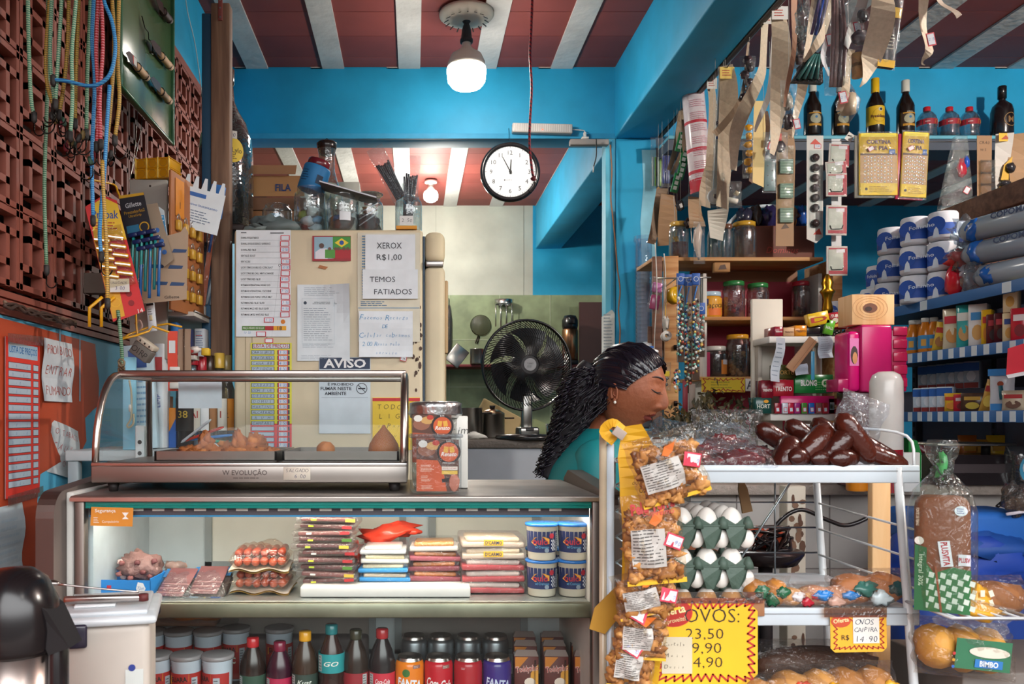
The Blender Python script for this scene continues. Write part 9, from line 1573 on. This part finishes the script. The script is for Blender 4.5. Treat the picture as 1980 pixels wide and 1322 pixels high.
for s_ in(-1,1):
    mb=MB(); mb.X=Mh; mb.tube([fp_(s_*(.013+.034*k/9),.0335+.0065*math.sin(k/9*2.5)-.002*k/9,.0) for k in range(10)],[.0012,.0022,.0026,.0027,.0026,.0025,.0022,.0018,.0013,.0006],'1E1416',6); mb.obj('eyebrow',hdo)
    mb=MB(); mb.X=Mh; P=[fp_(s_*(.016+.031*k/9),.0015-.0050*math.sin(k/9*math.pi)+.002*k/9,.0002) for k in range(10)]; mb.tube(P,[.0005,.0011,.0015,.0018,.002,.002,.0019,.0017,.0013,.0006],'0E0A0C',6)
    for k in range(1,10): p=P[k]; mb.tube([p,p+Vector((.006,s_*.0008*(k-4),-.004)),p+Vector((.009,s_*.0014*(k-4),-.0035))],[.0006,.0005,.0002],'0E0A0C',4)
    mb.obj('eyelashes',hdo)
    mb=MB(); mb.X=Mh; mb.tube([fp_(s_*(.017+.030*k/9),.0185-.006*(abs(k-4.5)/4.5)**2,-.0004) for k in range(10)],.0007,'6A3A2C',5); mb.obj('eyelid_crease',hdo)
    mb=MB(); mb.X=Mh@MT((-.006,s_*.0725,-.024))@Matrix.Scale(.74,4)@MR(R_(-10),4,'Y')@MR(s_*R_(22),4,'Z')
    P=[(.014*math.cos(a)-.002,s_*(.006+.003*math.sin(a)),.030*math.sin(a)*(1.05 if a<math.pi else .92)) for a in [R_(-60+290*k/16) for k in range(17)]]
    mb.tube(P,[.0045]*3+[.0042]*10+[.005]*2+[.0065,.006],SK,8); mb.blob((-.002,s_*.001,-.002),(.012,.005,.026),'8A4C34',2,.05,8); mb.tube([(.006,s_*.006,.008),(-.004,s_*.007,.014),(-.007,s_*.006,-.006),(.004,s_*.006,-.014)],.0026,SK,6); mb.blob((.001,s_*.006,-.027),(.007,.0045,.008),SK,1,0,8); mb.obj('ear',hdo)
    mb=MB(); mb.X=Mh; mb.blob((.0,s_*.081,-.050),(.0042,.0042,.0042),'EDE6D8:g0',1,0,8); mb.obj('pearl_earring',hdo)
mb=MB(); mb.X=Mh
for s_ in(-1,1): mb.blob((.119,s_*.0085,-.0475),(.004,.0026,.0018),'3A1A14',1,0,6)
mb.obj('nostrils',hdo)
# hair cap, pulled back to the nape
PT=Vector((-.108,-.01,-.0))
def hl(y,x): return x<.083-2.3*y*y*4-.0 if False else True
def hfn(d):
    x,y,z=face(d,1); k=1.075+.03*max(0,d[2]); a=math.atan2(d[1],d[2]+.25); rdg=.0018*math.sin(a*34+6*d[0])+.001*math.sin(a*71+9*d[0]); q=Vector((x,y,z))*k+Vector(d)*rdg
    if q.x<0: q.x*=1.06
    return tuple(q)
vs,fs=sph(190,110,fn=hfn); hf=[]
for f in fs:
    x=sum(vs[k][0] for k in f)/4; y=sum(vs[k][1] for k in f)/4; z=sum(vs[k][2] for k in f)/4
    e=abs(y); line=.074-8.5*max(0,e-.02)**1.6*1.4 if z>.02 else .012
    edge_x=(.092 if e<.025 else .092-(e-.025)*1.15) if z>.07 else 0
    ok=(math.atan2(e,x)>1.28-1.28*max(0,min(1,(z+.012)/.096))**1.5) if z>-.012 else (x<-.028 and z>-.075)
    if ok: hf.append(f)
mb=MB(); mb.X=Mh; mb.add(vs,hf,HAIR,True); hr=mb.obj('hair',per)
rd=random.Random(31); mb=MB()
hw=lambda p:Mh@Vector(p)
for k in range(150):    # combed strands over the cap
    zz=rd.uniform(0,.105); q_=1.28-1.28*min(1,(zz+.012)/.096)**1.5+.12; s_=rd.choice((-1,1)); st=Vector(face(tuple(Vector((math.cos(q_),s_*math.sin(q_),zz/.095)).normalized()),1))
    P=[]
    for j in range(7):
        u=j/6; d=(Vector((st.x,st.y,st.z))*(1-u)+PT*u+Vector((0,0,.07*math.sin(u*math.pi)))).normalized(); q=Vector(hfn(tuple(d)))*(1.008+.006*rd.random()); P.append(hw(q))
    mb.tube(P,.0011,HAIR,4)
pb=hw(PT*1.05); W3=lambda px,py,s_:Wp(px,py,s_)-po
path=smooth([pb,W3(1142,712,684),W3(1126,745,680),W3(1116,790,674),W3(1098,845,668),W3(1078,890,664),W3(1062,925,662)],8)
rad=lambda u:(.020+.06*math.sin(min(1,u*1.9)*math.pi*.5)*(1-.55*u))
for k in range(330):
    off=rd.uniform(0,6.28); rr=math.sqrt(rd.random()); ph=rd.uniform(0,6.28); fr=rd.uniform(8,15); n=len(path); end=rd.uniform(.55,1); P=[]
    for j in range(0,int(n*end)):
        u=j/(n-1); R=rad(u)*rr; w=.009*math.sin(fr*u*6+ph)*min(1,u*5); w2=.008*math.cos(fr*u*6+ph)*min(1,u*5)
        P.append(path[j]+Vector((R*math.cos(off+u)+w,.75*(R*math.sin(off+u))+w2,.3*w2)))
    if len(P)>3: mb.tube(smooth(P[::1],2),rd.uniform(.0011,.0019),HAIR if k%3 else '241E2A:g',4)
core=[(p,rad(i/(len(path)-1))*.7) for i,p in enumerate(path)]; mb.tube([c[0] for c in core],[c[1] for c in core],'120F16',10)
for k in range(60):     # loose curls at the nape and side
    p0=hw((rd.uniform(-.09,-.02),-rd.uniform(.05,.078),rd.uniform(-.06,.02))); P=[p0+Vector((-.01*j+.006*math.sin(j*1.6+k),-.002*j+.004*math.cos(j*1.6+k),-.014*j)) for j in range(rd.randint(3,8))]; mb.tube(smooth(P,2),.0012,HAIR,4)
mb.obj('ponytail',per,'long dark curly ponytail')
mb=MB(); mb.X=MT(hw(PT*1.08))@MR(R_(70),4,'Y'); mb.lathe([(.02,-.006),(.026,0),(.02,.006)],'D8D0D4',14); mb.obj('hair_tie',per)
t=thing('cash_desk','low wooden desk under the hands of the woman','desk',(.93,2.42,0)); mb=MB(); mb.rbox(-.22,-.0,-.22,.2,.775,.795,'wood_dark',.003); mb.obj('desktop',t)
for x,y in((-.2,-.2),(-.02,-.2),(-.2,.18),(-.02,.18)): mb=MB(); mb.rbox(x-.012,x+.012,y-.012,y+.012,0,.775,'3A2A22',.002); mb.obj('leg',t)
t=thing('wooden_stool','plain wooden stool on which the woman sits','stool',(.46,2.44,0)); mb=MB(); mb.lathe([(.15,.42),(.16,.43),(.15,.445)],'wood_dark',20); mb.obj('seat',t)
for a in range(4): mb=MB(); c_,s_=math.cos(a*1.571+.78),math.sin(a*1.571+.78); mb.tube([(.1*c_,.1*s_,.42),(.15*c_,.15*s_,0)],.014,'wood_dark',8); mb.obj('leg',t)
# ================================================================ foreground table, thermos, box
t=thing('front_table','low table in the foreground below the frame','table',(-.62,1.34,0)); mb=MB(); mb.rbox(-.3,.35,-.28,.28,.62,.65,'7A6A60:n',.005); mb.obj('tabletop',t)
for x in(-.27,.32):
    for y in(-.25,.25): mb=MB(); mb.rbox(x-.02,x+.02,y-.02,y+.02,0,.62,'6A5A50',.003); mb.obj('leg',t)
t=thing('pump_thermos','steel pump thermos with a black domed top at the left edge','thermos',(sx(30,1300),F/1300,.651)); b=EYE-(1095-VY)/1300-.651
mb=MB(); mb.lathe([(.058,.015),(.058,b-.115)],'A89A94:m',30); mb.obj('body',t); mb=MB(); mb.lathe([(.062,0),(.062,.015)],'1A1618:g',28); mb.obj('base',t)
mb=MB(); mb.lathe([(.0585,b-.125),(.062,b-.115),(.064,b-.09),(.06,b-.05),(.045,b-.018),(.025,b-.003),(.001,b)],'161214:g',32); mb.add([(.02,-.03,b-.03),(.06,-.03,b-.06),(.09,-.022,b-.115),(.06,-.025,b-.125),(.02,.03,b-.03),(.06,.03,b-.06),(.09,.022,b-.115),(.06,.025,b-.125)],[(0,4,5,1),(1,5,6,2),(2,6,7,3),(0,1,2,3),(4,7,6,5)],'161214:r',False); mb.obj('pump_top',t)
mb=MB(); mb.rbox(.052,.075,-.02,.02,.03,b-.11,'1A1618:g',.008); mb.obj('handle',t)
t=thing('storage_box','translucent plastic storage box with a pale lid and dark clips','storage box',(sx(182,1090),F/1090+.06,.651),(0,0,14)); h=EYE-(1190-VY)/1090-.651
mb=MB(); mb.rbox(-.075,.082,-.09,.09,0,h-.01,'C4BAB0:n',.015,4); mb.obj('tub',t)
mb=MB(); mb.rbox(-.086,.094,-.1,.1,h-.012,h+.004,'CBD0D4:g',.008,3); mb.rbox(-.07,.078,-.085,.085,h+.003,h+.012,'C4CACF:g',.008,3); mb.rbox(-.05,.02,-.05,.05,h+.012,h+.017,'D4D8DA:g',.006); mb.obj('lid',t)
mb=MB(); mb.rbox(-.075,-.02,-.108,-.098,h-.045,h-.004,'2E2A3A:g',.006); mb.obj('clip',t); mb=MB(); mb.rbox(.06,.09,.09,.104,h-.04,h,'2E2A3A:g',.006); mb.obj('clip',t)
mb=MB(); mb.rect(.056,h*.38,.03,.09,'D0D4D0',-.0915); mb.rect(.056,h*.2,.03,.04,'3A3436',-.092); mb.rect(.046,h*.22,.008,.05,'4A9A4A',-.0925); mb.disc(.052,h*.6,.006,'2A3A8A',-.092); mb.rect(-.02,h*.2,.09,.06,'B8846A:n',-.0912); mb.obj('label',t)
t=thing('serving_tongs','pair of steel serving tongs lying on the storage box lid','tongs',(sx(165,1120),F/1120+.06,.651+h+.018),(0,0,8)); mb=MB(); mb.rbox(-.06,.075,-.006,.006,0,.014,'B0A8A4:m',.005); mb.lathe([(.009,-.006),(.009,.006)],'5A1E1E',12,(.078,0,.008)); mb.obj('lower_arm',t); mb=MB(); mb.tube(smooth([(.07,0,.018),(.0,0,.026),(-.07,0,.036)]),[.002]*10+[.003],'C0B8B4:m',6); mb.blob((-.088,0,.038),(.024,.01,.006),'B0A8A4:m',2,.05,8); mb.obj('upper_arm',t)
mb=MB(); mb.lathe([(.018,0),(.022,.006),(.02,.03),(.004,.05),(.003,.066)],'D8D4CC:g',16); mb.obj('squeeze_cap',None,'white nozzle of a squeeze bottle in front of the storage box','bottle',None,None,(sx(214,1230),F/1230,.651+.012)) if 0 else None
bottle('squeeze_bottle','white squeeze bottle with nozzle in front of the storage box',(sx(214,1190),F/1190-.04,.651),[(.022,0),(.024,.01),(.024,.09),(.016,.105),(.006,.112)],'D8D4CC:g','D8D4CC:g',(.11,.14),[],capr=.004)
# pieces of a part go one level deeper
DEEP={'handle':('lower_door','door'),'price_tag':('strip','card','bag','holder'),'header_label':('strip',),'minute_hand':('dial',),'hour_hand':('dial',),'hub_badge':('front_guard',),'hub':('dial',),'socket':('body','plate'),'bulb_globe':('bulb_body',),'screw_post':('body',),'wire_tie':('handle',),'label':('body','tub','sleeve','film','bag'),'emblem':('body',),'sticker':('body',),'stopper':('body',),'plug':('strip',),'cable':('body','strip'),'brown_tape':('board',),'paper_note':('board',),'ribs':('diffuser',),'pilot_light':('diffuser',),'brochure':('holder','pot'),'foil':('pot',),'clip':('lid',),'print':('tray','loaf'),'slot':('body',),'drawer':('body',),'twisted_neck':('bag',),'hinge':('timber',),'care_tag':('mattress',),'screw':('side_panel',),'folded_flap':('strip',),'loose_film':('sleeve',),'tail':('roll',),'lip':('shelf',),'hair_tie':('ponytail',)}
bn=lambda o:o.name.split('.')[0]
for r in [o for o in col.objects if o.type=='EMPTY' and not o.parent]:
    ks=list(r.children); by={}
    for k in ks: by.setdefault(bn(k),k)
    for k in ks:
        for p in DEEP.get(bn(k),()):
            if p in by and by[p] is not k and by[p].parent is r and not k.children: k.parent=by[p]; break
CATS={'registration_form':'form','group_photograph':'photo','torn_poster':'poster'}
for o in col.objects:
    if bn(o) in CATS and not o.parent: o['category']=CATS[bn(o)]
